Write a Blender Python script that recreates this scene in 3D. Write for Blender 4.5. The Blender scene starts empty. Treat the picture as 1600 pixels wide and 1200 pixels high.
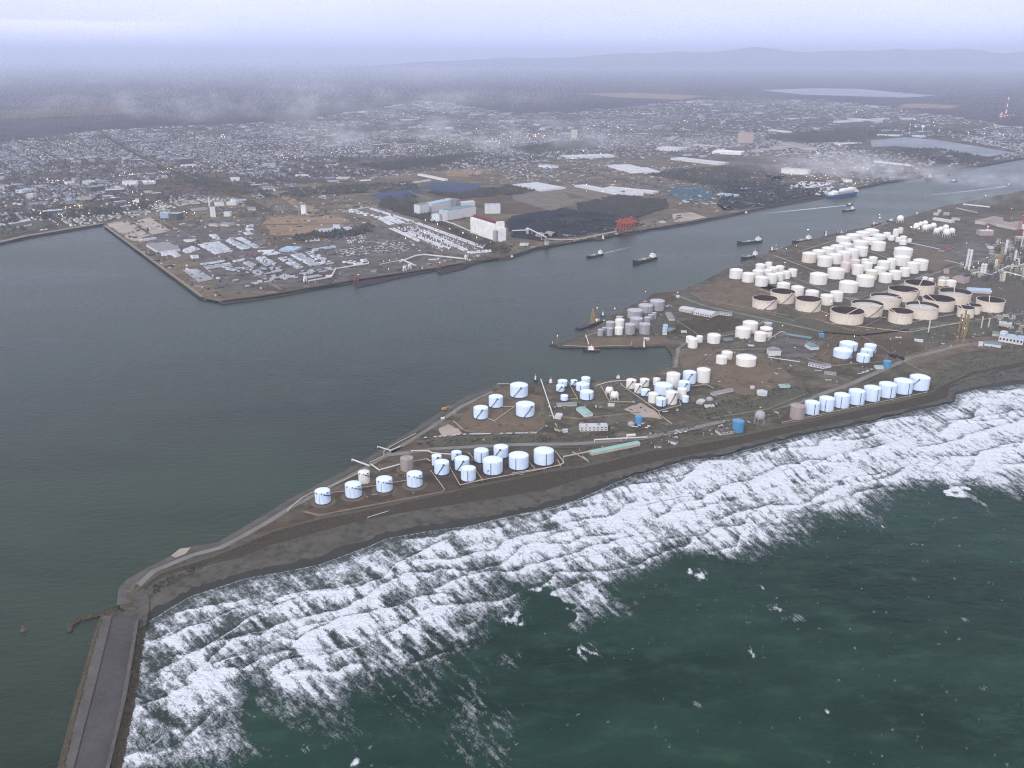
import bpy, math, random
import numpy as np
from mathutils import Vector, Matrix
from mathutils.geometry import tessellate_polygon
random.seed(7); RS = np.random.RandomState(7)
scene = bpy.context.scene
COL = scene.collection
# ---------------------------------------------------------------- camera
CAM_H = 600.0; FOC = 1386.0; PITCH = math.atan(512.0/FOC)
cam_d = bpy.data.cameras.new('camera'); cam = bpy.data.objects.new('camera', cam_d); COL.objects.link(cam)
cam.location = (0, 0, CAM_H); cam.rotation_euler = (math.pi/2-PITCH, 0, 0)
cam_d.sensor_width = 36; cam_d.lens = 36*FOC/1600; cam_d.clip_start = 1; cam_d.clip_end = 400000
scene.camera = cam
# ---------------------------------------------------------------- world
SUN_EL, SUN_AZ = math.radians(32), math.radians(208)      # azimuth clockwise from +Y
world = bpy.data.worlds.new('World'); scene.world = world; world.use_nodes = True
wn = world.node_tree; wn.nodes.clear()
def N(t, typ, **kw):
    n = t.nodes.new(typ)
    for k, v in kw.items():
        if k.startswith('_'): setattr(n, k[1:], v)
        else: n.inputs[k].default_value = v
    return n
def ramp(t, stops, interp='LINEAR'):
    r = t.nodes.new('ShaderNodeValToRGB'); r.color_ramp.interpolation = interp
    el = r.color_ramp.elements
    while len(el) < len(stops): el.new(0.5)
    for e, (p, c) in zip(el, stops):
        e.position = p; e.color = (c[0], c[1], c[2], 1) if len(c) == 3 else c
    return r
L = wn.links.new
wo = N(wn, 'ShaderNodeOutputWorld'); bg = N(wn, 'ShaderNodeBackground', Strength=1.0)
sky = N(wn, 'ShaderNodeTexSky', _sky_type='NISHITA', _sun_disc=False, _sun_elevation=SUN_EL, _sun_rotation=SUN_AZ)
skm = N(wn, 'ShaderNodeVectorMath', _operation='SCALE'); skm.inputs['Scale'].default_value = 0.05
L(sky.outputs[0], skm.inputs[0])
tc = N(wn, 'ShaderNodeTexCoord'); sp = N(wn, 'ShaderNodeSeparateXYZ'); L(tc.outputs['Generated'], sp.inputs[0])
mr = N(wn, 'ShaderNodeMapRange'); mr.inputs['From Min'].default_value = -0.02; mr.inputs['From Max'].default_value = 1.0
L(sp.outputs[2], mr.inputs[0])
# overcast dome: dull blue haze line, bright pale band, duller overhead
rw = ramp(wn, [(0.0, (.44, .56, 1.02)), (0.022, (.54, .65, 1.12)), (0.04, (.62, .68, 1.06)), (0.075, (.67, .68, 1.0)), (0.13, (.90, .92, 1.20)),
               (0.3, (.92, .91, 1.02)), (1.0, (.68, .68, .72))])
L(mr.outputs[0], rw.inputs[0])
# long thin cloud bank low over the left horizon, broken by noise
mp = N(wn, 'ShaderNodeMapping'); mp.inputs['Scale'].default_value = (5, 5, 60)
L(tc.outputs['Generated'], mp.inputs[0])
cn = N(wn, 'ShaderNodeTexNoise', Scale=1.6, Detail=6.0, Roughness=0.6); L(mp.outputs[0], cn.inputs['Vector'])
def mth(t, op, a, b=None, clamp=False):
    m = t.nodes.new('ShaderNodeMath'); m.operation = op; m.use_clamp = clamp
    for i, v in enumerate((a, b)):
        if v is None: continue
        if isinstance(v, (int, float)): m.inputs[i].default_value = v
        else: t.links.new(v, m.inputs[i])
    return m.outputs[0]
def smooth(t, v, lo, hi):
    m = t.nodes.new('ShaderNodeMapRange'); m.interpolation_type = 'SMOOTHSTEP'
    m.inputs['From Min'].default_value = lo; m.inputs['From Max'].default_value = hi
    t.links.new(v, m.inputs[0]); return m.outputs[0]
zz = mth(wn, 'ADD', sp.outputs[2], mth(wn, 'MULTIPLY', mth(wn, 'SUBTRACT', cn.outputs[0], 0.5), 0.012))
band = mth(wn, 'MULTIPLY', smooth(wn, zz, 0.006, 0.028), mth(wn, 'SUBTRACT', 1.0, smooth(wn, zz, 0.030, 0.034)))
side = mth(wn, 'SUBTRACT', 1.0, smooth(wn, sp.outputs[0], -0.40, -0.27))
cl = mth(wn, 'MULTIPLY', mth(wn, 'MULTIPLY', band, side), 0.85, True)
mx = N(wn, 'ShaderNodeMixRGB'); mx.inputs[2].default_value = (.82, .81, .96, 1)
L(cl, mx.inputs[0]); L(rw.outputs[0], mx.inputs[1])
# faint mottling of the overcast
cn2 = N(wn, 'ShaderNodeTexNoise', Scale=2.6, Detail=6.0, Roughness=.6); mp2 = N(wn, 'ShaderNodeMapping'); mp2.inputs['Scale'].default_value = (1, 1, 6)
L(tc.outputs['Generated'], mp2.inputs[0]); L(mp2.outputs[0], cn2.inputs['Vector'])
mm = N(wn, 'ShaderNodeVectorMath', _operation='SCALE'); L(mx.outputs[0], mm.inputs[0])
L(mth(wn, 'ADD', mth(wn, 'MULTIPLY', cn2.outputs[0], 0.36), 0.82), mm.inputs['Scale'])
ad = N(wn, 'ShaderNodeMixRGB'); ad.inputs[0].default_value = 0.12; L(mm.outputs[0], ad.inputs[1]); L(skm.outputs[0], ad.inputs[2])
L(ad.outputs[0], bg.inputs[0]); L(bg.outputs[0], wo.inputs[0])
# ---------------------------------------------------------------- sun behind thin overcast
sd = bpy.data.lights.new('sun', 'SUN'); sd.energy = 1.5; sd.angle = math.radians(13); sd.color = (1.0, .95, .90)
sun = bpy.data.objects.new('sun', sd); COL.objects.link(sun)
sv = Vector((math.sin(SUN_AZ)*math.cos(SUN_EL), math.cos(SUN_AZ)*math.cos(SUN_EL), math.sin(SUN_EL)))
sun.rotation_euler = sv.to_track_quat('Z', 'Y').to_euler(); sun.location = (0, -500, 900)
# ---------------------------------------------------------------- exposure / render
scene.view_settings.view_transform = 'Standard'; scene.view_settings.look = 'None'
scene.view_settings.exposure = 0.62; scene.view_settings.gamma = 1.0
cy = scene.cycles
cy.max_bounces = 6; cy.diffuse_bounces = 2; cy.glossy_bounces = 3; cy.transparent_max_bounces = 12; cy.volume_bounces = 2
cy.use_denoising = True; cy.filter_width = 1.15; cy.denoising_prefilter = 'NONE'; cy.use_adaptive_sampling = True; cy.adaptive_threshold = 0.01
cy.caustics_reflective = False; cy.caustics_refractive = False; cy.sample_clamp_indirect = 4

# ---------------------------------------------------------------- helpers
LAND = 3.0
def G(px, py, z=LAND):
    "ground point (height z) seen at a pixel of the 1600x1200 photograph"
    a = (px-800)/FOC; b = (600-py)/FOC
    dy = math.cos(PITCH)+b*math.sin(PITCH); dz = -math.sin(PITCH)+b*math.cos(PITCH)
    t = (z-CAM_H)/dz
    return Vector((a*t, dy*t, z))
def Q(pts, ox=0, oy=0, k=1.0, z=LAND): return [G(ox+x/k, oy+y/k, z) for x, y in pts]
def pxm(p):
    "photo pixels per metre at world point p"
    return FOC/(p.y*math.cos(PITCH)+(CAM_H-p.z)*math.sin(PITCH))
MATS = {}
def mat(name, col, rough=.8, col2=None, scale=.05, amt=.5, bump=0, metal=0, detail=5, coord='pos', spec=.3, stretch=None, col3=None, scale3=.6, amt3=.5, slab=None, plots=0):
    m = bpy.data.materials.new(name); MATS[name] = m; m.use_nodes = True; t = m.node_tree; b = t.nodes['Principled BSDF']
    b.inputs['Roughness'].default_value = rough; b.inputs['Metallic'].default_value = metal; b.inputs['Specular IOR Level'].default_value = spec
    b.inputs['Base Color'].default_value = (*col, 1)
    if col2 is None: col2 = tuple(c*.82 for c in col)
    if coord == 'pos': src = t.nodes.new('ShaderNodeNewGeometry').outputs['Position']
    else: src = t.nodes.new('ShaderNodeTexCoord').outputs['Object']
    if stretch:
        mpn = t.nodes.new('ShaderNodeMapping'); mpn.inputs['Scale'].default_value = stretch; t.links.new(src, mpn.inputs[0]); src = mpn.outputs[0]
    n = N(t, 'ShaderNodeTexNoise', Scale=scale, Detail=float(detail), Roughness=.6); t.links.new(src, n.inputs['Vector'])
    f = smooth(t, n.outputs[0], .5-amt*.35, .5+amt*.35)
    x = t.nodes.new('ShaderNodeMixRGB'); x.inputs[1].default_value = (*col, 1); x.inputs[2].default_value = (*col2, 1); t.links.new(f, x.inputs[0])
    out = x.outputs[0]
    if col3:
        n3 = N(t, 'ShaderNodeTexNoise', Scale=scale3, Detail=4.0, Roughness=.65); t.links.new(src, n3.inputs['Vector'])
        x3 = t.nodes.new('ShaderNodeMixRGB'); x3.inputs[2].default_value = (*col3, 1)
        t.links.new(mth(t, 'MULTIPLY', smooth(t, n3.outputs[0], .45, .7), amt3), x3.inputs[0]); t.links.new(out, x3.inputs[1]); out = x3.outputs[0]
    if plots:                                            # irregular plots of slightly different ground
        v = t.nodes.new('ShaderNodeTexVoronoi'); v.inputs['Scale'].default_value = plots; v.inputs['Randomness'].default_value = .8; mpv = t.nodes.new('ShaderNodeMapping'); mpv.inputs['Rotation'].default_value = (0, 0, .63); mpv.inputs['Scale'].default_value = (1, 1.8, 1)
        t.links.new(src, mpv.inputs[0]); t.links.new(mpv.outputs[0], v.inputs['Vector']); v.distance = 'CHEBYCHEV'
        sx = t.nodes.new('ShaderNodeSeparateColor'); t.links.new(v.outputs['Color'], sx.inputs[0]); sc_ = t.nodes.new('ShaderNodeVectorMath'); sc_.operation = 'SCALE'; t.links.new(out, sc_.inputs[0])
        t.links.new(mth(t, 'ADD', mth(t, 'MULTIPLY', sx.outputs[0], .5), .75), sc_.inputs['Scale']); out = sc_.outputs[0]
    if slab:                                             # cast slabs with dark joints
        bk = t.nodes.new('ShaderNodeTexBrick'); bk.inputs['Scale'].default_value = 1.0; bk.inputs['Brick Width'].default_value = slab[0]; bk.inputs['Row Height'].default_value = slab[1]; bk.inputs['Mortar Size'].default_value = .12; bk.offset = 0
        bk.inputs['Color1'].default_value = (1, 1, 1, 1); bk.inputs['Color2'].default_value = (.90, .90, .90, 1); bk.inputs['Mortar'].default_value = (.80, .80, .80, 1)
        mpb = t.nodes.new('ShaderNodeMapping'); mpb.inputs['Rotation'].default_value = (0, 0, slab[2]); t.links.new(src, mpb.inputs[0]); t.links.new(mpb.outputs[0], bk.inputs['Vector'])
        xm = t.nodes.new('ShaderNodeMixRGB'); xm.blend_type = 'MULTIPLY'; xm.inputs[0].default_value = 1; t.links.new(out, xm.inputs[1]); t.links.new(bk.outputs['Color'], xm.inputs[2]); out = xm.outputs[0]
    t.links.new(out, b.inputs['Base Color'])
    if bump:
        bm_ = N(t, 'ShaderNodeBump', Strength=1.0, Distance=bump); t.links.new(n.outputs[0], bm_.inputs['Height']); t.links.new(bm_.outputs[0], b.inputs['Normal'])
    return m
def emat(name, col, st):
    m = bpy.data.materials.new(name); MATS[name] = m; m.use_nodes = True; t = m.node_tree; b = t.nodes['Principled BSDF']
    b.inputs['Base Color'].default_value = (*col, 1); b.inputs['Emission Color'].default_value = (*col, 1); b.inputs['Emission Strength'].default_value = st
    return m
def link(o, parent=None, kind=None, label=None, cat=None, group=None):
    COL.objects.link(o)
    if parent: o.parent = parent
    if kind: o['kind'] = kind
    if label: o['label'] = label
    if cat: o['category'] = cat
    if group: o['group'] = group
    return o
def thing(name, label, cat, loc=(0, 0, 0), rz=0, group=None):
    o = bpy.data.objects.new(name, None); o.location = loc; o.rotation_euler = (0, 0, rz); o.empty_display_size = 1
    return link(o, None, None, label, cat, group)
class MB:
    def __init__(s): s.v = []; s.f = []; s.m = []; s.sm = []
    def add(s, vs, fs, mi=0, smooth=False):
        k = len(s.v); s.v += [tuple(v) for v in vs]; s.f += [tuple(i+k for i in f) for f in fs]; s.m += [mi]*len(fs); s.sm += [smooth]*len(fs); return s
    def box(s, cx, cy, z0, dx, dy, dz, rot=0, mi=0):
        c, n = math.cos(rot), math.sin(rot); vs = []
        for z in (z0, z0+dz):
            for x, y in ((-dx/2, -dy/2), (dx/2, -dy/2), (dx/2, dy/2), (-dx/2, dy/2)): vs.append((cx+x*c-y*n, cy+x*n+y*c, z))
        return s.add(vs, [(3, 2, 1, 0), (4, 5, 6, 7), (0, 1, 5, 4), (1, 2, 6, 5), (2, 3, 7, 6), (3, 0, 4, 7)], mi)
    def cyl(s, cx, cy, z0, r0, z1, r1=None, n=24, mi=0, top=True, bot=False, cone=0):
        r1 = r0 if r1 is None else r1; vs = []
        for z, r in ((z0, r0), (z1, r1)):
            for i in range(n): a = 2*math.pi*i/n; vs.append((cx+r*math.cos(a), cy+r*math.sin(a), z))
        s.add(vs, [(i, (i+1) % n, n+(i+1) % n, n+i) for i in range(n)], mi, True)
        if top:
            if cone: s.dome(cx, cy, z1, r1, cone, n, mi)
            else: s.add(vs[n:], [tuple(range(n))], mi)
        if bot: s.add(vs[:n], [tuple(reversed(range(n)))], mi)
        return s
    def dome(s, cx, cy, z, r, h, n=24, mi=0, rings=4):
        vs = []; fs = []
        for k in range(rings):
            q = 1-k/rings
            for i in range(n): a = 2*math.pi*i/n; vs.append((cx+r*q*math.cos(a), cy+r*q*math.sin(a), z+h*(1-q*q)))
        vs.append((cx, cy, z+h))
        for k in range(rings-1):
            for i in range(n): fs.append((k*n+i, k*n+(i+1) % n, (k+1)*n+(i+1) % n, (k+1)*n+i))
        b = (rings-1)*n
        for i in range(n): fs.append((b+i, b+(i+1) % n, rings*n))
        return s.add(vs, fs, mi, True)
    def sphere(s, cx, cy, cz, r, n=16, mi=0, sz=1):
        vs = [(cx, cy, cz-r*sz)]; m = n//2
        for k in range(1, m):
            p = -math.pi/2+math.pi*k/m
            for i in range(n): a = 2*math.pi*i/n; vs.append((cx+r*math.cos(p)*math.cos(a), cy+r*math.cos(p)*math.sin(a), cz+r*sz*math.sin(p)))
        vs.append((cx, cy, cz+r*sz)); fs = []
        for i in range(n): fs.append((0, 1+(i+1) % n, 1+i)); fs.append((len(vs)-1, 1+(m-2)*n+i, 1+(m-2)*n+(i+1) % n))
        for k in range(m-2):
            for i in range(n): fs.append((1+k*n+i, 1+k*n+(i+1) % n, 1+(k+1)*n+(i+1) % n, 1+(k+1)*n+i))
        return s.add(vs, fs, mi, True)
    def bar(s, a, b, w, h=None, mi=0):
        "square bar from a to b"
        h = w if h is None else h
        a = Vector(a); b = Vector(b); d = b-a
        if d.length < 1e-6: return s
        d.normalize(); u = d.cross(Vector((0, 0, 1)))
        if u.length < 1e-4: u = Vector((1, 0, 0))
        u.normalize(); q = u.cross(d)
        vs = [p+u*sx*w/2+q*sy*h/2 for p in (a, b) for sx, sy in ((-1, -1), (1, -1), (1, 1), (-1, 1))]
        return s.add(vs, [(3, 2, 1, 0), (4, 5, 6, 7), (0, 1, 5, 4), (1, 2, 6, 5), (2, 3, 7, 6), (3, 0, 4, 7)], mi)
    def path(s, pts, w, h=None, mi=0):
        for a, b in zip(pts, pts[1:]): s.bar(a, b, w, h, mi)
        return s
    def prism(s, pts, z0, z1, mi=0, mside=None, top=True):
        pts = [(p[0], p[1]) for p in pts]; n = len(pts)
        ar = sum(pts[i][0]*pts[(i+1) % n][1]-pts[(i+1) % n][0]*pts[i][1] for i in range(n))
        if ar < 0: pts = pts[::-1]
        lo = [(x, y, z0) for x, y in pts]; hi = [(x, y, z1) for x, y in pts]
        s.add(lo+hi, [(i, (i+1) % n, n+(i+1) % n, n+i) for i in range(n)], mi if mside is None else mside)
        if top: s.add(hi, tess(hi), mi)
        return s
    def gable(s, cx, cy, z0, dx, dy, rise, rot=0, mi=0, over=0, mend=None):
        "pitched roof, ridge along local x"
        c, n = math.cos(rot), math.sin(rot); dx += 2*over; dy += 2*over
        P = [(-dx/2, -dy/2, 0), (dx/2, -dy/2, 0), (dx/2, dy/2, 0), (-dx/2, dy/2, 0), (-dx/2, 0, rise), (dx/2, 0, rise)]
        vs = [(cx+x*c-y*n, cy+x*n+y*c, z0+z) for x, y, z in P]
        s.add(vs, [(0, 1, 5, 4), (2, 3, 4, 5), (0, 3, 2, 1)], mi)
        return s.add(vs, [(0, 4, 3), (1, 2, 5)], mi if mend is None else mend)
    def build(s, name, mats, parent=None, loc=None, **kw):
        me = bpy.data.meshes.new(name); me.from_pydata(s.v, [], s.f)
        if not isinstance(mats, (list, tuple)): mats = [mats]
        for m in mats: me.materials.append(MATS[m] if isinstance(m, str) else m)
        me.polygons.foreach_set('material_index', s.m); me.polygons.foreach_set('use_smooth', s.sm); me.update()
        o = bpy.data.objects.new(name, me)
        if loc: o.location = loc
        return link(o, parent, **kw)
def tess(pts):
    tr = tessellate_polygon([[Vector(p) for p in pts]]); out = []
    for t in tr:
        a, b, c = (Vector(pts[i]) for i in t)
        out.append(t if (b-a).cross(c-a).z > 0 else (t[0], t[2], t[1]))
    return out
def rag(pts, step, amp, closed=True):
    "resample an outline and roughen it"
    out = []; n = len(pts)
    for i in range(n if closed else n-1):
        a, b = pts[i], pts[(i+1) % n]; d = (b-a); k = max(1, min(60, int(d.length/step)))
        for j in range(k):
            p = a+d*(j/k); nrm = Vector((-d.y, d.x, 0)).normalized() if d.length else Vector((0, 0, 0))
            out.append(p+nrm*random.uniform(-amp, amp)*(1 if j else .3))
    if not closed: out.append(pts[-1])
    return out
def patch(name, pts, m, z, ragged=0, step=12, kind='structure', **kw):
    if ragged: pts = rag(pts, step, ragged)
    pts = [(p.x, p.y, z) for p in pts]
    return MB().add(pts, tess(pts)).build(name, m, kind=kind, **kw)
def strip(name, pts, w, m, z, kind='structure', **kw):
    "road: ribbon along a line"
    L_, R_ = [], []
    for i, p in enumerate(pts):
        a = pts[max(0, i-1)]; b = pts[min(len(pts)-1, i+1)]; d = Vector((b.x-a.x, b.y-a.y, 0)).normalized(); n = Vector((-d.y, d.x, 0))*w/2
        L_.append((p.x+n.x, p.y+n.y, z)); R_.append((p.x-n.x, p.y-n.y, z))
    k = len(pts)
    return MB().add(R_+L_, [(i, i+1, k+i+1, k+i) for i in range(k-1)]).build(name, m, kind=kind, **kw)
# numpy value noise
_lat = RS.rand(256, 256)
def vn(x, y):
    xi = np.floor(x).astype(int); yi = np.floor(y).astype(int); fx = x-xi; fy = y-yi
    fx = fx*fx*(3-2*fx); fy = fy*fy*(3-2*fy); g = lambda a, b: _lat[a & 255, b & 255]
    return (g(xi, yi)*(1-fx)+g(xi+1, yi)*fx)*(1-fy)+(g(xi, yi+1)*(1-fx)+g(xi+1, yi+1)*fx)*fy
def fbm(x, y, o=4, gain=.5):
    s = 0; a = 1; t = 0
    for k in range(o): s = s+a*vn(x*2**k+17.3*k, y*2**k+9.1*k); t += a; a *= gain
    return s/t
def grid_mesh(name, X, Y, Z, m, attr=None, **kw):
    h, w = X.shape
    co = np.stack([X, Y, Z], -1).reshape(-1, 3).astype(np.float32); idx = np.arange(h*w).reshape(h, w)
    q = np.stack([idx[:-1, :-1], idx[:-1, 1:], idx[1:, 1:], idx[1:, :-1]], -1).reshape(-1, 4)
    # orientation up
    a = co[q[0, 1]]-co[q[0, 0]]; b = co[q[0, 3]]-co[q[0, 0]]
    if a[0]*b[1]-a[1]*b[0] < 0: q = q[:, ::-1]
    me = bpy.data.meshes.new(name); me.vertices.add(len(co)); me.vertices.foreach_set('co', co.ravel())
    me.loops.add(q.size); me.loops.foreach_set('vertex_index', q.ravel().astype(np.int32)); me.polygons.add(len(q))
    me.polygons.foreach_set('loop_start', np.arange(0, q.size, 4, dtype=np.int32)); me.polygons.foreach_set('loop_total', np.full(len(q), 4, np.int32))
    me.polygons.foreach_set('use_smooth', np.ones(len(q), bool)); me.update(calc_edges=True); me.materials.append(MATS[m])
    for k, v in (attr or {}).items():
        at = me.attributes.new(k, 'FLOAT', 'POINT'); at.data.foreach_set('value', v.ravel().astype(np.float32))
    return link(bpy.data.objects.new(name, me), **kw)
# ================================================================ materials of ground and water
mat('forest_floor', (0.037, 0.027, 0.033), .95, (0.080, 0.052, 0.060), .0012, .8, col3=(0.021, 0.020, 0.023), scale3=.006, amt3=.8, spec=.05, plots=.0012)
mat('town_ground', (0.105, 0.086, 0.071), .9, (0.045, 0.038, 0.029), .006, .8, col3=(0.181, 0.155, 0.135), scale3=.03, amt3=.6, spec=.05, plots=.007)
mat('port_ground', (0.103, 0.082, 0.058), .95, (0.168, 0.137, 0.097), .012, .7, col3=(0.055, 0.056, 0.030), scale3=.06, amt3=.7, spec=.05, plots=.008)
mat('tank_ground', (0.102, 0.091, 0.073), .95, (0.064, 0.055, 0.038), .02, .6, col3=(0.178, 0.151, 0.105), scale3=.09, amt3=.5, spec=.05, plots=.022)
mat('asphalt', (0.082, 0.074, 0.070), .9, (0.137, 0.124, 0.112), .03, .7, col3=(0.072, 0.068, 0.066), scale3=.3, spec=.05, plots=.02)
mat('asphalt_light', (0.177, 0.152, 0.125), .9, (0.114, 0.099, 0.082), .02, .7, spec=.05)
mat('concrete', (0.251, 0.215, 0.171), .85, (0.170, 0.146, 0.113), .08, .7, spec=.05)
mat('concrete_dark', (0.109, 0.096, 0.076), .9, (0.070, 0.062, 0.050), .08, .7, spec=.05)
mat('pale_yard', (0.393, 0.339, 0.299), .9, (0.263, 0.222, 0.190), .015, .8, spec=.05)
mat('dirt', (0.158, 0.121, 0.085), .95, (0.100, 0.077, 0.055), .025, .8, col3=(0.158, 0.137, 0.100), scale3=.12, spec=.05)
mat('dark_dirt', (0.066, 0.051, 0.037), .95, (0.098, 0.077, 0.057), .05, .8, spec=.05, plots=.03)
mat('tan_field', (0.272, 0.193, 0.126), .95, (0.172, 0.124, 0.081), .01, .8, spec=.05)
mat('brown_field', (0.125, 0.090, 0.061), .95, (0.082, 0.063, 0.043), .01, .8, col3=(0.065, 0.057, 0.032), scale3=.04, spec=.05, plots=.006)
mat('scrub', (0.056, 0.050, 0.027), .95, (0.088, 0.068, 0.039), .03, .8, col3=(0.036, 0.040, 0.022), scale3=.15, spec=.05)
mat('olive', (0.101, 0.097, 0.066), .95, (0.065, 0.067, 0.043), .03, .8, col3=(0.113, 0.109, 0.089), scale3=.12, spec=.05)
mat('coal', (0.016, 0.016, 0.019), .9, (0.028, 0.027, 0.030), .03, .8, bump=2.0, spec=.05)
mat('blue_yard', (0.050, 0.067, 0.120), .8, (0.036, 0.052, 0.090), .01, .7, spec=.05)
mat('green_yard', (0.054, 0.105, 0.136), .8, (0.042, 0.077, 0.100), .01, .7, spec=.05)
mat('sand_dry', (.115, .106, .088), .95, (.062, .058, .05), .035, 1.0, col3=(.035, .036, .034), scale3=.09, amt3=.8, spec=.05)
mat('sand_wet', (0.034, 0.034, 0.030), .55, (0.046, 0.046, 0.041), .03, .8, spec=.05)
mat('riprap_slope', (0.072, 0.058, 0.040), .95, (0.038, 0.034, 0.028), .25, .8, bump=1.0, spec=.05)
mat('rock', (0.067, 0.054, 0.038), .95, (0.103, 0.088, 0.060), .15, .8, spec=.05)
mat('line_white', (0.620, 0.600, 0.560), .8, spec=.05)

def water_mat(name, deep, deep2, foam, wav, bump, rough=.12, sc2=.003, spec=.5):
    m = bpy.data.materials.new(name); MATS[name] = m; m.use_nodes = True; t = m.node_tree; b = t.nodes['Principled BSDF']; K = t.links.new
    g = t.nodes.new('ShaderNodeNewGeometry').outputs['Position']
    n = N(t, 'ShaderNodeTexNoise', Scale=sc2, Detail=5.0, Roughness=.6); mp_ = t.nodes.new('ShaderNodeMapping'); mp_.inputs['Scale'].default_value = (.6, 1.5, 1)
    mp_.inputs['Rotation'].default_value = (0, 0, .25); K(g, mp_.inputs[0]); K(mp_.outputs[0], n.inputs['Vector'])
    x = t.nodes.new('ShaderNodeMixRGB'); x.inputs[1].default_value = (*deep, 1); x.inputs[2].default_value = (*deep2, 1); K(smooth(t, n.outputs[0], .35, .65), x.inputs[0])
    ng = N(t, 'ShaderNodeTexNoise', Scale=sc2*6, Detail=6.0, Roughness=.65); K(mp_.outputs[0], ng.inputs['Vector'])          # wind lanes
    xg = t.nodes.new('ShaderNodeMixRGB'); xg.inputs[2].default_value = (*deep2, 1); K(mth(t, 'MULTIPLY', smooth(t, ng.outputs[0], .5, .75), .8), xg.inputs[0]); K(x.outputs[0], xg.inputs[1]); x = xg
    out = x.outputs[0]
    b.inputs['IOR'].default_value = 1.33; b.inputs['Specular IOR Level'].default_value = spec
    w1 = N(t, 'ShaderNodeTexNoise', Scale=wav, Detail=5.0, Roughness=.62); mp1 = t.nodes.new('ShaderNodeMapping'); mp1.inputs['Scale'].default_value = (.55, 1.2, 1)
    mp1.inputs['Rotation'].default_value = (0, 0, -.35); K(g, mp1.inputs[0]); K(mp1.outputs[0], w1.inputs['Vector'])
    bp = N(t, 'ShaderNodeBump', Strength=1.0, Distance=bump); K(w1.outputs[0], bp.inputs['Height']); K(bp.outputs[0], b.inputs['Normal'])
    # gust patches ruffle the surface
    if not foam: K(mth(t, 'ADD', mth(t, 'MULTIPLY', smooth(t, n.outputs[0], .3, .7), .12), rough), b.inputs['Roughness'])
    if foam:
        at = t.nodes.new('ShaderNodeAttribute'); at.attribute_name = 'foam'
        at2 = t.nodes.new('ShaderNodeAttribute'); at2.attribute_name = 'silt'
        xs = t.nodes.new('ShaderNodeMixRGB'); xs.inputs[2].default_value = (.055, .062, .052, 1); K(at2.outputs['Fac'], xs.inputs[0]); K(out, xs.inputs[1])
        vs_ = N(t, 'ShaderNodeTexNoise', Scale=.028, Detail=6.0, Roughness=.72); K(mp1.outputs[0], vs_.inputs['Vector'])
        xv = t.nodes.new('ShaderNodeMixRGB'); xv.inputs[2].default_value = (.026, .066, .046, 1); K(mth(t, 'MULTIPLY', smooth(t, vs_.outputs[0], .46, .74), .7), xv.inputs[0]); K(xs.outputs[0], xv.inputs[1]); xs = xv  # lacy green mottle, its contrast raised to paint in swell shading
        # fine bubbles breaking up the sheet of foam
        fn = N(t, 'ShaderNodeTexNoise', Scale=.55, Detail=4.0, Roughness=.7); K(g, fn.inputs['Vector'])
        au = t.nodes.new('ShaderNodeAttribute'); au.attribute_name = 'su'; av = t.nodes.new('ShaderNodeAttribute'); av.attribute_name = 'tt'
        cb = t.nodes.new('ShaderNodeCombineXYZ'); K(mth(t, 'MULTIPLY', au.outputs['Fac'], .34), cb.inputs[0]); K(mth(t, 'MULTIPLY', av.outputs['Fac'], .10), cb.inputs[1])
        f3 = N(t, 'ShaderNodeTexNoise', Scale=1.0, Detail=5.0, Roughness=.65, Distortion=.6); K(cb.outputs[0], f3.inputs['Vector'])
        f2 = N(t, 'ShaderNodeTexNoise', Scale=.09, Detail=5.0, Roughness=.7); K(mp1.outputs[0], f2.inputs['Vector'])
        gt = mth(t, 'MULTIPLY', at.outputs['Fac'], 5.0, True)
        ff = mth(t, 'ADD', at.outputs['Fac'], mth(t, 'MULTIPLY', gt, mth(t, 'ADD', mth(t, 'MULTIPLY', mth(t, 'SUBTRACT', fn.outputs[0], .5), 1.5), mth(t, 'MULTIPLY', mth(t, 'SUBTRACT', f3.outputs[0], .5), 1.9))))
        fac = smooth(t, ff, .10, 1.0)
        wh = t.nodes.new('ShaderNodeMixRGB'); wh.inputs[1].default_value = (.36, .42, .46, 1); wh.inputs[2].default_value = (.66, .70, .76, 1)
        K(smooth(t, mth(t, 'ADD', mth(t, 'MULTIPLY', f2.outputs[0], .9), mth(t, 'MULTIPLY', at.outputs['Fac'], .45)), .42, .85), wh.inputs[0])
        xf = t.nodes.new('ShaderNodeMixRGB'); K(wh.outputs[0], xf.inputs[2]); K(fac, xf.inputs[0]); K(xs.outputs[0], xf.inputs[1]); out = xf.outputs[0]
        hh = mth(t, 'ADD', w1.outputs[0], mth(t, 'MULTIPLY', fac, mth(t, 'MULTIPLY', f2.outputs[0], 1.2))); K(hh, bp.inputs['Height'])
        K(mth(t, 'ADD', mth(t, 'MULTIPLY', fac, .6), rough), b.inputs['Roughness'])
    K(out, b.inputs['Base Color'])
    return m
mat('deck_slabs', (.085, .080, .082), .9, (.060, .056, .058), .03, .8, col3=(.11, .105, .10), scale3=.25, spec=.05, slab=(9, 12, .25))
mat('apron_slabs', (.125, .118, .11), .9, (.085, .08, .075), .06, .8, col3=(.055, .05, .048), scale3=.3, spec=.05, slab=(8, 8, .25))
mat('road_grey', (.215, .21, .20), .9, (.14, .137, .13), .03, .8, spec=.05)
water_mat('harbour_water', (.003, .011, .005), (.023, .040, .025), False, .10, 1.3, .25, .0022, .17)
water_mat('sea_water', (.003, .018, .010), (.011, .037, .023), True, .075, 5.0, .22, .004, .07)

# ================================================================ land, water
HX = 60000
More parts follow.
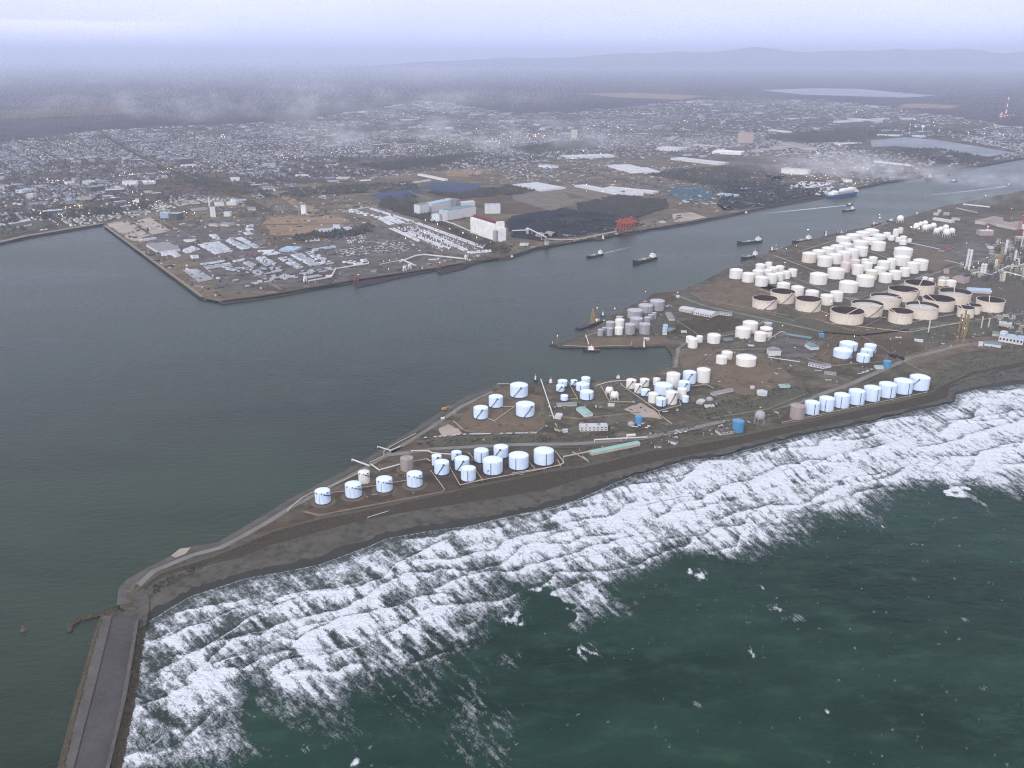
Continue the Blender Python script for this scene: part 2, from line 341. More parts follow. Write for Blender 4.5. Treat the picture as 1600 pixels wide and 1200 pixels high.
# harbour and open water reaching out to sea behind the camera: one sheet at z = -0.6, the land sheet covers it inland
def rect(x0, y0, x1, y1): return [Vector((x0, y0, 0)), Vector((x1, y0, 0)), Vector((x1, y1, 0)), Vector((x0, y1, 0))]
A_EDGE = [(-400, 420), (0, 381), (37, 372), (85, 364), (162, 351), (319, 469), (336, 465), (345, 474), (400, 467), (450, 459), (512, 446), (550, 441), (560, 447), (595, 440),
          (635, 430), (680, 421), (692, 426), (725, 418), (745, 410), (775, 401), (780, 406), (800, 403), (832, 391), (855, 385), (900, 376), (960, 365), (985, 365), (1007, 362),
          (1015, 356), (1040, 356), (1082, 349), (1125, 341), (1175, 330), (1200, 325), (1290, 309), (1340, 295), (1375, 287), (1447, 276), (1512, 261), (1535, 259), (1600, 248), (1800, 214), (2100, 180)]
A = Q(A_EDGE)
far = [Vector((HX*3, A[-1].y, 0)), Vector((HX*3, 160000, 0)), Vector((-HX*3, 160000, 0)), Vector((-HX*3, A[0].y-1000, 0))]
mb = MB(); mb.prism(A+far, -2, LAND, 0, 1); mb.build('ground', ['forest_floor', 'concrete_dark'], kind='structure')
# town and port ground colours, sheets a little above
TOWN = [(-300, 400), (-300, 240), (0, 222), (165, 203), (300, 197), (400, 193), (470, 188), (600, 168), (650, 158), (700, 160), (800, 178), (900, 176), (1000, 165), (1150, 150),
        (1300, 158), (1400, 168), (1600, 200), (1800, 205), (1800, 212), (1600, 246), (1530, 257), (1445, 274), (1375, 285), (1290, 305), (1200, 300), (1100, 268), (1000, 262), (800, 285), (650, 292), (560, 300), (440, 305), (300, 320), (165, 349), (85, 362), (37, 370), (0, 379)]
patch('town_ground', Q(TOWN), 'town_ground', LAND+.6, 25, 150)
PORT = [(162, 352), (319, 467), (345, 472), (400, 465), (550, 440), (680, 420), (800, 401), (832, 389), (1082, 347), (1200, 323), (1375, 285), (1300, 262), (1100, 250), (900, 250), (650, 270), (500, 285), (350, 300), (240, 320)]
patch('port_ground', Q(PORT), 'port_ground', LAND+1.0, 4, 40)
def P(name, m, pts, z, r=5, step=30, **kw): return patch(name, Q(pts), m, LAND+z, r, step, **kw)
for pts in ([(165, 350), (200, 345), (240, 372), (208, 378)], [(210, 346), (235, 340), (270, 362), (240, 368)], [(960, 262), (1010, 262), (1000, 268), (965, 268)],
            [(1050, 335), (1080, 332), (1105, 340), (1075, 346), (1052, 348)]): P('paved_yard', 'pale_yard', pts, 1.4)
P('paved_yard', 'asphalt', [(300, 400), (420, 372), (560, 352), (660, 350), (755, 396), (600, 432), (420, 455), (345, 455)], 1.4)
P('paved_yard', 'asphalt', [(220, 372), (330, 345), (420, 345), (430, 372), (310, 398)], 1.6)
P('paved_yard', 'asphalt_light', [(530, 330), (590, 322), (640, 340), (770, 398), (740, 402), (700, 395), (590, 350)], 1.8)
P('field', 'tan_field', [(410, 352), (420, 340), (500, 333), (540, 342), (558, 352), (520, 360), (455, 372), (418, 366)], 1.8)
P('field', 'brown_field', [(398, 360), (415, 350), (425, 370), (545, 360), (560, 354), (570, 362), (480, 380), (420, 382)], 2.0)
P('field', 'tan_field', [(435, 300), (500, 290), (515, 302), (460, 306)], 1.8)
P('field', 'tan_field', [(432, 305), (440, 304), (500, 328), (490, 334), (470, 330)], 2.0)
P('field', 'brown_field', [(500, 285), (600, 280), (640, 285), (560, 300), (510, 298)], 2.2)
P('field', 'brown_field', [(210, 300), (300, 290), (360, 295), (300, 308), (220, 312)], 2.2)
P('field', 'brown_field', [(230, 285), (330, 272), (350, 276), (290, 286)], 2.2)
P('field', 'tan_field', [(690, 268), (740, 264), (775, 266), (730, 278), (700, 275)], 2.0)
P('woodland_floor', 'scrub', [(590, 325), (600, 310), (645, 304), (655, 325), (735, 372), (800, 390), (790, 398), (765, 396), (680, 350)], 2.0)
P('field', 'brown_field', [(640, 300), (800, 292), (830, 300), (890, 300), (880, 320), (820, 335), (790, 335), (700, 315)], 1.4)
P('paved_yard', 'blue_yard', [(575, 305), (640, 294), (662, 300), (640, 310), (600, 314)], 2.3)
P('paved_yard', 'blue_yard', [(655, 294), (680, 285), (745, 288), (760, 297), (700, 302)], 2.3)
P('woodland_floor', 'scrub', [(660, 300), (720, 303), (750, 296), (800, 290), (845, 296), (820, 303), (720, 310)], 2.5)
P('coal_yard', 'coal', [(790, 348), (800, 338), (880, 325), (905, 330), (960, 335), (1000, 345), (965, 360), (900, 370), (850, 378), (800, 372)], 1.6)
P('woodland_floor', 'scrub', [(900, 322), (980, 305), (1040, 312), (1045, 325), (990, 340), (905, 330)], 2.2)
P('woodland_floor', 'scrub', [(1010, 272), (1100, 262), (1190, 258), (1200, 275), (1100, 290), (1070, 284)], 2.2)
P('coal_yard', 'coal', [(1100, 285), (1190, 282), (1260, 288), (1290, 300), (1280, 308), (1205, 322), (1130, 330), (1120, 318), (1135, 300)], 2.4)
P('field', 'brown_field', [(1110, 268), (1210, 262), (1230, 275), (1215, 284), (1120, 283)], 2.8)
P('field', 'dirt', [(1080, 330), (1115, 320), (1150, 325), (1120, 338)], 2.4)
P('paved_yard', 'green_yard', [(1040, 295), (1080, 290), (1125, 300), (1110, 312), (1080, 316), (1050, 308)], 2.0)
P('paved_yard', 'asphalt_light', [(800, 285), (830, 278), (880, 300), (900, 320), (860, 330), (800, 312)], 1.8)
P('paved_yard', 'asphalt_light', [(880, 285), (1000, 302), (1020, 312), (950, 318), (880, 300)], 1.8)
P('field', 'brown_field', [(1195, 275), (1260, 275), (1270, 285), (1215, 290)], 2.8)
P('field', 'brown_field', [(1200, 212), (1330, 206), (1360, 215), (1230, 224)], 2.0)
P('field', 'tan_field', [(905, 146), (985, 145), (1110, 150), (1060, 156), (960, 152)], 2.0, 60, 300)
P('field', 'tan_field', [(1420, 162), (1500, 165), (1480, 170), (1400, 168)], 2.0, 60, 300)
P('field', 'brown_field', [(0, 172), (200, 168), (210, 178), (0, 186)], 2.0, 60, 300)
P('park', 'scrub', [(250, 275), (290, 270), (400, 300), (380, 305)], 2.6)
P('park', 'olive', [(0, 350), (60, 344), (75, 356), (0, 374)], 2.6)
P('woodland_floor', 'scrub', [(800, 230), (890, 220), (930, 226), (830, 240)], 2.6)
P('woodland_floor', 'scrub', [(560, 258), (680, 246), (760, 238), (690, 256), (600, 266)], 2.6)
P('woodland_floor', 'scrub', [(1190, 218), (1290, 202), (1400, 198), (1500, 205), (1560, 215), (1480, 214), (1400, 214), (1300, 222)], 2.4)
# inland water
water_mat('pond_water', (.035, .045, .05), (.045, .055, .06), False, .10, .6, .2, .0022, .12)
def Wt(pts): patch('pond_water', Q(pts), 'pond_water', LAND+3.2)
Wt([(1360, 220), (1415, 215), (1460, 219), (1507, 226), (1582, 239), (1542, 246), (1475, 241), (1462, 235), (1400, 229), (1362, 231)])
Wt([(1187, 141), (1270, 138), (1340, 139), (1410, 145), (1465, 150), (1410, 153), (1250, 148)])
# roads and railway across the far shore
def Rd(pts, w, m='asphalt_light', z=3.4): strip('road', Q(pts), w, m, LAND+z)
strip('railway', Q([(160, 208), (205, 236), (260, 262), (330, 290), (420, 330)]), 42, 'scrub', LAND+3.3)
strip('railway', Q([(162, 208), (207, 236), (262, 262), (332, 290)]), 12, 'concrete', LAND+4.2)
Rd([(-100, 355), (0, 340), (120, 318), (330, 292), (520, 272), (800, 243), (900, 236), (1000, 230)], 16)
Rd([(165, 345), (230, 330), (420, 306), (600, 300), (640, 300), (735, 345), (800, 385)], 14)
Rd([(800, 262), (860, 262), (960, 295), (1060, 325), (1100, 330)], 12)
Rd([(840, 255), (900, 268), (1050, 296), (1130, 320)], 14, 'green_yard')
Rd([(300, 380), (400, 352), (560, 350)], 14); Rd([(240, 340), (350, 398), (440, 455)], 12)
Rd([(560, 330), (620, 360), (700, 398)], 10)
strip('promenade', Q([(-150, 402), (0, 379.5), (37, 370.8), (85, 362.5), (160, 350)]), 26, 'concrete', LAND+3.6)
strip('quay_apron', Q([(163, 353), (317, 466)]), 10, 'concrete', LAND+3.6)
# quay kerb of the far shore
strip('quay_apron', Q([(346, 471.5), (400, 465), (450, 457), (550, 439.5), (680, 420), (745, 408), (800, 400), (832, 389.5), (900, 374.5), (1007, 360), (1082, 347.5), (1200, 323.5), (1340, 293.7), (1447, 275), (1600, 247)]), 10, 'concrete_dark', LAND+3.8)

# ---------------------------------------------------------------- near peninsula
W = [(227, 972), (275, 942), (300, 929), (337, 917), (382, 902), (440, 892), (500, 880), (575, 852), (605, 839), (669, 828), (736, 820), (800, 804), (837, 797), (900, 780), (955, 755),
     (987, 742), (1025, 732), (1075, 717), (1125, 712), (1200, 692), (1270, 675), (1325, 665), (1412, 645), (1491, 627), (1494, 615), (1525, 607), (1600, 598), (1800, 562), (2300, 480)]
F = [(222, 925), (262, 900), (295, 893), (330, 882), (375, 872), (430, 850), (495, 832), (560, 814), (590, 808), (650, 797), (750, 782), (800, 774), (850, 766), (915, 746), (955, 737),
     (985, 730), (1025, 720), (1075, 710), (1120, 702), (1200, 683), (1270, 667), (1325, 655), (1412, 638), (1480, 622), (1484, 606), (1525, 588), (1600, 572), (1800, 538), (2300, 462)]
KR = [(214, 920), (250, 893), (290, 880), (330, 868), (375, 850), (430, 826), (495, 809), (560, 797), (590, 791), (640, 780), (745, 757), (798, 747), (850, 736), (910, 727), (955, 717),
      (985, 709), (1025, 700), (1075, 694), (1118, 686), (1198, 670), (1268, 655), (1322, 642), (1400, 626), (1455, 612), (1470, 600), (1520, 578), (1600, 562), (1800, 530), (2300, 455)]
N_EDGE = [(1800, 262), (1570, 303), (1507, 316), (1475, 322), (1425, 336), (1395, 347), (1360, 354), (1320, 361), (1285, 370), (1240, 381), (1200, 397), (1175, 410), (1135, 420), (1095, 441), (1052, 457), (1020, 457),
          (1012, 465), (975, 482), (950, 497), (930, 512), (882, 535), (868, 537), (871, 541), (917, 542), (988, 541), (1040, 539), (1051, 555), (1050, 574), (1000, 586), (950, 593), (880, 598), (840, 600), (780, 601),
          (762, 606), (712, 627), (667, 657), (612, 692), (557, 725), (500, 755), (450, 780), (417, 802), (370, 830), (340, 847), (297, 855), (267, 869), (235, 885), (200, 907), (191, 917), (187, 947), (200, 953), (214, 950)]
Kp = Q(KR); Bp = Q(N_EDGE)
mb = MB(); mb.prism([Vector((40000, Bp[0].y, 0))]+Bp+Kp+[Vector((40000, Kp[-1].y, 0))], -2, LAND, 0, 1)
mb.build('peninsula_ground', ['tank_ground', 'concrete_dark'], kind='structure')
def loft(name, rows, mats, parent=None, **kw):
    "rows: lists of equal length; one material index per band"
    mb = MB(); n = len(rows[0])
    for k in range(len(rows)-1):
        vs = rows[k]+rows[k+1]; fs = [(i, i+1, n+i+1, n+i) for i in range(n-1)]
        a = Vector(vs[1])-Vector(vs[0]); b = Vector(vs[n])-Vector(vs[0])
        if a.cross(b).z < 0: fs = [f[::-1] for f in fs]
        mb.add(vs, fs, k if len(mats) > 1 else 0, True)
    return mb.build(name, mats, parent, **kw)
def dens(pts, k=6): 
    out = []
    for a, b in zip(pts, pts[1:]):
        for j in range(k): out.append((a[0]+(b[0]-a[0])*j/k, a[1]+(b[1]-a[1])*j/k))
    return out+[pts[-1]]
kr, ff, ww = dens(KR), dens(F), dens(W)
def rowz(px, z, j=0): return [Vector(G(x, y, z))+Vector((random.uniform(-j, j), random.uniform(-j, j), 0)) for x, y in px]
def mixp(a, b, t): return [(x0+(x1-x0)*t, y0+(y1-y0)*t) for (x0, y0), (x1, y1) in zip(a, b)]
mid = [(x+random.uniform(-3, 3), y+random.uniform(-3, 3)) for x, y in mixp(ff, ww, .76)]
SH_N = [i for i in range(len(kr))]
hz_ = [7.5 if KR[5][0] < x < 1455 else 4.0 for x, y in kr]
r0 = [Vector(G(x, y, 2.9)) for x, y in kr]
n2 = [Vector(G(x, y+1.2, h)) for (x, y), h in zip(kr, hz_)]
n3 = [Vector(G(x, y+3.2, h)) for (x, y), h in zip(kr, hz_)]
loft('sea_dike', [r0, n2, n3, rowz([(x, y+1) for x, y in ff], 2.9)], ['olive', 'concrete_dark', 'riprap_slope'], kind='structure')
under = [(x, y+9) for x, y in ww]
loft('beach', [rowz([(x, y-5) for x, y in ff], 2.4), rowz(ff, 3.05), rowz(mid, 2.2), rowz(ww, .25, .5), rowz(under, -2.5)], ['sand_dry', 'sand_dry', 'sand_wet', 'sand_wet'], kind='structure')
# grass and dirt on the spit and behind the dike
def S(name, m, pts, z, r=2, step=12, **kw): return patch(name, Q(pts), m, LAND+z, r, step, **kw)
S('verge', 'sand_dry', [(205, 925), (240, 892), (300, 862), (345, 852), (470, 822), (440, 838), (330, 880), (262, 905), (218, 945)], .3)
S('verge', 'sand_dry', [(204, 938), (212, 912), (226, 920), (234, 940), (229, 977), (217, 984), (210, 975), (212, 950)], .62, .5, 6)
S('verge', 'dark_dirt', [(345, 850), (425, 808), (470, 800), (495, 808), (440, 824)], .35)
strip('quay_apron', Q([(190, 945), (193, 918), (203, 908), (237, 888), (269, 872), (298, 859), (342, 850), (372, 833), (418, 806), (452, 784), (502, 759), (559, 729), (614, 696), (669, 661), (714, 631), (764, 610), (782, 605)]), 11, 'apron_slabs', LAND+.4)
strip('road', Q([(218, 940), (216, 915), (240, 893), (300, 868), (345, 856), (380, 838), (425, 812), (460, 790), (510, 764), (565, 735), (620, 702), (680, 664), (720, 636), (770, 612)]), 9, 'road_grey', LAND+.5)
S('boat_ramp', 'pale_yard', [(267, 869), (281, 858), (298, 856), (290, 866), (275, 872)], .7, 0)
S('tank_yard', 'dark_dirt', [(478, 800), (560, 757), (640, 722), (672, 715), (690, 768), (560, 796), (500, 806)], .4)
S('tank_yard', 'dark_dirt', [(675, 735), (700, 716), (860, 690), (880, 728), (830, 740), (720, 762), (697, 768)], .45)
S('tank_yard', 'dark_dirt', [(612, 706), (650, 690), (700, 708), (640, 725), (600, 722)], .5)
S('tank_yard', 'dirt', [(712, 662), (745, 625), (790, 605), (850, 620), (852, 665), (835, 676), (760, 677), (722, 672)], .5)
S('gravel_lot', 'pale_yard', [(685, 671), (700, 663), (718, 672), (724, 680), (690, 682)], .7, 1.5, 6)
S('verge', 'olive', [(660, 690), (700, 684), (860, 680), (860, 688), (680, 698)], .5)
Rn = [(600, 712), (680, 702), (800, 695), (900, 694), (1000, 686), (1090, 668), (1180, 646), (1250, 628), (1330, 600), (1420, 560), (1500, 540), (1600, 528), (1750, 505)]
strip('road', Q(Rn), 12, 'road_grey', LAND+.55)
strip('railway', Q([(640, 706), (800, 699), (900, 700), (1000, 693), (1090, 676), (1200, 650), (1290, 622), (1400, 580), (1500, 552), (1600, 540)]), 5, 'concrete_dark', LAND+.6)
strip('road', Q([(927, 729), (1024, 706), (1090, 694), (1140, 690), (1230, 664), (1330, 641)]), 5, 'sand_dry', LAND+.8)
S('tank_yard', 'tank_ground', [(845, 600), (935, 596), (1000, 588), (1045, 580), (1100, 590), (1120, 610), (1060, 640), (1030, 643), (905, 650), (860, 650)], .5)
S('gravel_lot', 'pale_yard', [(975, 640), (1000, 630), (1020, 640), (1035, 655), (1000, 652)], .75, 2, 6)
S('field', 'dirt', [(1055, 545), (1130, 545), (1200, 560), (1240, 590), (1180, 625), (1110, 600), (1070, 580)], .6, 3)
S('field', 'olive', [(1100, 640), (1180, 625), (1250, 600), (1270, 620), (1180, 650), (1110, 660)], .7, 3)
S('field', 'dirt', [(1140, 600), (1190, 590), (1210, 600), (1170, 618)], .8, 3)
S('field', 'olive', [(1450, 590), (1540, 560), (1640, 545), (1640, 560), (1560, 578), (1480, 605)], .5, 3)
S('field', 'dirt', [(1400, 560), (1500, 530), (1600, 520), (1600, 535), (1500, 552), (1430, 575)], .45, 3)
S('tank_yard', 'dark_dirt', [(1218, 655), (1235, 640), (1440, 590), (1465, 610), (1400, 622), (1230, 662)], .5)
S('field', 'dirt', [(1080, 462), (1130, 436), (1200, 445), (1290, 480), (1300, 505), (1200, 492), (1120, 480)], .5, 3)
S('field', 'olive', [(1060, 462), (1130, 480), (1220, 500), (1230, 512), (1120, 492), (1050, 476)], .55, 3)
S('tank_yard', 'tank_ground', [(1180, 400), (1240, 385), (1440, 340), (1500, 400), (1430, 440), (1300, 480), (1190, 450)], .5, 3)
S('verge', 'olive', [(1200, 492), (1275, 500), (1330, 518), (1420, 510), (1600, 500), (1600, 520), (1400, 535), (1300, 540), (1220, 520)], .6, 3)
S('field', 'olive', [(1225, 478), (1260, 492), (1240, 502), (1205, 494)], .9, 2)
S('field', 'dirt', [(1450, 440), (1480, 425), (1500, 440), (1440, 470)], .9, 3)
S('field', 'dirt', [(1395, 395), (1440, 385), (1500, 405), (1460, 425)], .9, 3)
S('field', 'brown_field', [(1275, 520), (1330, 512), (1420, 515), (1440, 545), (1380, 575), (1300, 570), (1255, 545)], .9, 3)
S('paved_yard', 'asphalt', [(1200, 540), (1222, 520), (1290, 535), (1270, 560), (1215, 560)], .95, 1)
S('paved_yard', 'asphalt', [(1420, 385), (1500, 380), (1560, 375), (1540, 410), (1490, 415), (1440, 400)], .8, 3)
S('refinery_yard', 'concrete_dark', [(1490, 440), (1520, 405), (1600, 380), (1720, 370), (1720, 520), (1600, 515), (1500, 480)], .7, 3)
S('field', 'scrub', [(1505, 318), (1570, 305), (1720, 285), (1720, 330), (1560, 330)], .8, 5)
strip('road', Q([(1052, 460), (1100, 478), (1200, 500), (1290, 520), (1345, 525), (1450, 512), (1600, 490)]), 9, 'road_grey', LAND+.9)
strip('road', Q([(1175, 412), (1230, 430), (1330, 470), (1400, 450), (1480, 420), (1560, 400)]), 9, 'road_grey', LAND+1.1)
strip('road', Q([(1330, 480), (1420, 440), (1470, 425)]), 10, 'road_grey', LAND+1.15)
strip('road', Q([(1055, 575), (1060, 545), (1075, 535), (1160, 520), (1200, 500)]), 8, 'road_grey', LAND+1.2)
S('verge', 'dirt', [(918, 528), (1040, 525), (1048, 537), (988, 540), (917, 541)], .5, 1.5)
S('verge', 'dark_dirt', [(1060, 456), (1020, 458), (1012, 466), (1040, 478), (1060, 470)], .5, 1.5)
S('tank_yard', 'concrete_dark', [(925, 528), (960, 500), (1010, 470), (1050, 478), (1060, 500), (1030, 522)], .45, 1.5)
S('field', 'scrub', [(1060, 505), (1100, 490), (1160, 500), (1150, 515), (1090, 525), (1050, 520)], .7, 2)
# bund kerbs: low concrete walls round the tank yards
KER = 0
def kerb(pts, label, h=1.6, w=1.4, m='concrete'):
    mb = MB(); g = [Vector((p.x, p.y, LAND+h/2)) for p in Q(pts)]; mb.path(g, w, h+1)
    return mb.build('bund_wall', m, label=label, cat='wall', group='low walls round the tank yards')
kerb([(477, 801), (500, 806), (690, 770), (695, 768)], 'low wall along the dike behind the four outermost white tanks')
kerb([(1080, 458), (1130, 438), (1135, 437)], 'low wall on the water side of the empty brown plot')
kerb([(1080, 458), (1095, 468), (1170, 482), (1235, 494)], 'low wall bordering the empty brown plot toward the warehouses')
kerb([(1275, 499), (1334, 518), (1385, 495)], 'low V-shaped wall in front of the big open-topped tanks')
kerb([(1225, 663), (1447, 617), (1449, 610)], 'low wall on the sea side of the row of nine tanks')
kerb([(712, 662), (722, 673), (760, 679), (836, 678), (850, 668)], 'low wall round the yard of four tanks by the harbour')
kerb([(1208, 492), (1240, 502), (1258, 493), (1225, 478)], 'low wall round the square plot by the open-topped tanks')
kerb([(1450, 585), (1400, 560), (1380, 545), (1345, 525)], 'low wall near the five pale blue tanks')
# ---------------------------------------------------------------- breakwater
bw = thing('breakwater', 'long grey breakwater with a paved deck and pale parapet between surf and harbour', 'breakwater')
def ext(a, b, k): return (b[0]+(b[0]-a[0])*k, b[1]+(b[1]-a[1])*k)
def XY(p, z): return Vector(G(p[0], p[1], z))
def bwrow(pts, z):
    v = [XY(p, z) for p in pts]; d = (v[-1]-v[-2]).normalized(); return v+[v[-1]+d*260]
deckL = [(175, 962), (150, 1065), (133, 1130), (115, 1200)]; deckR = [(211, 972), (192, 1080), (180, 1138), (165, 1200)]
bermL = [(160, 962), (131, 1070), (116, 1130), (100, 1200)]; wallR = [(217, 968), (199, 1080), (186, 1138), (171, 1200)]
footL = [(150, 985), (122, 1085), (106, 1145), (92, 1200)]; footR = [(228, 975), (212, 1085), (200, 1145), (188, 1205)]
loft('deck', [bwrow(deckL, 4.0), bwrow(deckR, 4.0)], ['deck_slabs'], bw)
loft('berm', [bwrow(footL, -1.5), bwrow(bermL, 4.6), bwrow(deckL, 5.0), bwrow(deckL, 4.0)], ['rock', 'apron_slabs', 'concrete_dark'], bw)
loft('parapet', [bwrow(deckR, 4.0), bwrow(deckR, 7.5), bwrow(wallR, 7.5), bwrow(wallR, 3.0)], ['apron_slabs'], bw)
loft('rock_slope', [bwrow(wallR, 3.2), bwrow(footR, -1.5)], ['rock'], bw)
loft('end_ramp', [rowz([(158, 962), (178, 958), (214, 950)], 3.2), rowz([(160, 970), (176, 968), (212, 974)], 4.02)], ['sand_dry'], bw)
def rocks(name, rows, n, smin, smax, label, parent=None):
    mb = MB(); a, b = rows; k = len(a)
    for _ in range(n):
        i = random.randrange(k-1); t = random.random(); u = random.random(); p = (a[i].lerp(a[i+1], t)).lerp(b[i].lerp(b[i+1], t), u)
        s = random.uniform(smin, smax); vs = []
        for q in ((1, 0, 0), (-1, 0, 0), (0, 1, 0), (0, -1, 0), (0, 0, 1), (0, 0, -1)):
            vs.append((p.x+q[0]*s*random.uniform(.6, 1.3), p.y+q[1]*s*random.uniform(.6, 1.3), p.z+q[2]*s*random.uniform(.5, 1.2)))
        mb.add(vs, [(0, 2, 4), (2, 1, 4), (1, 3, 4), (3, 0, 4), (2, 0, 5), (1, 2, 5), (3, 1, 5), (0, 3, 5)])
    return mb.build(name, 'rock', parent, kind='stuff')
rocks('rocks', (bwrow(footL, -.5), bwrow(bermL, 4.4)), 2600, .9, 2.3, '')
rocks('rocks', (bwrow(wallR, 3.4), bwrow(footR, -.2)), 3200, .9, 2.5, '')
rocks('rocks', (rowz([(107, 986), (108, 974), (120, 966), (150, 958), (186, 950)], .8), rowz([(110, 986), (112, 977), (122, 971), (152, 963), (188, 956)], 1.2)), 420, 1.2, 2.2, '')
# ================================================================ open sea with surf: one sheet in shore coordinates
W0 = Vector(G(227, 972, 0)); W1 = Vector(G(1491, 627, 0)); ds = (W1-W0); ds.z = 0; ds.normalize(); dn = Vector((ds.y, -ds.x, 0))
def ST(p): d = Vector((p[0]-W0.x, p[1]-W0.y, 0)); return d.dot(ds), d.dot(dn)
def stpx(pts, ox=0, oy=0, k=1.0): return np.array([ST(G(ox+x/k, oy+y/k, 0)) for x, y in pts])
z5 = lambda pts: stpx(pts, 200, 800, 2.6667); z6 = lambda pts: stpx(pts, 800, 700, 2.6667); z7 = lambda pts: stpx(pts, 1200, 560, 4)
shore = stpx(W)
smax = 1500
us = np.concatenate([np.arange(-12, smax, 1.7), smax+np.cumsum(np.geomspace(2, 900, 90))])
ts = np.concatenate([np.arange(-46, 380, 1.7), np.arange(380, 640, 2.6), 640+np.cumsum(np.geomspace(4, 500, 60))])
U, T = np.meshgrid(us, ts)
Sx = U-0.265*np.clip(T, -50, 800)
X = W0.x+Sx*ds.x+T*dn.x; Y = W0.y+Sx*ds.y+T*dn.y
so = np.argsort(shore[:, 0]); t_sh = np.interp(Sx, shore[so, 0], shore[so, 1])
D = T-t_sh
streak_u = (Sx+T*np.interp(Sx, [100, 900], [-.25, .33])); jag = (fbm(Sx/60, T/200+3, 3)-.5)*34+(fbm(Sx/14, T/60, 3)-.5)*12
fronts = [z5([(75, 570), (210, 500), (340, 460), (470, 400), (600, 375), (740, 325), (830, 340), (940, 318), (1080, 265), (1130, 210), (1300, 130), (1430, 55), (1600, 10)]),
          z5([(60, 690), (170, 640), (300, 580), (380, 530), (500, 450), (650, 385), (800, 340)]),
          z5([(90, 775), (200, 730), (330, 650), (500, 595), (640, 525), (700, 540), (850, 455), (960, 430), (1090, 400), (1180, 370), (1300, 345), (1380, 340)]),
          z5([(540, 680), (640, 625), (730, 600), (840, 600), (970, 545), (1100, 500), (1200, 440), (1380, 400)]),
          z5([(10, 1035), (60, 990), (140, 930), (215, 890)]),
          z6([(0, 280), (130, 262), (300, 215), (440, 165), (560, 150), (700, 120), (880, 65), (1060, 10), (1200, -20)]),
          z6([(110, 385), (230, 350), (370, 310), (500, 260), (620, 230), (710, 210), (830, 200), (900, 165), (1000, 150), (1100, 110), (1220, 80), (1340, 30), (1500, 0)]),
          z6([(100, 510), (200, 480), (280, 460), (340, 455), (420, 430), (520, 405), (600, 395), (700, 375), (760, 375), (870, 330), (960, 320), (1000, 280), (1100, 225), (1170, 235)]),
          z6([(1290, 105), (1400, 125), (1500, 115), (1600, 90)]),
          z7([(0, 570), (140, 530), (270, 500), (430, 480), (560, 430), (700, 400), (850, 370), (1000, 360), (1160, 330), (1300, 250), (1600, 190)]),
          z7([(0, 730), (230, 690), (340, 655), (440, 600), (520, 590), (600, 575), (690, 550), (800, 525), (900, 500), (1050, 450), (1180, 400), (1350, 360), (1600, 330)]),
          z7([(420, 790), (500, 745), (640, 735), (720, 760), (830, 700), (960, 650), (1040, 680), (1130, 640), (1200, 640)]),
          z7([(1290, 610), (1330, 590), (1420, 570), (1500, 530), (1600, 510)])]
outer = stpx([(190, 1215), (365, 1165), (385, 1075), (430, 1100), (465, 1118), (520, 1118), (560, 1070), (605, 1060), (680, 1040), (735, 1000), (778, 950), (800, 905), (830, 900), (915, 975), (940, 930), (955, 905),
              (1025, 880), (1055, 860), (1150, 865), (1200, 845), (1245, 840), (1255, 815), (1280, 800), (1360, 812), (1385, 780), (1430, 745), (1470, 755), (1500, 775), (1548, 792), (1565, 765), (1600, 755), (1700, 740)])
oo = np.argsort(outer[:, 0]); t_out = np.interp(Sx+(fbm(Sx/30+5, T/30, 3)-.5)*90, outer[oo, 0], outer[oo, 1])
foam = np.zeros_like(T); crest = np.zeros_like(T); hgt = np.zeros_like(T)
spread = fbm(streak_u/6, T/34, 4)            # streaks run seaward
cells = fbm(Sx/4.2+3, T/5.5+7, 4, .65)
for k, f in enumerate(fronts):
    o_ = np.argsort(f[:, 0]); s0, s1 = f[o_[0], 0], f[o_[-1], 0]
    tf = np.interp(Sx, f[o_, 0], f[o_, 1])+(fbm(Sx/22+k*7, Sx*0+k, 3)-.5)*9
    ins = np.clip((Sx-s0)/18, 0, 1)*np.clip((s1-Sx)/18, 0, 1)
    e = T-tf
    Ld = 45+85*fbm(Sx/45+k*3, Sx*0+k*5, 2)
    amp = (.62+.75*fbm(Sx/30+k*11, Sx*0+k*2, 2))
    dec = np.exp(-np.clip(e, 0, None)/Ld)*(e > 0)*ins*amp
    foam = np.maximum(foam, dec*(0.45+1.05*spread))
    crest = np.maximum(crest, np.exp(-((e-1.6)/1.7)**2)*ins*np.clip(amp*1.3-.25, 0, 1))
    hgt = hgt+ins*np.clip(amp, 0, 1.2)*1.7*np.exp(-np.clip(e, 0, None)/9)*(e > -6)*np.clip((e+6)/7, 0, 1)
reach = np.clip((t_out+10+jag*1.3-T)/75+.45, 0, 1)
foam = foam*reach
wide = np.clip((Sx-250)/500, 0, 1)
base = (.30+.62*fbm(Sx/75, T/50+5, 3))*reach
F = np.maximum(foam, base*(1.02+.30*wide)); gte = np.clip(F*3, 0, 1)
dark = np.clip((fbm(streak_u/26+80, T/75+11, 3)-.53)/.12, 0, 1)         # lanes of green water between the sheets
foam = F*1.12-.34*dark*reach*(1-.5*wide)+((cells-.5)*.9+(spread-.5)*1.0)*gte
foam = np.clip(foam, 0, 1.2)
face = np.zeros_like(T)
for k, f in enumerate(fronts):
    o_ = np.argsort(f[:, 0]); s0, s1 = f[o_[0], 0], f[o_[-1], 0]; tf = np.interp(Sx, f[o_, 0], f[o_, 1])+(fbm(Sx/22+k*7, Sx*0+k, 3)-.5)*9
    ins = np.clip((Sx-s0)/18, 0, 1)*np.clip((s1-Sx)/18, 0, 1); face = np.maximum(face, np.exp(-((T-tf+3.5)/3.0)**2)*ins*np.clip(fbm(Sx/30+k*11, Sx*0+k*2, 2)*2.2-.5, 0, 1))
foam = foam*(1-.28*face)
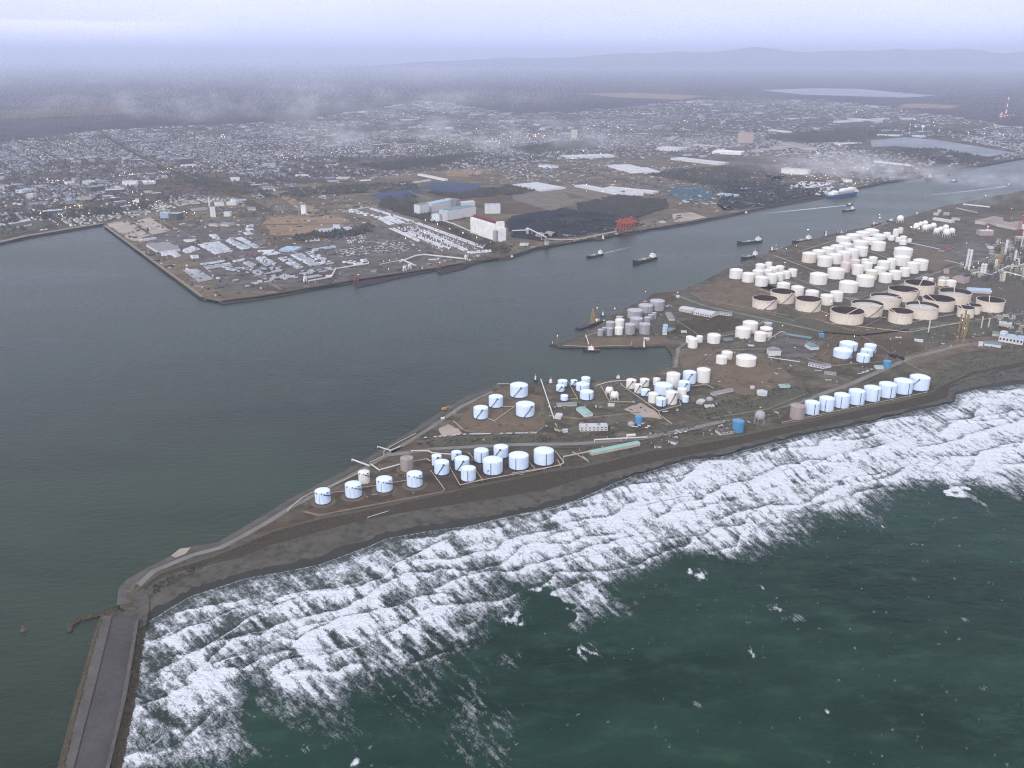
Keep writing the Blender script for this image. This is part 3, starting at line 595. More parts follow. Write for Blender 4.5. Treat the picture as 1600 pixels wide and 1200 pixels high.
# more, fainter breaker lines running with the shore
for k in range(7):
    tf = t_sh*.6+18+k*36+(fbm(Sx/95+k*13, Sx*0+k*3, 3)-.5)*62+(fbm(Sx/20+k*5, Sx*0+k, 3)-.5)*10; e = T-tf; on = np.clip((fbm(Sx/70+k*31, Sx*0+k*7, 2)-.40)/.12, 0, 1)*np.clip((t_out+10-T)/20, 0, 1)
    foam = foam*(1-.26*on*np.exp(-((e+5)/5)**2)); foam = foam+on*(.50*np.exp(-np.clip(e, 0, None)/16)*(e > 0)); crest = np.maximum(crest, on*.8*np.exp(-((e-1.4)/1.3)**2)); hgt = hgt+on*1.1*np.exp(-np.clip(e, 0, None)/8)*(e > -5)*np.clip((e+5)/6, 0, 1)
foam = np.clip(foam, 0, 1.2)
# calmer dark lanes near the beach and thin swash edge
near = np.clip(D/22, 0, 1); foam = foam*(.35+.65*near)
swash = np.exp(-((D-1.5-3*(fbm(Sx/18, Sx*0+1, 3)))/1.3)**2)*.75+np.exp(-((D-13-9*fbm(Sx/30, Sx*0+4, 3))/1.4)**2)*.6
foam = np.maximum(foam, swash); foam = np.maximum(foam, crest*.98*np.clip(reach*2.5, 0, 1))
# lacy veins beyond the breakers
rid = 1-np.abs(2*fbm(streak_u/11+40, T/34+2, 4)-1); vein = np.clip((rid-.90)/.09, 0, 1)
zone = np.clip(1-np.abs(T-t_out-40)/85, 0, 1)*np.clip(fbm(Sx/60+9, T/60, 2)*2.6-.85, 0, 1)
foam = np.maximum(foam, vein*zone*.26)
inner = np.clip(1-np.abs(D-45)/60, 0, 1)*np.clip(1-wide*1.6, 0, 1)
foam = np.maximum(foam, vein*inner*.45)
# veiled blobs of old foam and whitecaps out to sea
for (px, py, a, b, am) in ((735, 1110, 34, 60, .36), (915, 1018, 22, 10, .8), (800, 1030, 22, 8, .5), (660, 1070, 30, 40, .36), (780, 1150, 26, 40, .32), (1095, 898, 9, 7, 1.2), (1080, 892, 8, 4, 1.0), (802, 968, 16, 9, 1.1), (1213, 950, 12, 4, .9),
                           (1240, 965, 18, 4, .5), (1190, 918, 5, 3, 1.0), (1175, 1018, 5, 6, 1.0), (1296, 793, 9, 7, 1.2), (1003, 885, 6, 3, 1.1), (555, 1190, 7, 4, 1.1), (478, 1172, 7, 5, .7), (1335, 1012, 3, 2, .6),
                           (1378, 823, 3, 2, .8), (1455, 820, 4, 2, .8), (1540, 1075, 8, 3, .4), (1293, 1112, 3, 2, .9), (1048, 1165, 5, 3, .5), (930, 1160, 6, 3, .4), (1600, 765, 7, 5, 1.0), (1425, 905, 8, 3, .35), (1505, 968, 8, 3, .35), (1090, 1100, 9, 4, .4)):
    c = G(px, py, 0); sc = 1/pxm(c); s_, t_ = ST(c)
    ra, rb = a*sc, b*sc*2.2
    q = np.exp(-(((X-c.x)/ra)**2+((Y-c.y)/rb)**2))
    if am < .58: foam = np.maximum(foam, np.clip(am*1.5*q*(.62+3.2*(spread-.5)+2.2*(cells-.5)), 0, .55)); continue
    foam = np.maximum(foam, np.clip(am*q*1.2+((cells-.5)*3.2+(fbm(Sx/3.2+px, T/5+py, 3)-.5)*2.2 if am > .8 else (rid-.86)*5+(spread-.5)*2.5)*np.clip(q*2.5, 0, 1)-.22, 0, 1))
    if am > .8: hgt = hgt+q*1.0
# small random whitecaps
wc = np.clip((fbm(Sx/7, T/3.6, 3)-.80)/.06, 0, 1)*(T > t_out+10); foam = np.maximum(foam, wc*.6)
silt = np.clip(1-(T-t_sh)/(60+90*fbm(Sx/70, T/90+8, 3)), 0, 1)*.8+np.clip((t_out+30-T)/160, 0, 1)*.45
silt = np.clip(silt, 0, 1)*(.55+.6*fbm(Sx/40, T/40, 3))
swell = (np.sin((T+14*fbm(Sx/90, T/90, 2)*2)/9.5)*.35+np.sin((T*.92+Sx*.25)/15+fbm(Sx/60, T/50, 2)*6)*.45)*np.clip(D/30, 0, 1)
Z = -.25+hgt*np.clip(D/12, .05, 1)+swell*.7+(fbm(Sx/8, T/6, 3)-.5)*1.1*np.clip(D/12, 0, 1)
Z = np.where(D < 0, -.25-0.02*D, Z)
Z = np.where(U < -6, np.minimum(Z, -.35), Z)
jE = int(np.argmax(ts > -20)); edge = [Vector((X[j, 0]+(4 if ts[j] < 640 else 60), Y[j, 0], 0)) for j in range(len(ts)-1, jE, -3)]
patch('harbour_water', [Vector((-HX, edge[0].y, 0))]+edge+[Vector((p.x, p.y, 0)) for p in Kp]+[Vector((40000, Kp[-1].y, 0)), Vector((HX, 20000, 0)), Vector((-HX, 20000, 0))], 'harbour_water', -.3)
grid_mesh('sea', X, Y, Z, 'sea_water', {'foam': np.clip(foam-.03, 0, 1.2), 'silt': np.clip(silt, 0, 1), 'su': streak_u, 'tt': T}, kind='structure')
# ---------------------------------------------------------------- far hills
def hills(name, x0, x1, y, seed, hmax, px_ridge):
    xs = np.linspace(x0, x1, 260); ysr = np.linspace(-4000, 4000, 24); XX, YY = np.meshgrid(xs, ysr)
    prof = np.interp(xs, [p[0] for p in px_ridge], [p[1] for p in px_ridge])[None, :]
    fall = np.clip(1-np.abs(YY)/4000, 0, 1)**.8
    ZZ = prof*fall*(.72+.5*fbm(XX/2600+seed, YY/2600, 4))
    grid_mesh(name, XX, YY+y, ZZ+1, 'forest_floor', kind='structure')
def ridge(pts, y): return [((px-800)/FOC*(y*math.cos(PITCH)+CAM_H*math.sin(PITCH)), CAM_H+(88-py)/1478.*y) for px, py in pts]
R1 = ridge([(780, 88.5), (960, 84.5), (1040, 81), (1110, 78.5), (1180, 77), (1230, 76), (1300, 78), (1400, 79.5), (1500, 77.5), (1600, 76.5), (1800, 76), (2200, 84)], 50000)
R1 = [(R1[0][0]-9000, 0)]+R1
hills('hills', R1[0][0], R1[-1][0], 50000, 3, 1, R1)
# ---------------------------------------------------------------- the hazy air
mh = bpy.data.materials.new('haze_air'); mh.use_nodes = True; t = mh.node_tree; t.nodes.clear()
pv = N(t, 'ShaderNodeVolumePrincipled', Density=4.1e-5, Anisotropy=0.1); pv.inputs['Color'].default_value = (.70, .79, 1.0, 1)
o_ = t.nodes.new('ShaderNodeOutputMaterial'); t.links.new(pv.outputs[0], o_.inputs['Volume']); MATS['haze_air'] = mh
HAZE = MB().box(0, 76000, -12, 360000, 170000, 1190).build('haze', 'haze_air', kind='stuff')
# ================================================================ tanks
mat('white_paint', (.78, .77, .74), .5, (.70, .68, .65), .12, .6, coord='obj', stretch=(1, 1, .15), col3=(.60, .55, .50), scale3=.5, amt3=.45)
mat('white_roof', (.74, .74, .74), .6, (.66, .66, .66), .15, .7, coord='obj', col3=(.55, .54, .52), scale3=.6, amt3=.35)
mat('blue_white_paint', (.66, .79, .95), .45, (.61, .74, .91), .12, .6, coord='obj', stretch=(1, 1, .15), col3=(.45, .55, .62), scale3=.5, amt3=.45)
mat('blue_white_roof', (.68, .79, .92), .55, (.63, .75, .88), .15, .7, coord='obj')
mat('cream_paint', (.74, .68, .58), .5, (.68, .61, .52), .08, .7, coord='obj', stretch=(1, 1, .2), col3=(.50, .37, .28), scale3=.4, amt3=.55)
mat('pink_paint', (.66, .57, .54), .6, (.60, .50, .47), .1, .7, coord='obj', stretch=(1, 1, .2), col3=(.45, .33, .29), scale3=.4, amt3=.35)
mat('grey_paint', (.36, .36, .38), .55, (.30, .30, .32), .1, .7, coord='obj', stretch=(1, 1, .2), col3=(.25, .22, .21), scale3=.5, amt3=.4)
mat('grey_roof', (.44, .44, .49), .55, (.37, .37, .42), .12, .7, coord='obj')
mat('taupe_paint', (.34, .30, .28), .6, (.29, .25, .24), .1, .7, coord='obj', stretch=(1, 1, .2))
mat('sky_blue_paint', (.09, .27, .48), .5, (.075, .23, .42), .2, .6, coord='obj', stretch=(1, 1, .2))
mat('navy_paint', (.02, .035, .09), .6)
mat('dark_metal', (.05, .06, .08), .6)
mat('rust_deck', (.055, .032, .028), .85, (.035, .022, .022), .08, .8, coord='obj')
mat('green_deck', (.02, .045, .05), .8, (.015, .03, .035), .08, .8, coord='obj')
mat('pale_deck', (.55, .54, .54), .7, (.45, .44, .43), .06, .8, coord='obj', col3=(.32, .29, .27), scale3=.15, amt3=.5)
mat('ring_beam', (.62, .57, .47), .6)
mat('red_paint', (.35, .05, .03), .6)
def solve(x0, x1, yt, yb, dome=0):
    cx = (x0+x1)/2; n = G(cx, yb); d = Vector((n.x, n.y, 0)).normalized()
    c = n.copy(); R = (x1-x0)/2/pxm(c)
    for _ in range(4): c = n+d*R; R = (x1-x0)/2/pxm(c)
    far = c+d*R; b = (600-yt)/FOC
    H = CAM_H-LAND+far.y*(b*math.cos(PITCH)-math.sin(PITCH))/(math.cos(PITCH)+b*math.sin(PITCH))-R*.08
    return Vector((c.x, c.y, LAND)), R, max(H, 3)
TANKS = []
def stair(o, R, H, a0, a1, m='dark_metal', n=14, w=.9):
    mb = MB(); pts = []
    for k in range(n+1):
        a = a0+(a1-a0)*k/n; z = .4+(H-.4)*k/n; pts.append((R*1.012*math.cos(a)+.4*math.cos(a), R*1.012*math.sin(a)+.4*math.sin(a), z))
    mb.path(pts, w, 1.1); a = a1; mb.box((R+.6)*math.cos(a), (R+.6)*math.sin(a), H-.5, 3, 2.6, 1.6, a)
    return mb.build('stairway', m, o)
def tank(z, v, label, kind='white', st=None, group='storage tanks', cat='storage tank'):
    ox, oy, k = z; x0, x1, yt, yb = [ (ox if i < 2 else oy)+q/k for i, q in enumerate(v[:4])]
    c, R, H = solve(x0, x1, yt, yb); n = 40 if R*pxm(c) > 8 else 26
    o = thing('storage_tank' if kind != 'open' and kind != 'openwhite' else 'floating_roof_tank', label, cat, c, 0, group)
    wall, roof = {'white': ('white_paint', 'white_roof'), 'blue': ('blue_white_paint', 'blue_white_roof'), 'pink': ('pink_paint', 'pink_paint'), 'grey': ('grey_paint', 'grey_roof'),
                  'taupe': ('taupe_paint', 'taupe_paint'), 'sky': ('sky_blue_paint', 'sky_blue_paint'), 'cream': ('cream_paint', 'white_roof'), 'open': ('cream_paint', 'rust_deck'),
                  'openwhite': ('cream_paint', 'pale_deck'), 'opengreen': ('cream_paint', 'green_deck')}[kind]
    if kind.startswith('open'):
        mb = MB(); mb.cyl(0, 0, 0, R, H, n=56, top=False); mb.cyl(0, 0, H, R, H, R-.5, n=56, top=False)
        vs = []; nn = 56
        for zz in (H, .5):
            for i in range(nn): a = 2*math.pi*i/nn; vs.append(((R-.5)*math.cos(a), (R-.5)*math.sin(a), zz))
        mb.add(vs, [(i, nn+i, nn+(i+1) % nn, (i+1) % nn) for i in range(nn)], 1, True); mb.build('shell', [wall, 'rust_deck'], o)
        dz = {'open': .45, 'openwhite': .72, 'opengreen': .5}[kind] if len(v) < 5 else v[4]
        mb = MB(); mb.cyl(0, 0, H*dz-1, R-.9, H*dz, n=56); mb.cyl(0, 0, H*dz, R-2.2, H*dz+.5, R-2.2, n=56, top=False)
        for i in range(7): a = i*.9; mb.box(R*.62*math.cos(a), R*.62*math.sin(a), H*dz, 1.6, 1.6, 1.2)
        mb.build('floating_deck', roof, o)
        for zz in (.985, .86):
            mb = MB(); mb.cyl(0, 0, H*zz, R+.9, H*zz+.5, n=56, top=True, bot=True) if zz < .9 else mb.cyl(0, 0, H*zz, R+1.0, H*zz+.6, n=56, top=False, bot=False)
            if zz < .9: mb = MB(); mb.cyl(0, 0, H*zz, R+.1, H*zz, R+1.1, n=56, top=False); mb.cyl(0, 0, H*zz, R+1.1, H*zz+.5, R+1.1, n=56, top=False); mb.cyl(0, 0, H*zz+.5, R+1.1, H*zz+.5, R+.1, n=56, top=False)
            else: mb.cyl(0, 0, H*zz+.6, R+1.0, H*zz+.6, R-.2, n=56, top=False)
            mb.build('stiffening_ring', 'ring_beam', o)
        mb = MB(); a = st if st is not None else -1.1
        mb.bar((R*math.cos(a), R*math.sin(a), H+.8), (R*.15*math.cos(a+2.6), R*.15*math.sin(a+2.6), H*dz+.6), 1.4, 1.0); mb.box(R*math.cos(a), R*math.sin(a), H, 3.4, 3.4, 1.6, a); mb.build('rolling_ladder', 'cream_paint', o)
        stair(o, R+.6, H, a-.9, a)
    else:
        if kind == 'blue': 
            mb = MB(); mb.cyl(0, 0, 0, R+.7, 1.9, n=n, top=False); mb.cyl(0, 0, 1.9, R+.7, 1.9, R, n=n, top=False); mb.build('skirt_and_shade', 'navy_paint', o)  # navy base ring, enlarged to stand in for shade at the tank foot
        mb = MB(); mb.cyl(0, 0, 0, R, H*.96, n=n, top=False)
        if n == 40:
            for q in (.25, .5, .75): mb.cyl(0, 0, H*.96*q, R+.07, H*.96*q+.22, n=n, top=False)
        mb.build('shell', wall, o)
        mb = MB(); mb.cyl(0, 0, H*.96, R*1.0, H*.96, R*1.015, n=n, top=False); mb.cyl(0, 0, H*.96, R*1.015, H*.975, R*1.015, n=n, top=False); mb.dome(0, 0, H*.975, R*1.015, R*.24 if kind not in ('grey', 'taupe') else R*.05, n)
        if n == 40: mb.box(R*.3, -R*.3, H*.98+R*.05, 1.6, 1.6, 1.5); mb.cyl(-R*.2, R*.1, H*.98+R*.08, .6, H*.98+R*.12+1.2, n=8)
        mb.build('roof', roof, o)
        if n == 40:
            mb = MB(); m2 = 36; rr = R*1.0
            pts = [(rr*math.cos(2*math.pi*i/m2), rr*math.sin(2*math.pi*i/m2), H*.975+1.1) for i in range(m2+1)]; mb.path(pts, .16)
            for p in pts[::2]: mb.bar((p[0], p[1], H*.975-.1), p, .14)
            mb.build('handrail', 'dark_metal' if kind == 'blue' else wall, o)
        if st is not None and st > 20:
            m = MB(); a0, a1 = -1.25, -.12; m.bar(((R+.2)*math.cos(a0), (R+.2)*math.sin(a0), H*.90), ((R+3.5)*math.cos(a1), (R+3.5)*math.sin(a1)-1, H*.60), 1.1, 1.3); m.build('outlet_bridge', 'dark_metal', o)
            for a, z_ in ((-1.5, .93), (-.7, .95), (-2.2, .93)): MB().box((R+.3)*math.cos(a), (R+.3)*math.sin(a), H*z_, 1.2, 1.2, 1.6, a).build('vent', 'dark_metal', o)
            MB().bar(((R+.3)*math.cos(-1.8), (R+.3)*math.sin(-1.8), .5), ((R+.3)*math.cos(-1.8), (R+.3)*math.sin(-1.8), H*.9), .35).build('ladder', 'grey_paint', o)
        elif st is not None: stair(o, R, H*.96, st, st+(.95 if st < 10 else -.95))
        elif R*pxm(c) > 7: 
            a = -math.pi/2+random.uniform(-.5, .5); mb = MB(); mb.bar(((R+.5)*math.cos(a), (R+.5)*math.sin(a), .3), ((R+.5)*math.cos(a), (R+.5)*math.sin(a), H), .8, .8); mb.build('ladder', 'dark_metal' if kind == 'blue' else wall, o)
    TANKS.append((c, R, H)); return o
def sphere_tank(z, v, label, group='spherical gas tanks'):
    ox, oy, k = z; x0, x1, yt, yb = [(ox if i < 2 else oy)+q/k for i, q in enumerate(v)]
    c = G((x0+x1)/2, yb-1); R = (x1-x0)/2/pxm(c); o = thing('spherical_tank', label, 'gas tank', c, 0, group); h = R*.35
    mb = MB(); mb.sphere(0, 0, R+h, R, 24); mb.build('sphere', 'white_paint', o)
    for i in range(8):
        a = i*math.pi/4; mb = MB(); mb.bar((R*.96*math.cos(a), R*.96*math.sin(a), 0), (R*.96*math.cos(a), R*.96*math.sin(a), R+h), .9); mb.build('leg', 'white_paint', o)
    mb = MB(); mb.path([(R*1.02*math.cos(a), R*1.02*math.sin(a), h+R*(1+math.sin(q))) for a, q in ((0, 0), (.3, .3), (.6, .6))], .9); mb.cyl(0, 0, 2*R+h-.3, 2.2, 2*R+h+1.2, n=10); mb.build('platform', 'dark_metal', o)
    TANKS.append((c, R, 2*R)); return o
ZA = (450, 550, 4); ZB = (800, 500, 4); ZC = (1200, 450, 4); Z7 = (800, 250, 4); Z8 = (1200, 250, 4); ZD = (1250, 330, 8); ZE = (860, 440, 8); ZF = (1400, 420, 8); ZG = (1400, 300, 8)
gd = 'pale blue-white tanks along the sea dike'
for v, l, k, s in [((174, 270, 840, 960), 'outermost pale tank nearest the tip of the spit, dark slanting pipe', 'blue', 99),
        ((362, 464, 797, 922), 'second pale tank from the tip of the spit, navy base ring', 'blue', 99),
        ((444, 514, 730, 830), 'small narrow white tank standing behind the second tank from the spit tip', 'white', 99),
        ((555, 656, 765, 885), 'third pale tank from the spit tip, beside a yellow pipe', 'blue', 99),
        ((745, 843, 732, 855), 'fourth pale tank from the spit tip, just in front of the grey tank', 'blue', 99),
        ((705, 786, 640, 752), 'weathered grey-brown tank alone among the pale tanks near the harbour road', 'taupe', None),
        ((900, 962, 630, 722), 'narrow pale tank half hidden behind the tank with a long diagonal stair', 'blue', -2.2),
        ((916, 1010, 662, 777), 'pale tank with a long dark diagonal stair at the left end of the dense group', 'blue', -2.2),
        ((1022, 1087, 608, 690), 'smallest pale tank at the back of the dense group by the road', 'blue', -2.3),
        ((1043, 1135, 640, 752), 'pale tank with diagonal stair standing behind the front middle tank', 'blue', -2.3),
        ((1082, 1175, 700, 817), 'plain pale tank standing farthest forward in the dense group', 'blue', None),
        ((1163, 1254, 590, 700), 'plain pale tank behind the tank marked with small dark signs', 'blue', None),
        ((1285, 1377, 568, 672), 'pale tank with a left-hand stair at the back next to the road', 'blue', -2.6),
        ((1219, 1342, 641, 777), 'big pale tank marked with small dark green letters', 'blue', None),
        ((1380, 1503, 612, 745), 'big pale tank second from the inland end of the dike group', 'blue', None)]:
    o = tank(ZA, v, l, k, s, gd)
    if 'letters' in l:
        c, R, H = TANKS[-1]; mb = MB()
        for (u, h0, w_, h_) in ((-.45, .42, 3.2, .9), (-.50, .30, .9, 3.0), (-.42, .36, 2.2, .8), (-.50, .18, 1.0, 1.6)):
            a = -math.pi/2+u; mb.box((R+.12)*math.cos(a), (R+.12)*math.sin(a), H*h0, .2, w_, h_, a)
        mb.build('lettering', 'dark_metal', o)
tank(ZB, (135, 260, 783, 917), 'big pale tank at the inland end of the dike group, beside the pipe bridge', 'blue', None, gd)
gn = 'four tanks in the yard by the harbour'
for v, l, s in [((1388, 1499, 180, 293), 'pale tank with diagonal stair at the harbour side of the four-tank yard', -2.3), ((1255, 1344, 257, 355), 'middle of the three tanks in a slanting line in the four-tank yard', -2.3),
        ((1160, 1252, 325, 427), 'pale tank at the seaward tip of the four-tank yard', -2.3), ((1424, 1540, 298, 415), 'wide pale tank with a stair falling to the right in the four-tank yard', -1.8)]: tank(ZA, v, l, 'blue', s, gn)
gm = 'small pale tanks by the basin quay'
for v, l, s in [((285, 345, 365, 425), 'pale tank at the back of the stacked pair near the quay', None), ((275, 328, 397, 455), 'pale tank at the front of the stacked pair near the quay', -2.3), ((303, 350, 460, 512), 'smallest low pale tank standing alone beside the pipe rack', None),
        ((365, 408, 367, 415), 'small squat pale tank between two larger ones on the quay', -2.2), ((432, 488, 347, 410), 'tall pale tank closest to the basin edge', None), ((398, 483, 380, 455), 'wide pale tank with a dark emblem behind the green-roofed shed', None),
        ((423, 508, 427, 507), 'wide low pale tank directly behind the green-roofed shed', None)]: tank(ZB, v, l, 'blue', s, gm)
gc = 'dense group of tanks by the basin'
for v, l, k, s in [((712, 775, 360, 432), 'white tank with stair at the far left of the basin group', 'white', -2.4), ((797, 856, 357, 420), 'white tank with stair second along the back of the basin group', 'white', -2.3), ((880, 925, 355, 412), 'small narrow white tank third along the back of the basin group', 'white', None),
        ((763, 812, 392, 460), 'narrow white tank with stair on the second row of the basin group', 'white', -2.3), ((803, 860, 422, 482), 'short pale blue tank on the left front of the basin group', 'blue', -2.0), ((961, 1045, 317, 430), 'tall white tank towering in the middle back of the basin group', 'white', None),
        ((1064, 1146, 307, 408), 'tall pale blue tank with a long diagonal stair behind the basin group', 'blue', -2.4), ((1150, 1233, 290, 397), 'tall plain white tank at the far right of the basin group', 'white', None), ((887, 1000, 380, 478), 'widest pale blue tank in the centre of the basin group', 'blue', None),
        ((1034, 1110, 369, 455), 'pale blue tank with stair in front of the tall stair tank', 'blue', -2.3), ((1030, 1088, 415, 500), 'plain white tank right behind the small front tank of the basin group', 'white', None), ((955, 1030, 432, 532), 'tall white tank with stair at the front centre of the basin group', 'white', -2.0),
        ((850, 913, 443, 523), 'plain white tank at the front left of the basin group', 'white', None), ((898, 961, 473, 547), 'foremost pale blue tank at the corner of the bund', 'blue', None), ((1060, 1102, 466, 523), 'smallest pale tank at the right front of the basin group', 'blue', None)]: tank(ZB, v, l, k, s, gc)
sphere_tank(ZB, (583, 632, 418, 472), 'white spherical gas tank nearer the quay of the basin pair'); sphere_tank(ZB, (614, 666, 450, 504), 'white spherical gas tank nearer the road of the basin pair')
tank(ZB, (768, 814, 590, 658), 'bright blue tank standing alone in the middle of the yard', 'sky', None); tank(ZB, (1373, 1445, 613, 707), 'bright blue tank beside the shed on the sea dike', 'sky', None)
for v, l in [((1085, 1135, 94, 148), 'white tank at the back left of the trio at the basin head'), ((1150, 1190, 92, 143), 'small white tank at the right of the trio at the basin head'), ((1097, 1158, 103, 178), 'cream tank in front of the trio at the basin head'),
        ((1218, 1299, 77, 150), 'wide white tank alone beside the trio at the basin head'), ((1273, 1342, 213, 280), 'white tank at the front of the pair on bare earth'), ((1307, 1375, 187, 250), 'white tank at the back of the pair on bare earth'), ((1397, 1520, 207, 297), 'very wide low white tank on bare earth')]: tank(ZB, v, l, 'white', None, 'white tanks at the head of the basin')
for v, l in [((1437, 1531, 997, 1085), 'wide white tank at the back of the four by the workshops'), ((1393, 1488, 1033, 1117), 'wide white tank at the front left of the four by the workshops'), ((1545, 1622, 1035, 1110), 'white tank with a red stripe behind the four by the workshops'), ((1512, 1585, 1065, 1137), 'white tank at the front right of the four by the workshops')]:
    o = tank(Z7, v, l, 'white', None, 'white tanks by the workshops')
    if 'stripe' in l: c, R, H = TANKS[-1]; MB().cyl(0, 0, H*.72, R+.15, H*.84, n=40, top=False).build('stripe', 'red_paint', o)
tank(Z7, (1575, 1625, 1008, 1040), 'small grey tank behind the striped white tank', 'grey', None)
gp = 'five pale blue tanks inland'
for v, l, s in [((443, 551, 323, 403), 'wide pale blue tank at the back of the inland five', None), ((405, 520, 364, 448), 'widest pale blue tank with stair at the front of the inland five', -1.4), ((596, 671, 341, 410), 'pale blue tank with dark marks at the back right of the inland five', -1.5), ((575, 650, 370, 438), 'middle pale blue tank of the right three of the inland five', None), ((550, 630, 401, 473), 'pale blue tank at the front right of the inland five', None)]: tank(ZC, v, l, 'blue', s, gp)
tank(ZC, (718, 764, 446, 500), 'faded blue tank standing alone near the black sand heaps', 'sky', None)
tank(ZC, (133, 222, 715, 826), 'grey-brown tank at the spit end of the row of nine on the dike', 'taupe', None, 'row of nine tanks on the dike')
od = ['first', 'second', 'third', 'fourth', 'fifth', 'sixth', 'seventh', 'eighth']
for i, v in enumerate([(222, 314, 693, 800), (312, 405, 667, 779), (404, 500, 645, 758), (495, 595, 620, 738), (590, 692, 600, 716), (683, 790, 577, 694), (777, 892, 555, 671), (876, 995, 531, 648)]):
    tank(ZC, v, f'pale blue tank standing {od[i]} from the grey tank in the long row on the dike' if i < 7 else 'pale blue tank with a rooftop stair ending the long row on the dike', 'blue', -3.0 if i == 7 else None, 'row of nine tanks on the dike')
# grey group on the pier head
gg = 'grey tanks on the pier head'
for v, l, k in [((1238, 1420, 205, 372), 'wide grey tank farthest back on the pier head', 'grey'), ((1098, 1280, 260, 400), 'wide grey tank second from the back on the pier head', 'grey'), ((958, 1145, 322, 470), 'wide grey tank third from the back on the pier head', 'grey'),
        ((988, 1148, 425, 600), 'grey tank behind the two tall front grey tanks', 'grey'), ((822, 903, 422, 480), 'small grey tank peeking out behind the white pair', 'grey'), ((692, 803, 482, 600), 'grey tank left of the white pair on the pier head', 'grey'),
        ((806, 920, 450, 600), 'taller white tank behind, of the white pair on the pier head', 'white'), ((800, 904, 552, 672), 'white tank in front, of the white pair on the pier head', 'white'), ((645, 700, 560, 660), 'small slim grey tank between two others at the pier tip', 'grey'),
        ((700, 776, 565, 685), 'slim grey tank next to the white pair at the pier tip', 'grey'), ((588, 660, 583, 687), 'slim grey tank closest to the pier tip', 'grey'), ((928, 1056, 505, 670), 'tall grey tank right of the white pair on the pier head', 'grey'),
        ((1104, 1242, 500, 665), 'tall grey tank at the inland corner of the pier head', 'grey'), ((1168, 1245, 430, 530), 'grey tank first of three small ones behind the corner tank', 'grey'), ((1218, 1278, 400, 490), 'grey tank second of three small ones behind the corner tank', 'grey'), ((1262, 1322, 375, 470), 'grey tank third of three small ones behind the corner tank', 'grey')]:
    tank(ZE, v, l, k, None, gg)
# floating-roof tanks
go = 'big open-topped floating-roof tanks'
for v, l, k, s in [((-100, 50, 838, 937), 'open-topped cream tank at the harbour end of the front line', 'open', -1), ((12, 158, 797, 902), 'open-topped cream tank second from the harbour end, set back', 'open', -1), ((168, 323, 842, 953), 'open-topped cream tank with a reddish floor standing apart from the others', 'open', -.7),
        ((635, 815, 823, 935, .75), 'cream tank with a high pale deck and long dark smear, second row', 'openwhite', -.2), ((849, 1026, 740, 850), 'open-topped cream tank farthest back of the big ones', 'open', 1.0), ((747, 925, 778, 888), 'open-topped cream tank with brown floor and curved stair, behind the pale decks', 'open', -.4),
        ((1064, 1250, 793, 905, .6), 'cream tank with a half sunken pale deck at the back right', 'openwhite', 1.2), ((517, 704, 865, 983, .75), 'cream tank with a high pale deck beside the foremost dark one', 'openwhite', -.9), ((962, 1148, 835, 950), 'open-topped cream tank with a dark green floor', 'opengreen', 2),
        ((386, 585, 907, 1031, .5), 'foremost and largest open-topped cream tank with a dark floor', 'open', .5), ((854, 1047, 877, 998, .75), 'cream tank with a high pale deck in front of the green-floored one', 'openwhite', 1.4), ((749, 892, 919, 1027), 'smaller open-topped cream tank at the front between the pale decks', 'open', 2.4),
        ((1297, 1457, 847, 955), 'open-topped cream tank at the refinery end of the row', 'open', 1.2), ((1232, 1320, 892, 965), 'small pinkish open-topped tank at the back of the little pair', 'open', 2), ((1180, 1277, 905, 988), 'small pinkish open-topped tank with diagonal stair at the front of the little pair', 'open', 2)]:
    tank(Z8, v, l, k, s, go)
# white field: 8x crop coordinates
gw = 'white cone-roof tanks of the inland tank farm'
rowA = [(448, 630, 303, 400), (572, 745, 272, 375), (690, 862, 240, 350), (803, 975, 212, 310)]
for i, v in enumerate(rowA): tank(ZD, v, f'wide white tank {od[i]} from the left in the hindmost row by the channel', 'white', None, gw)
rowB = [(658, 845, 352, 470), (785, 960, 320, 420), (905, 1065, 277, 360), (1035, 1128, 258, 340)]
for i, v in enumerate(rowB): tank(ZD, v, f'white tank {od[i]} from the left in the second row from the channel', 'white', None, gw)
tank(ZD, (885, 1055, 362, 502), 'white tank standing clear right of the second row from the channel', 'white', None, gw)
rowC = [(20, 195, 500, 652), (145, 310, 470, 600), (265, 425, 437, 560), (378, 535, 410, 530), (482, 642, 382, 500)]
for i, v in enumerate(rowC): tank(ZD, v, f'{"cream" if i == 0 else "white"} tank {od[i]} from the left in the diagonal row nearest the jetties', 'cream' if i == 0 else 'white', None, gw)
rowD = [(213, 388, 547, 700), (343, 510, 515, 665), (455, 620, 485, 640), (562, 722, 455, 610), (670, 832, 428, 570)]
for i, v in enumerate(rowD): tank(ZD, v, f'white tank {od[i]} from the left in the diagonal row behind the two stand-alone tanks', 'white', None, gw)
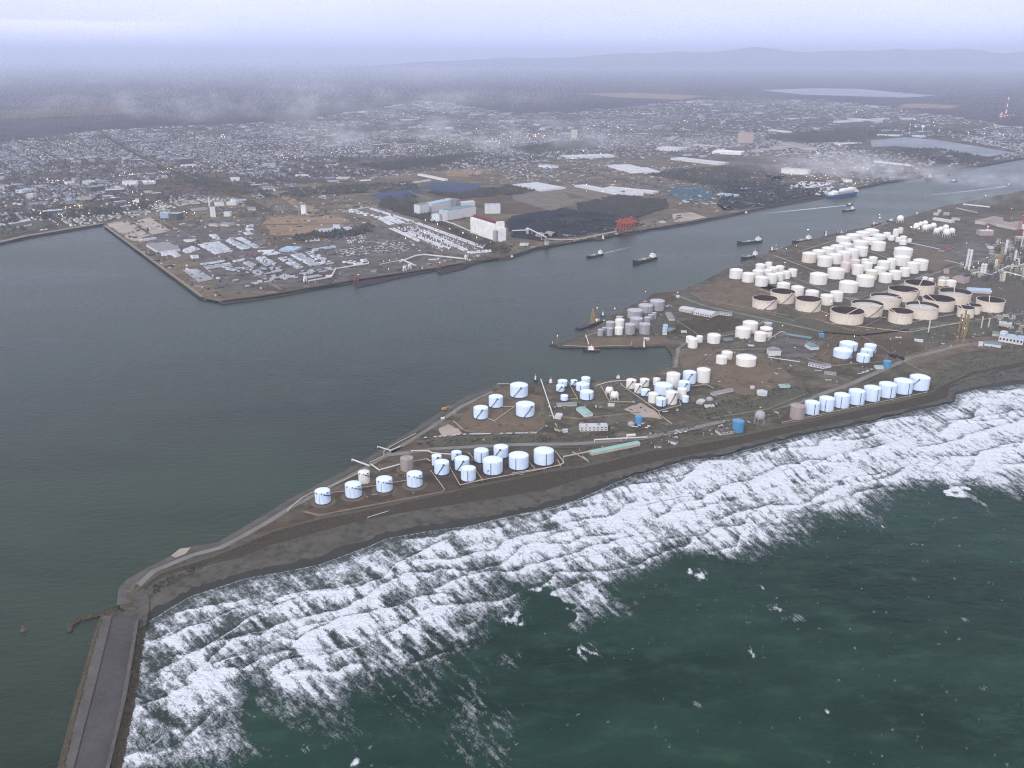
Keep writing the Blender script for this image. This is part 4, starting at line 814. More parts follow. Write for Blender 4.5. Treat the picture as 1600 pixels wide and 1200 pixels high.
for v, l, k in [((335, 542, 692, 855), 'wide white domed tank left of the pink ones', 'white'), ((115, 328, 753, 925), 'wide white domed tank at the left edge of the domed four', 'white'), ((697, 912, 783, 952), 'wide white domed tank with a brown vertical stair', 'white'), ((482, 708, 853, 1027), 'wide white domed tank foremost of the domed four', 'white'),
        ((500, 620, 622, 768), 'pinkish tank at the left of the pink pair', 'pink'), ((615, 738, 588, 735), 'pinkish tank at the back of the pink pair', 'pink'), ((762, 860, 588, 670), 'small white tank between the pink pair and the small upright one', 'white'), ((853, 958, 560, 660), 'small white tank at the top of the middle cluster', 'white'),
        ((768, 892, 622, 755), 'white tank in the heart of the middle cluster', 'white'), ((645, 783, 655, 805), 'white tank with stair in front of the pink pair', 'white'), ((922, 1065, 683, 800), 'white tank behind the low middle pair', 'white'), ((812, 955, 718, 860), 'cream-white tank with stair behind the domed one', 'cream'),
        ((980, 1137, 760, 902), 'white tank at the front of the right-hand cluster', 'white'), ((1102, 1250, 727, 863), 'white tank with small side platform right of the cluster front', 'white'), ((960, 1110, 607, 740), 'bluish white tank with a long stair in the middle of the right cluster', 'white'), ((1075, 1185, 577, 730), 'white tank partly hidden between two others in the right cluster', 'white'),
        ((1235, 1362, 690, 823), 'plain white tank near the road in the right cluster', 'white'), ((1165, 1358, 540, 690), 'wide white tank in front of the highest one', 'white'), ((1170, 1390, 438, 575), 'widest white tank, highest of the right cluster', 'white'), ((1322, 1470, 623, 782), 'tall white tank second from the right end of the farm', 'white'), ((1402, 1580, 587, 747), 'tall white tank at the right end of the farm by the bare field', 'white'),
        ((1098, 1180, 298, 370), 'little white tank left of the small cluster', 'white'), ((1190, 1265, 320, 390), 'little white tank in the middle of the small cluster', 'white'), ((1245, 1325, 303, 385), 'little white tank at the back of the small cluster', 'white'), ((1238, 1328, 355, 425), 'little white tank at the front of the small cluster', 'white'), ((1338, 1392, 338, 390), 'tiny white tank right of the small cluster', 'white'),
        ((1155, 1228, 215, 320), 'slim grey-white tank above the small cluster', 'white'), ((1222, 1282, 200, 280), 'slim dull tank farthest up in the small cluster', 'cream'),
        ((368, 525, 985, 1137), 'small white tank second from the right in the line behind the open-topped ones', 'white'), ((245, 405, 1025, 1180), 'small white tank foremost in the line behind the open-topped ones', 'white'), ((60, 222, 972, 1120), 'small white tank third from the right in the line behind the open-topped ones', 'white')]: tank(ZD, v, l, k, None, gw)
for v, l in [((140, 218, 780, 855), 'small white tank behind the reddish-floored open one'), ((52, 132, 757, 830), 'small white tank at the harbour end of the line behind the open-topped ones')]: tank(Z8, v, l, 'white', None, gw)
gs = 'small white tanks by the jetty'
for v, l in [((1580, 1622, 633, 690), 'small tank at the very back of the jetty cluster'), ((1520, 1580, 643, 700), 'small tank at the back left of the jetty cluster'), ((1600, 1662, 662, 715), 'small tank fourth along the back of the jetty cluster'), ((1645, 1698, 655, 708), 'small tank at the back right of the jetty cluster'), ((1500, 1570, 680, 740), 'small tank at the left middle of the jetty cluster'), ((1570, 1625, 677, 728), 'small tank in the centre of the jetty cluster'),
        ((1357, 1437, 673, 745), 'white tank nearest the water at the left end of the jetty cluster'), ((1436, 1512, 697, 768), 'white tank second from the left in the jetty cluster front'), ((1517, 1595, 720, 793), 'white tank foremost in the jetty cluster'), ((1590, 1652, 703, 775), 'white tank right of the foremost in the jetty cluster'), ((1640, 1695, 697, 757), 'small tank in the right half of the jetty cluster front'), ((1685, 1737, 688, 745), 'small tank second from the right in the jetty cluster'), ((1722, 1778, 675, 732), 'small tank at the right end of the jetty cluster')]: tank(Z7, v, l, 'white', None, gs)
for v, l in [((5, 88, 325, 395), 'white gas sphere alone at the water edge'), ((210, 290, 412, 485), 'white gas sphere at the left end of the left cluster'), ((272, 335, 395, 450), 'white gas sphere behind left in the left cluster'), ((322, 392, 383, 445), 'white gas sphere at the very back of the left cluster'), ((320, 400, 430, 505), 'white gas sphere foremost in the left cluster'), ((380, 440, 420, 480), 'white gas sphere in the middle of the left cluster'), ((425, 497, 405, 475), 'white gas sphere at the right end of the left cluster'),
        ((462, 540, 470, 545), 'white gas sphere at the left end of the right cluster'), ((520, 585, 452, 515), 'white gas sphere behind left in the right cluster'), ((578, 652, 435, 500), 'white gas sphere at the back of the right cluster'), ((650, 728, 465, 545), 'white gas sphere at the right end of the right cluster'), ((578, 672, 482, 572), 'white gas sphere foremost in the right cluster')]: sphere_tank(ZG, v, l)
for v, l, k in [((328, 392, 95, 150), 'tiny white tank left of a pair behind the big open tank', 'white'), ((400, 466, 108, 165), 'tiny white tank right of a pair behind the big open tank', 'white'), ((518, 612, 130, 222), 'cream tank with stair in front of the process block', 'cream'), ((610, 740, 130, 225), 'white tank in front of the process block', 'white')]: tank(ZF, v, l, k, None)
# dirt pads under the isolated tanks
for (c, R, H) in TANKS[:6]:
    mb = MB(); mb.cyl(c.x, c.y, LAND+.42, R+7, LAND+.9, R+4.5, n=36, top=True); mb.build('tank_pad', 'dirt', kind='structure')
# ================================================================ buildings, ships, pipes, cranes
mat('wall_white', (.62, .62, .62), .8, (.52, .52, .52), .1, .7, coord='obj')
mat('wall_cream', (.52, .47, .40), .8, (.42, .38, .33), .1, .7, coord='obj')
mat('wall_pink', (.42, .33, .31), .8, (.34, .27, .25), .1, .7, coord='obj')
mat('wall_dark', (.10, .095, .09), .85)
mat('roof_grey', (.24, .24, .26), .8, (.18, .18, .20), .1, .7, coord='obj')
mat('roof_pale', (.50, .52, .56), .7, (.40, .42, .46), .08, .7, coord='obj')
mat('roof_light_blue', (.36, .46, .58), .7, (.28, .37, .48), .1, .7, coord='obj')
mat('roof_teal', (.13, .24, .26), .7, (.10, .19, .21), .1, .7, coord='obj')
mat('roof_green', (.26, .44, .40), .7, (.21, .36, .33), .1, .7, coord='obj')
mat('roof_maroon', (.13, .025, .03), .7)
mat('roof_brown', (.10, .075, .07), .8)
mat('roof_pink', (.30, .235, .225), .8, (.24, .19, .18), .03, .7, coord='obj')
mat('window_glass', (.03, .04, .055), .25, spec=.6)
mat('pipe_cream', (.46, .40, .31), .6)
mat('pipe_white', (.66, .66, .64), .6)
mat('crane_orange', (.42, .10, .05), .7); mat('loader_brown', (.24, .12, .08), .7)
mat('crane_yellow', (.42, .26, .07), .7)
mat('hull_dark', (.035, .03, .04), .6); mat('hull_red', (.20, .045, .035), .6); mat('hull_blue', (.03, .10, .32), .5); mat('deck_green', (.08, .13, .10), .8); mat('deck_brown', (.16, .10, .08), .8)
mat('ship_white', (.78, .78, .76), .5)
mat('yellow_lit_steel', (.30, .23, .12), .7)  # yellow light on the refinery columns is put into this colour
emat('lamp_warm', (1.0, .68, .34), 5); emat('lamp_white', (1.0, .88, .68), 5); emat('lamp_orange', (1.0, .48, .20), 4); emat('window_lit', (1.0, .8, .5), 3.0)
def building(name, x0, y0, x1, y1, depth, h, label, wall='wall_white', roof='roof_pale', rise=0, cat='building', group=None, win=0, along=True, z=(0, 0, 1), door=False):
    "front ground edge from pixel (x0,y0) to (x1,y1); extends away from the camera by depth metres"
    ox, oy, k = z; a = G(ox+x0/k, oy+y0/k); b = G(ox+x1/k, oy+y1/k); d = b-a; L0 = d.length; rot = math.atan2(d.y, d.x)
    if d.x < 0: rot += math.pi; a, b = b, a
    nrm = Vector((-math.sin(rot), math.cos(rot), 0)); c = (a+b)/2+nrm*depth/2
    o = thing(name, label, cat, (c.x, c.y, LAND), rot, group)
    MB().box(0, 0, 0, L0, depth, h).build('wall', wall, o)
    r = MB()
    if rise:
        if along: r.gable(0, 0, h, L0, depth, rise, 0, over=.6)
        else: r.gable(0, 0, h, depth, L0, rise, math.pi/2, over=.6)
    else: r.box(0, 0, h+.003, L0+.5, depth+.5, .7)
    r.build('roof', roof, o)
    if not rise and L0 > 14:
        m = MB(); m.box(L0*.2, depth*.1, h+.71, min(5, L0*.2), min(4, depth*.3), 1.8); m.box(-L0*.25, -depth*.1, h+.71, min(3, L0*.1), min(3, depth*.2), 1.3); m.build('roof_vent', 'roof_grey', o)
    if win:
        n = max(2, int(L0/6)); 
        for fl in range(win):
            zz = h*(fl+.35)/win
            for i in range(min(n, 14)):
                x = -L0/2+L0*(i+.5)/min(n, 14); MB().box(x, -depth/2-.06, zz, L0/min(n, 14)*.5, .12, h/win*.35).build('window', 'window_glass', o)
    if door: MB().box(-L0*.3, -depth/2-.07, 0, 3.2, .14, min(3.6, h*.7)).build('door', 'wall_dark', o)
    return o
# --- peninsula buildings
b = building('office_block', 425, 697, 598, 692, 14, 8, 'white two-storey building with a flat mottled roof in the middle of the yard', 'wall_white', 'roof_pale', 0, 'building', None, 2, z=ZB)
building('shed', 452, 608, 505, 600, 34, 5, 'long shed with a mint green roof in front of the wide low tank', 'wall_white', 'roof_green', 1.6, 'shed', None, 0, False, z=ZB)
building('shed', 500, 848, 800, 787, 11, 4.5, 'very long mint green roof on the sea side of the yard', 'wall_cream', 'roof_green', 2.0, 'shed', z=ZB)
building('shed', 283, 545, 405, 540, 12, 4, 'long grey shed between the small quay tanks and the yard', 'wall_cream', 'roof_grey', 1.5, 'shed', z=ZB)
building('hut', 265, 618, 303, 622, 18, 4, 'small white hut beside the pipe rack corner', 'wall_white', 'roof_pale', 1.2, 'hut', None, 0, False, z=ZB)
building('hut', 600, 542, 640, 542, 5, 4, 'small white hut in front of the two gas spheres of the basin', 'wall_white', 'roof_pale', 0, 'hut', z=ZB)
building('hut', 320, 705, 350, 702, 6, 4, 'pale box hut at the foot of the pipe rack', 'wall_white', 'roof_light_blue', 0, 'hut', z=ZB)
building('hut', 265, 688, 300, 700, 8, 4, 'low brown-roofed hut beside the pale box hut', 'wall_cream', 'roof_brown', 1, 'hut', z=ZB)
building('hut', 897, 808, 933, 806, 8, 5, 'little white hut with a dark roof on the dike, western one', 'wall_white', 'roof_brown', 1.2, 'hut', door=True, z=ZB)
building('hut', 977, 770, 1022, 782, 9, 5, 'little white hut with a dark roof and annex on the dike, eastern one', 'wall_white', 'roof_brown', 1.2, 'hut', door=True, z=ZB)
building('shed', 1300, 722, 1390, 708, 16, 5, 'open-sided dark-roofed shed beside the bright blue tank', 'wall_cream', 'roof_brown', 0, 'shed', None, 1, z=ZB)
building('shed', 1260, 475, 1385, 447, 9, 4.5, 'long brown-grey shed near the bare plot', 'wall_cream', 'roof_grey', 1.5, 'shed', z=ZB)
building('shed', 1150, 522, 1188, 530, 16, 4, 'small pale gabled shed beside the silver domes', 'wall_cream', 'roof_pale', 1.6, 'shed', None, 0, False, z=ZB)
building('shed', 1530, 472, 1592, 478, 20, 4, 'pale blue-grey round-roofed shed by the bare plot', 'wall_white', 'roof_pale', 2.5, 'shed', None, 0, False, z=ZB)
building('hut', 1495, 434, 1515, 432, 5, 5, 'tiny white hut next to the round-roofed shed', 'wall_white', 'roof_pale', 0, 'hut', z=ZB)
building('hut', 1208, 548, 1265, 545, 6, 3, 'row-shaped low white hut below the silver domes', 'wall_white', 'roof_pale', 0, 'hut', z=ZB)
building('shed', 250, 487, 350, 507, 12, 6, 'white building with a grey roof and small windows below the inland workshops', 'wall_white', 'roof_grey', 1.8, 'shed', None, 1, z=ZC)
building('shed', 350, 505, 395, 497, 12, 5.5, 'white annex at the end of the grey-roofed white building', 'wall_white', 'roof_grey', 1.2, 'shed', z=ZC)
building('shed', 352, 538, 424, 548, 9, 4, 'grey-roofed low shed with windows behind the row of nine tanks', 'wall_cream', 'roof_grey', 1.2, 'shed', None, 1, z=ZC)
building('hut', 362, 578, 398, 578, 6, 3, 'small cream hut behind the row of nine tanks', 'wall_cream', 'roof_brown', 1, 'hut', z=ZC)
building('hut', 80, 625, 140, 622, 12, 3, 'small pale mint hut standing alone on the grass', 'wall_white', 'roof_green', 0, 'hut', z=ZC)
building('shed', 5, 425, 80, 425, 18, 12, 'grey-white cube-like shed with a pitched roof in the workshop yard', 'wall_white', 'roof_grey', 4, 'shed', None, 0, False, z=ZC)
building('shed', 105, 305, 265, 330, 14, 5, 'long teal-roofed workshop at the back of the workshop yard', 'wall_dark', 'roof_teal', 1.5, 'workshop', z=ZC)
building('shed', 268, 392, 318, 388, 26, 8, 'teal-green block at the right end of the workshop yard', 'wall_white', 'roof_teal', 2, 'workshop', None, 0, False, z=ZC)
building('hut', 322, 312, 350, 312, 9, 8, 'small vivid blue box building behind the workshop yard', 'sky_blue_paint', 'sky_blue_paint', 0, 'hut', z=ZC)
building('hut', 915, 335, 968, 340, 10, 4, 'small white hut on the dirt lot by the distillation tower', 'wall_white', 'roof_pale', 1, 'hut', z=ZC)
building('hut', 675, 508, 722, 508, 12, 5, 'mint-grey low building beside the faded blue tank', 'wall_white', 'roof_green', 1, 'hut', z=ZC)
building('office_block', 1438, 335, 1590, 358, 26, 14, 'large white stepped building with a blue roof on the right side of the refinery', 'wall_white', 'roof_light_blue', 0, 'building', None, 1, z=ZC)
building('office_block', 1440, 325, 1475, 332, 16, 19, 'taller white block on the corner of the stepped building', 'wall_white', 'roof_pale', 0, 'building', z=ZC)
building('office_block', 1350, 362, 1455, 375, 18, 6, 'teal flat-roofed building in front of the white stepped building', 'wall_white', 'roof_teal', 0, 'building', z=ZC)
building('hut', 1315, 366, 1342, 368, 6, 10, 'white upright box beside the teal flat-roofed building', 'wall_white', 'roof_pale', 0, 'hut', z=ZC)
building('office_block', 1400, 300, 1440, 305, 18, 6, 'small teal roof left of the white stepped building', 'wall_cream', 'roof_teal', 0, 'building', z=ZC)
building('office_block', 1440, 240, 1520, 250, 20, 8, 'low pale building behind the white stepped building', 'wall_cream', 'roof_pale', 0, 'building', z=ZC)
building('warehouse', 890, 300, 1185, 318, 22, 6, 'broad light blue dome-like roof behind the open-topped tanks', 'wall_cream', 'roof_light_blue', 7, 'warehouse', z=ZF)
building('warehouse', 520, 190, 610, 205, 26, 18, 'cream process block with low flat roofs', 'wall_cream', 'roof_pale', 0, 'building', z=ZF)
building('warehouse', 700, 160, 850, 190, 26, 14, 'pinkish process block beside the white tank', 'wall_pink', 'roof_pink', 0, 'building', z=ZF)
building('warehouse', 595, 60, 660, 65, 20, 10, 'pinkish building at the refinery road corner', 'wall_pink', 'roof_pink', 0, 'building', z=ZF)
building('warehouse', 985, 395, 1110, 412, 150, 12, 'big pinkish-brown shed with the long conveyor', 'wall_cream', 'roof_pink', 0, 'warehouse', z=ZG)
building('warehouse', 1150, 395, 1240, 420, 60, 10, 'low brown shed joining the two big brown sheds', 'wall_cream', 'roof_pink', 0, 'warehouse', z=ZG)
building('warehouse', 1250, 430, 1480, 475, 190, 12, 'widest pinkish-brown shed behind the striped chimneys', 'wall_cream', 'roof_pink', 0, 'warehouse', z=ZG)
building('shed', 455, 350, 690, 388, 22, 7, 'long white gabled shed near the gas spheres', 'wall_white', 'roof_pale', 3, 'shed', z=ZG)
building('hut', 465, 290, 525, 295, 16, 8, 'small cream building at the channel edge', 'wall_cream', 'roof_pale', 0, 'hut', z=ZG)
building('hut', 590, 290, 665, 295, 16, 9, 'small pinkish-white building east of the channel-edge hut', 'wall_pink', 'roof_pale', 0, 'hut', z=ZG)
building('hut', 515, 258, 555, 262, 14, 14, 'small brown upright building at the channel edge', 'wall_cream', 'roof_brown', 0, 'hut', z=ZG)
building('shed', 690, 350, 800, 358, 26, 8, 'grey low shed left of the conveyor', 'wall_cream', 'roof_grey', 2, 'shed', z=ZG)
building('shed', 600, 750, 740, 690, 18, 5, 'reddish long shed beside the bare field', 'wall_pink', 'roof_maroon', 1.5, 'shed', z=ZG)
building('shed', 1165, 715, 1220, 715, 16, 8, 'small white block alone near the refinery', 'wall_white', 'roof_pale', 0, 'shed', z=ZG)
building('shed', 1500, 615, 1600, 618, 20, 14, 'pinkish shed with a white roof at the foot of the striped chimney', 'wall_pink', 'roof_pale', 0, 'shed', z=ZG)
building('tank_house', 1050, 545, 1215, 545, 30, 16, 'round-looking pinkish building with a white roof near the big sheds', 'wall_pink', 'roof_pale', 2, 'building', z=ZG)
# pier and workshop buildings (8x crops)
building('shed', 1480, 490, 1555, 490, 52, 6, 'long grey-beige shed leading to the round corner behind the pier tanks', 'wall_cream', 'roof_grey', 2, 'shed', None, 0, False, z=ZE)
building('shed', 1400, 665, 1455, 668, 66, 6, 'narrow pale blue-roofed shed lying across the pier head', 'wall_white', 'roof_light_blue', 1.5, 'shed', None, 0, False, z=ZE)
building('shed', 1420, 640, 1500, 655, 26, 6, 'green canopy beside the pale blue-roofed shed', 'wall_dark', 'roof_teal', 0, 'shed', z=ZE)
building('shed', 1170, 740, 1238, 740, 10, 4, 'small pale hut on the brown bank of the basin', 'wall_cream', 'roof_pale', 0, 'hut', z=ZE)
building('warehouse', 1130, 965, 1245, 988, 34, 8, 'white gabled warehouse in the line behind the workshops', 'wall_white', 'roof_pale', 3, 'warehouse', None, 1, z=Z7)
building('warehouse', 1042, 945, 1125, 960, 30, 7, 'grey-blue gabled warehouse left of the white one', 'wall_cream', 'roof_pale', 3, 'warehouse', z=Z7)
building('shed', 1285, 968, 1370, 978, 14, 6, 'low white shed with dark openings right of the white warehouse', 'wall_white', 'roof_grey', 1, 'shed', None, 1, z=Z7)
building('hut', 1058, 1083, 1092, 1083, 7, 4, 'tiny white hut in the rough grass lot', 'wall_white', 'roof_pale', 0, 'hut', z=Z7)
building('hut', 1025, 860, 1045, 862, 8, 5, 'tiny white hut at the corner of the grey pier lot', 'wall_white', 'roof_pale', 0, 'hut', z=Z7)
building('hut', 1330, 1145, 1385, 1140, 14, 5, 'teal flat tank house by the pipes at the basin head', 'wall_dark', 'roof_teal', 0, 'hut', z=Z7)
building('hut', 1475, 1180, 1510, 1182, 10, 6, 'small dark hut with a white roof near the workshops', 'wall_dark', 'roof_pale', 0, 'hut', z=Z7)
for (x, y, w, l) in ((1213, 500, 42, 'silver dome tank beside the pale gabled shed'),):
    c = G(800+(x+w/2)/4, 500+y/4); o = thing('dome_tank', l, 'tank', c); R = w/8/pxm(c); m = MB(); m.cyl(0, 0, 0, R, R*.5, n=24, top=False); m.dome(0, 0, R*.5, R, R*.5); m.build('shell', 'grey_paint', o)
c = G(800+1545/4, 500+650/4); o = thing('spherical_tank', 'dull silver gas sphere on thin legs beside the bright blue dike tank', 'gas tank', c); MB().sphere(0, 0, 16, 9, 24).build('sphere', 'grey_paint', o)
for i in range(6): a = i*math.pi/3; MB().bar((9*math.cos(a), 9*math.sin(a), 0), (8.6*math.cos(a), 8.6*math.sin(a), 16), .7).build('leg', 'grey_paint', o)
c = G(800+745/4, 500+658/4); o = thing('dome_tank', 'small silver pressure vessel beside the bright blue tank in the yard', 'tank', c); m = MB(); m.cyl(0, 0, 0, 6, 4, n=20, top=False); m.dome(0, 0, 4, 6, 3); m.build('shell', 'grey_paint', o)
# --- far shore buildings
Z6 = (400, 250, 4); Z5 = (0, 250, 4); ZH = (640, 290, 8); ZI = (200, 280, 8)
gh = 'feed mill buildings by the wood'
building('silo_block', 275, 440, 375, 448, 34, 26, 'small white silo block at the front left of the mill', 'wall_white', 'roof_light_blue', 0, 'silo', gh, z=ZH)
building('mill', 480, 438, 830, 378, 48, 38, 'wide white mill hall with a green roof edge', 'wall_white', 'roof_teal', 0, 'building', gh, z=ZH)
building('mill', 415, 445, 478, 440, 40, 34, 'narrow grey-white wing at the left of the wide mill hall', 'wall_white', 'roof_light_blue', 0, 'building', gh, z=ZH)
building('mill', 280, 338, 580, 270, 42, 34, 'white mill hall at the back with a blue roof', 'wall_white', 'roof_light_blue', 0, 'building', gh, z=ZH)
building('mill', 580, 290, 630, 282, 34, 36, 'dark-sided stair tower of the rear mill hall', 'roof_grey', 'roof_grey', 0, 'tower', gh, z=ZH)
building('silo_block', 130, 370, 245, 350, 34, 40, 'tall white silo block at the left end of the mill', 'wall_white', 'roof_teal', 0, 'silo', gh, z=ZH)
building('mill', 640, 280, 820, 262, 40, 20, 'low white building with a pale roof behind the mill halls', 'wall_white', 'roof_pale', 4, 'building', gh, z=ZH)
building('shed', 85, 355, 150, 350, 18, 10, 'small white shed at the far left of the mill', 'wall_white', 'roof_pale', 2, 'shed', gh, z=ZH)
building('shed', 255, 445, 345, 475, 20, 8, 'low cream shed in front of the small silo block', 'wall_cream', 'roof_pale', 1, 'shed', gh, z=ZH)
building('silo_block', 945, 355, 1135, 352, 36, 36, 'square white silo block standing behind the great grain silo', 'wall_white', 'roof_light_blue', 0, 'silo', z=ZH)
# great grain silo
a = G(*[640+760/8, 290+590/8]); b = G(*[640+1058/8, 290+690/8]); d = (b-a); rot = math.atan2(d.y, d.x); nL = d.length; nr = Vector((-math.sin(rot), math.cos(rot), 0)); c = (a+b)/2+nr*16
o = thing('grain_silo', 'great white ribbed grain silo with a dark red roof', 'silo', c, rot); H = 62
m = MB(); nb = 12
for i in range(nb):
    x = -nL/2+nL*(i+.5)/nb
    for y in (-11, 0, 11): m.cyl(x, y, 0, nL/nb/2*1.03, H*.86, n=16)
m.box(0, 0, H*.86+.002, nL, 30, H*.06); m.build('silo_wall', 'ship_white', o)
MB().box(-3, 2, H*.92+.005, nL*.92, 20, H*.075).gable(-3, 2, H*.995+.01, nL*.92, 20, 4).build('roof', 'roof_maroon', o)
MB().box(nL/2+7, 4, 0, 13.9, 26, H*1.05).build('elevator_tower', 'ship_white', o)
MB().box(nL/2+22, 2, 0, 15.9, 24, H*.74).build('side_tower', 'ship_white', o)
MB().cyl(nL/2+9, -17, 0, 7.5, H*.6, n=16).build('annex_silo', 'grey_paint', o)
building('hut', 1375, 755, 1480, 758, 22, 6, 'isolated white flat hut on the quay beside the grain silo', 'wall_white', 'roof_pale', 0, 'hut', z=ZH)
# coal sheds, three humps
for i, (x, l) in enumerate(((165, 'left of the pair of round-roofed coal sheds'), (225, 'right of the pair of round-roofed coal sheds'))):
    a = G(800+x/4, 250+(488 if i == 0 else 480)/4); o = thing('coal_shed', l, 'shed', a+Vector((14, 26, 0)), .65); m = MB(); nn = 10; R = 17
    vs = []; 
    for y in (-20, 20):
        for k in range(nn+1): q = math.pi*k/nn; vs.append((R*math.cos(q), y, R*.8*math.sin(q)))
    m.add(vs, [(k, nn+1+k, nn+2+k, k+1) for k in range(nn)]); m.build('roof', 'roof_pink', o)
    m = MB(); m.add(vs[nn+1:], [tuple(range(nn+1))]); m.build('back_wall', 'wall_dark', o)
# glass-white hall, pale blue tower, concrete works, old steel works
building('hall', 405, 492, 515, 490, 28, 22, 'pale blue block tower by the shore road', 'roof_light_blue', 'roof_pale', 0, 'building', z=ZI)
building('hall', 230, 845, 380, 935, 70, 9, 'big grey-roofed quay warehouse near the white yard', 'wall_white', 'roof_grey', 0, 'warehouse', z=ZI)
building('shed', 380, 905, 640, 885, 40, 8, 'pale wing of the grey-roofed quay warehouse', 'wall_white', 'roof_grey', 0, 'warehouse', z=ZI)
building('shed', 155, 785, 360, 755, 14, 6, 'long low white shed behind the quay warehouse', 'wall_white', 'roof_pale', 0, 'shed', z=ZI)
for i, (x0, y0, x1, y1, d, h, l, w, r) in enumerate([
    (620, 520, 700, 500, 40, 26, 'green-topped lit works building', 'wall_dark', 'roof_green'), (1010, 345, 1018, 345, 10, 34, 'slender white stack', 'ship_white', 'roof_pale'), (1050, 480, 1100, 475, 16, 40, 'white upright mixing tower', 'ship_white', 'roof_pale'),
    (1120, 345, 1205, 335, 26, 16, 'white row of bins behind the works', 'ship_white', 'roof_pale'), (1230, 330, 1350, 330, 40, 14, 'white low works hall', 'wall_white', 'roof_pale'), (1310, 330, 1350, 326, 20, 26, 'white tall works block', 'ship_white', 'roof_pale'),
    (1340, 295, 1490, 275, 22, 8, 'long white shed leading from the works', 'wall_white', 'roof_light_blue'), (820, 400, 1000, 380, 30, 6, 'grey conveyor shed of the works', 'wall_cream', 'roof_grey'), (1200, 470, 1280, 470, 24, 18, 'pale blue works bin', 'wall_white', 'roof_light_blue'),
    (1010, 590, 1120, 600, 20, 10, 'row of small grey bins by the road', 'wall_cream', 'roof_grey'), (1130, 590, 1260, 600, 40, 10, 'grey works hall by the lot', 'wall_cream', 'roof_grey'), (1420, 480, 1560, 480, 30, 18, 'brown-grey old works hall', 'wall_dark', 'roof_brown'), (1500, 400, 1600, 395, 40, 10, 'grey works shed', 'wall_cream', 'roof_grey')]):
    building('works_building', x0, y0, x1, y1, d, h, l+' on the far shore', w, r, 0, 'building', 'cement works behind the far quay', z=ZI)
for i, (x0, y0, x1, y1, d, h, l, w, r) in enumerate([
    (265, 340, 272, 340, 8, 34, 'dark thin stack beside the little white plant', 'roof_grey', 'roof_grey'), (283, 340, 312, 340, 16, 36, 'white upright tower of the little white plant', 'ship_white', 'roof_pale'), (400, 455, 600, 440, 26, 9, 'long pale blue shed on the tan field edge', 'wall_white', 'roof_light_blue'),
    (485, 440, 525, 438, 26, 17, 'pale blue gabled hall on top of the long shed', 'wall_white', 'roof_light_blue'), (145, 575, 240, 580, 56, 8, 'pale blue tent-like hall among the trailers', 'roof_light_blue', 'roof_light_blue'), (365, 572, 500, 550, 14, 6, 'thin pale blue shed behind the trailer lots', 'wall_white', 'roof_light_blue'),
    (1010, 98, 1175, 132, 24, 9, 'long white shed with dark end beside the field', 'ship_white', 'roof_pale'), (910, 158, 1095, 132, 16, 6, 'thin long white shed near the blue yard', 'wall_white', 'roof_pale'), (500, 120, 575, 122, 40, 8, 'cream building with lamps', 'wall_cream', 'roof_pale'), (270, 108, 330, 102, 40, 9, 'white shed at the town edge', 'ship_white', 'roof_pale')]):
    building('warehouse', x0, y0, x1, y1, d, h, l+' across the harbour', w, r, 0, 'warehouse', z=Z6)
ZJ = (800, 200, 4); ZK = (1200, 0, 4); ZL = (800, 0, 4)
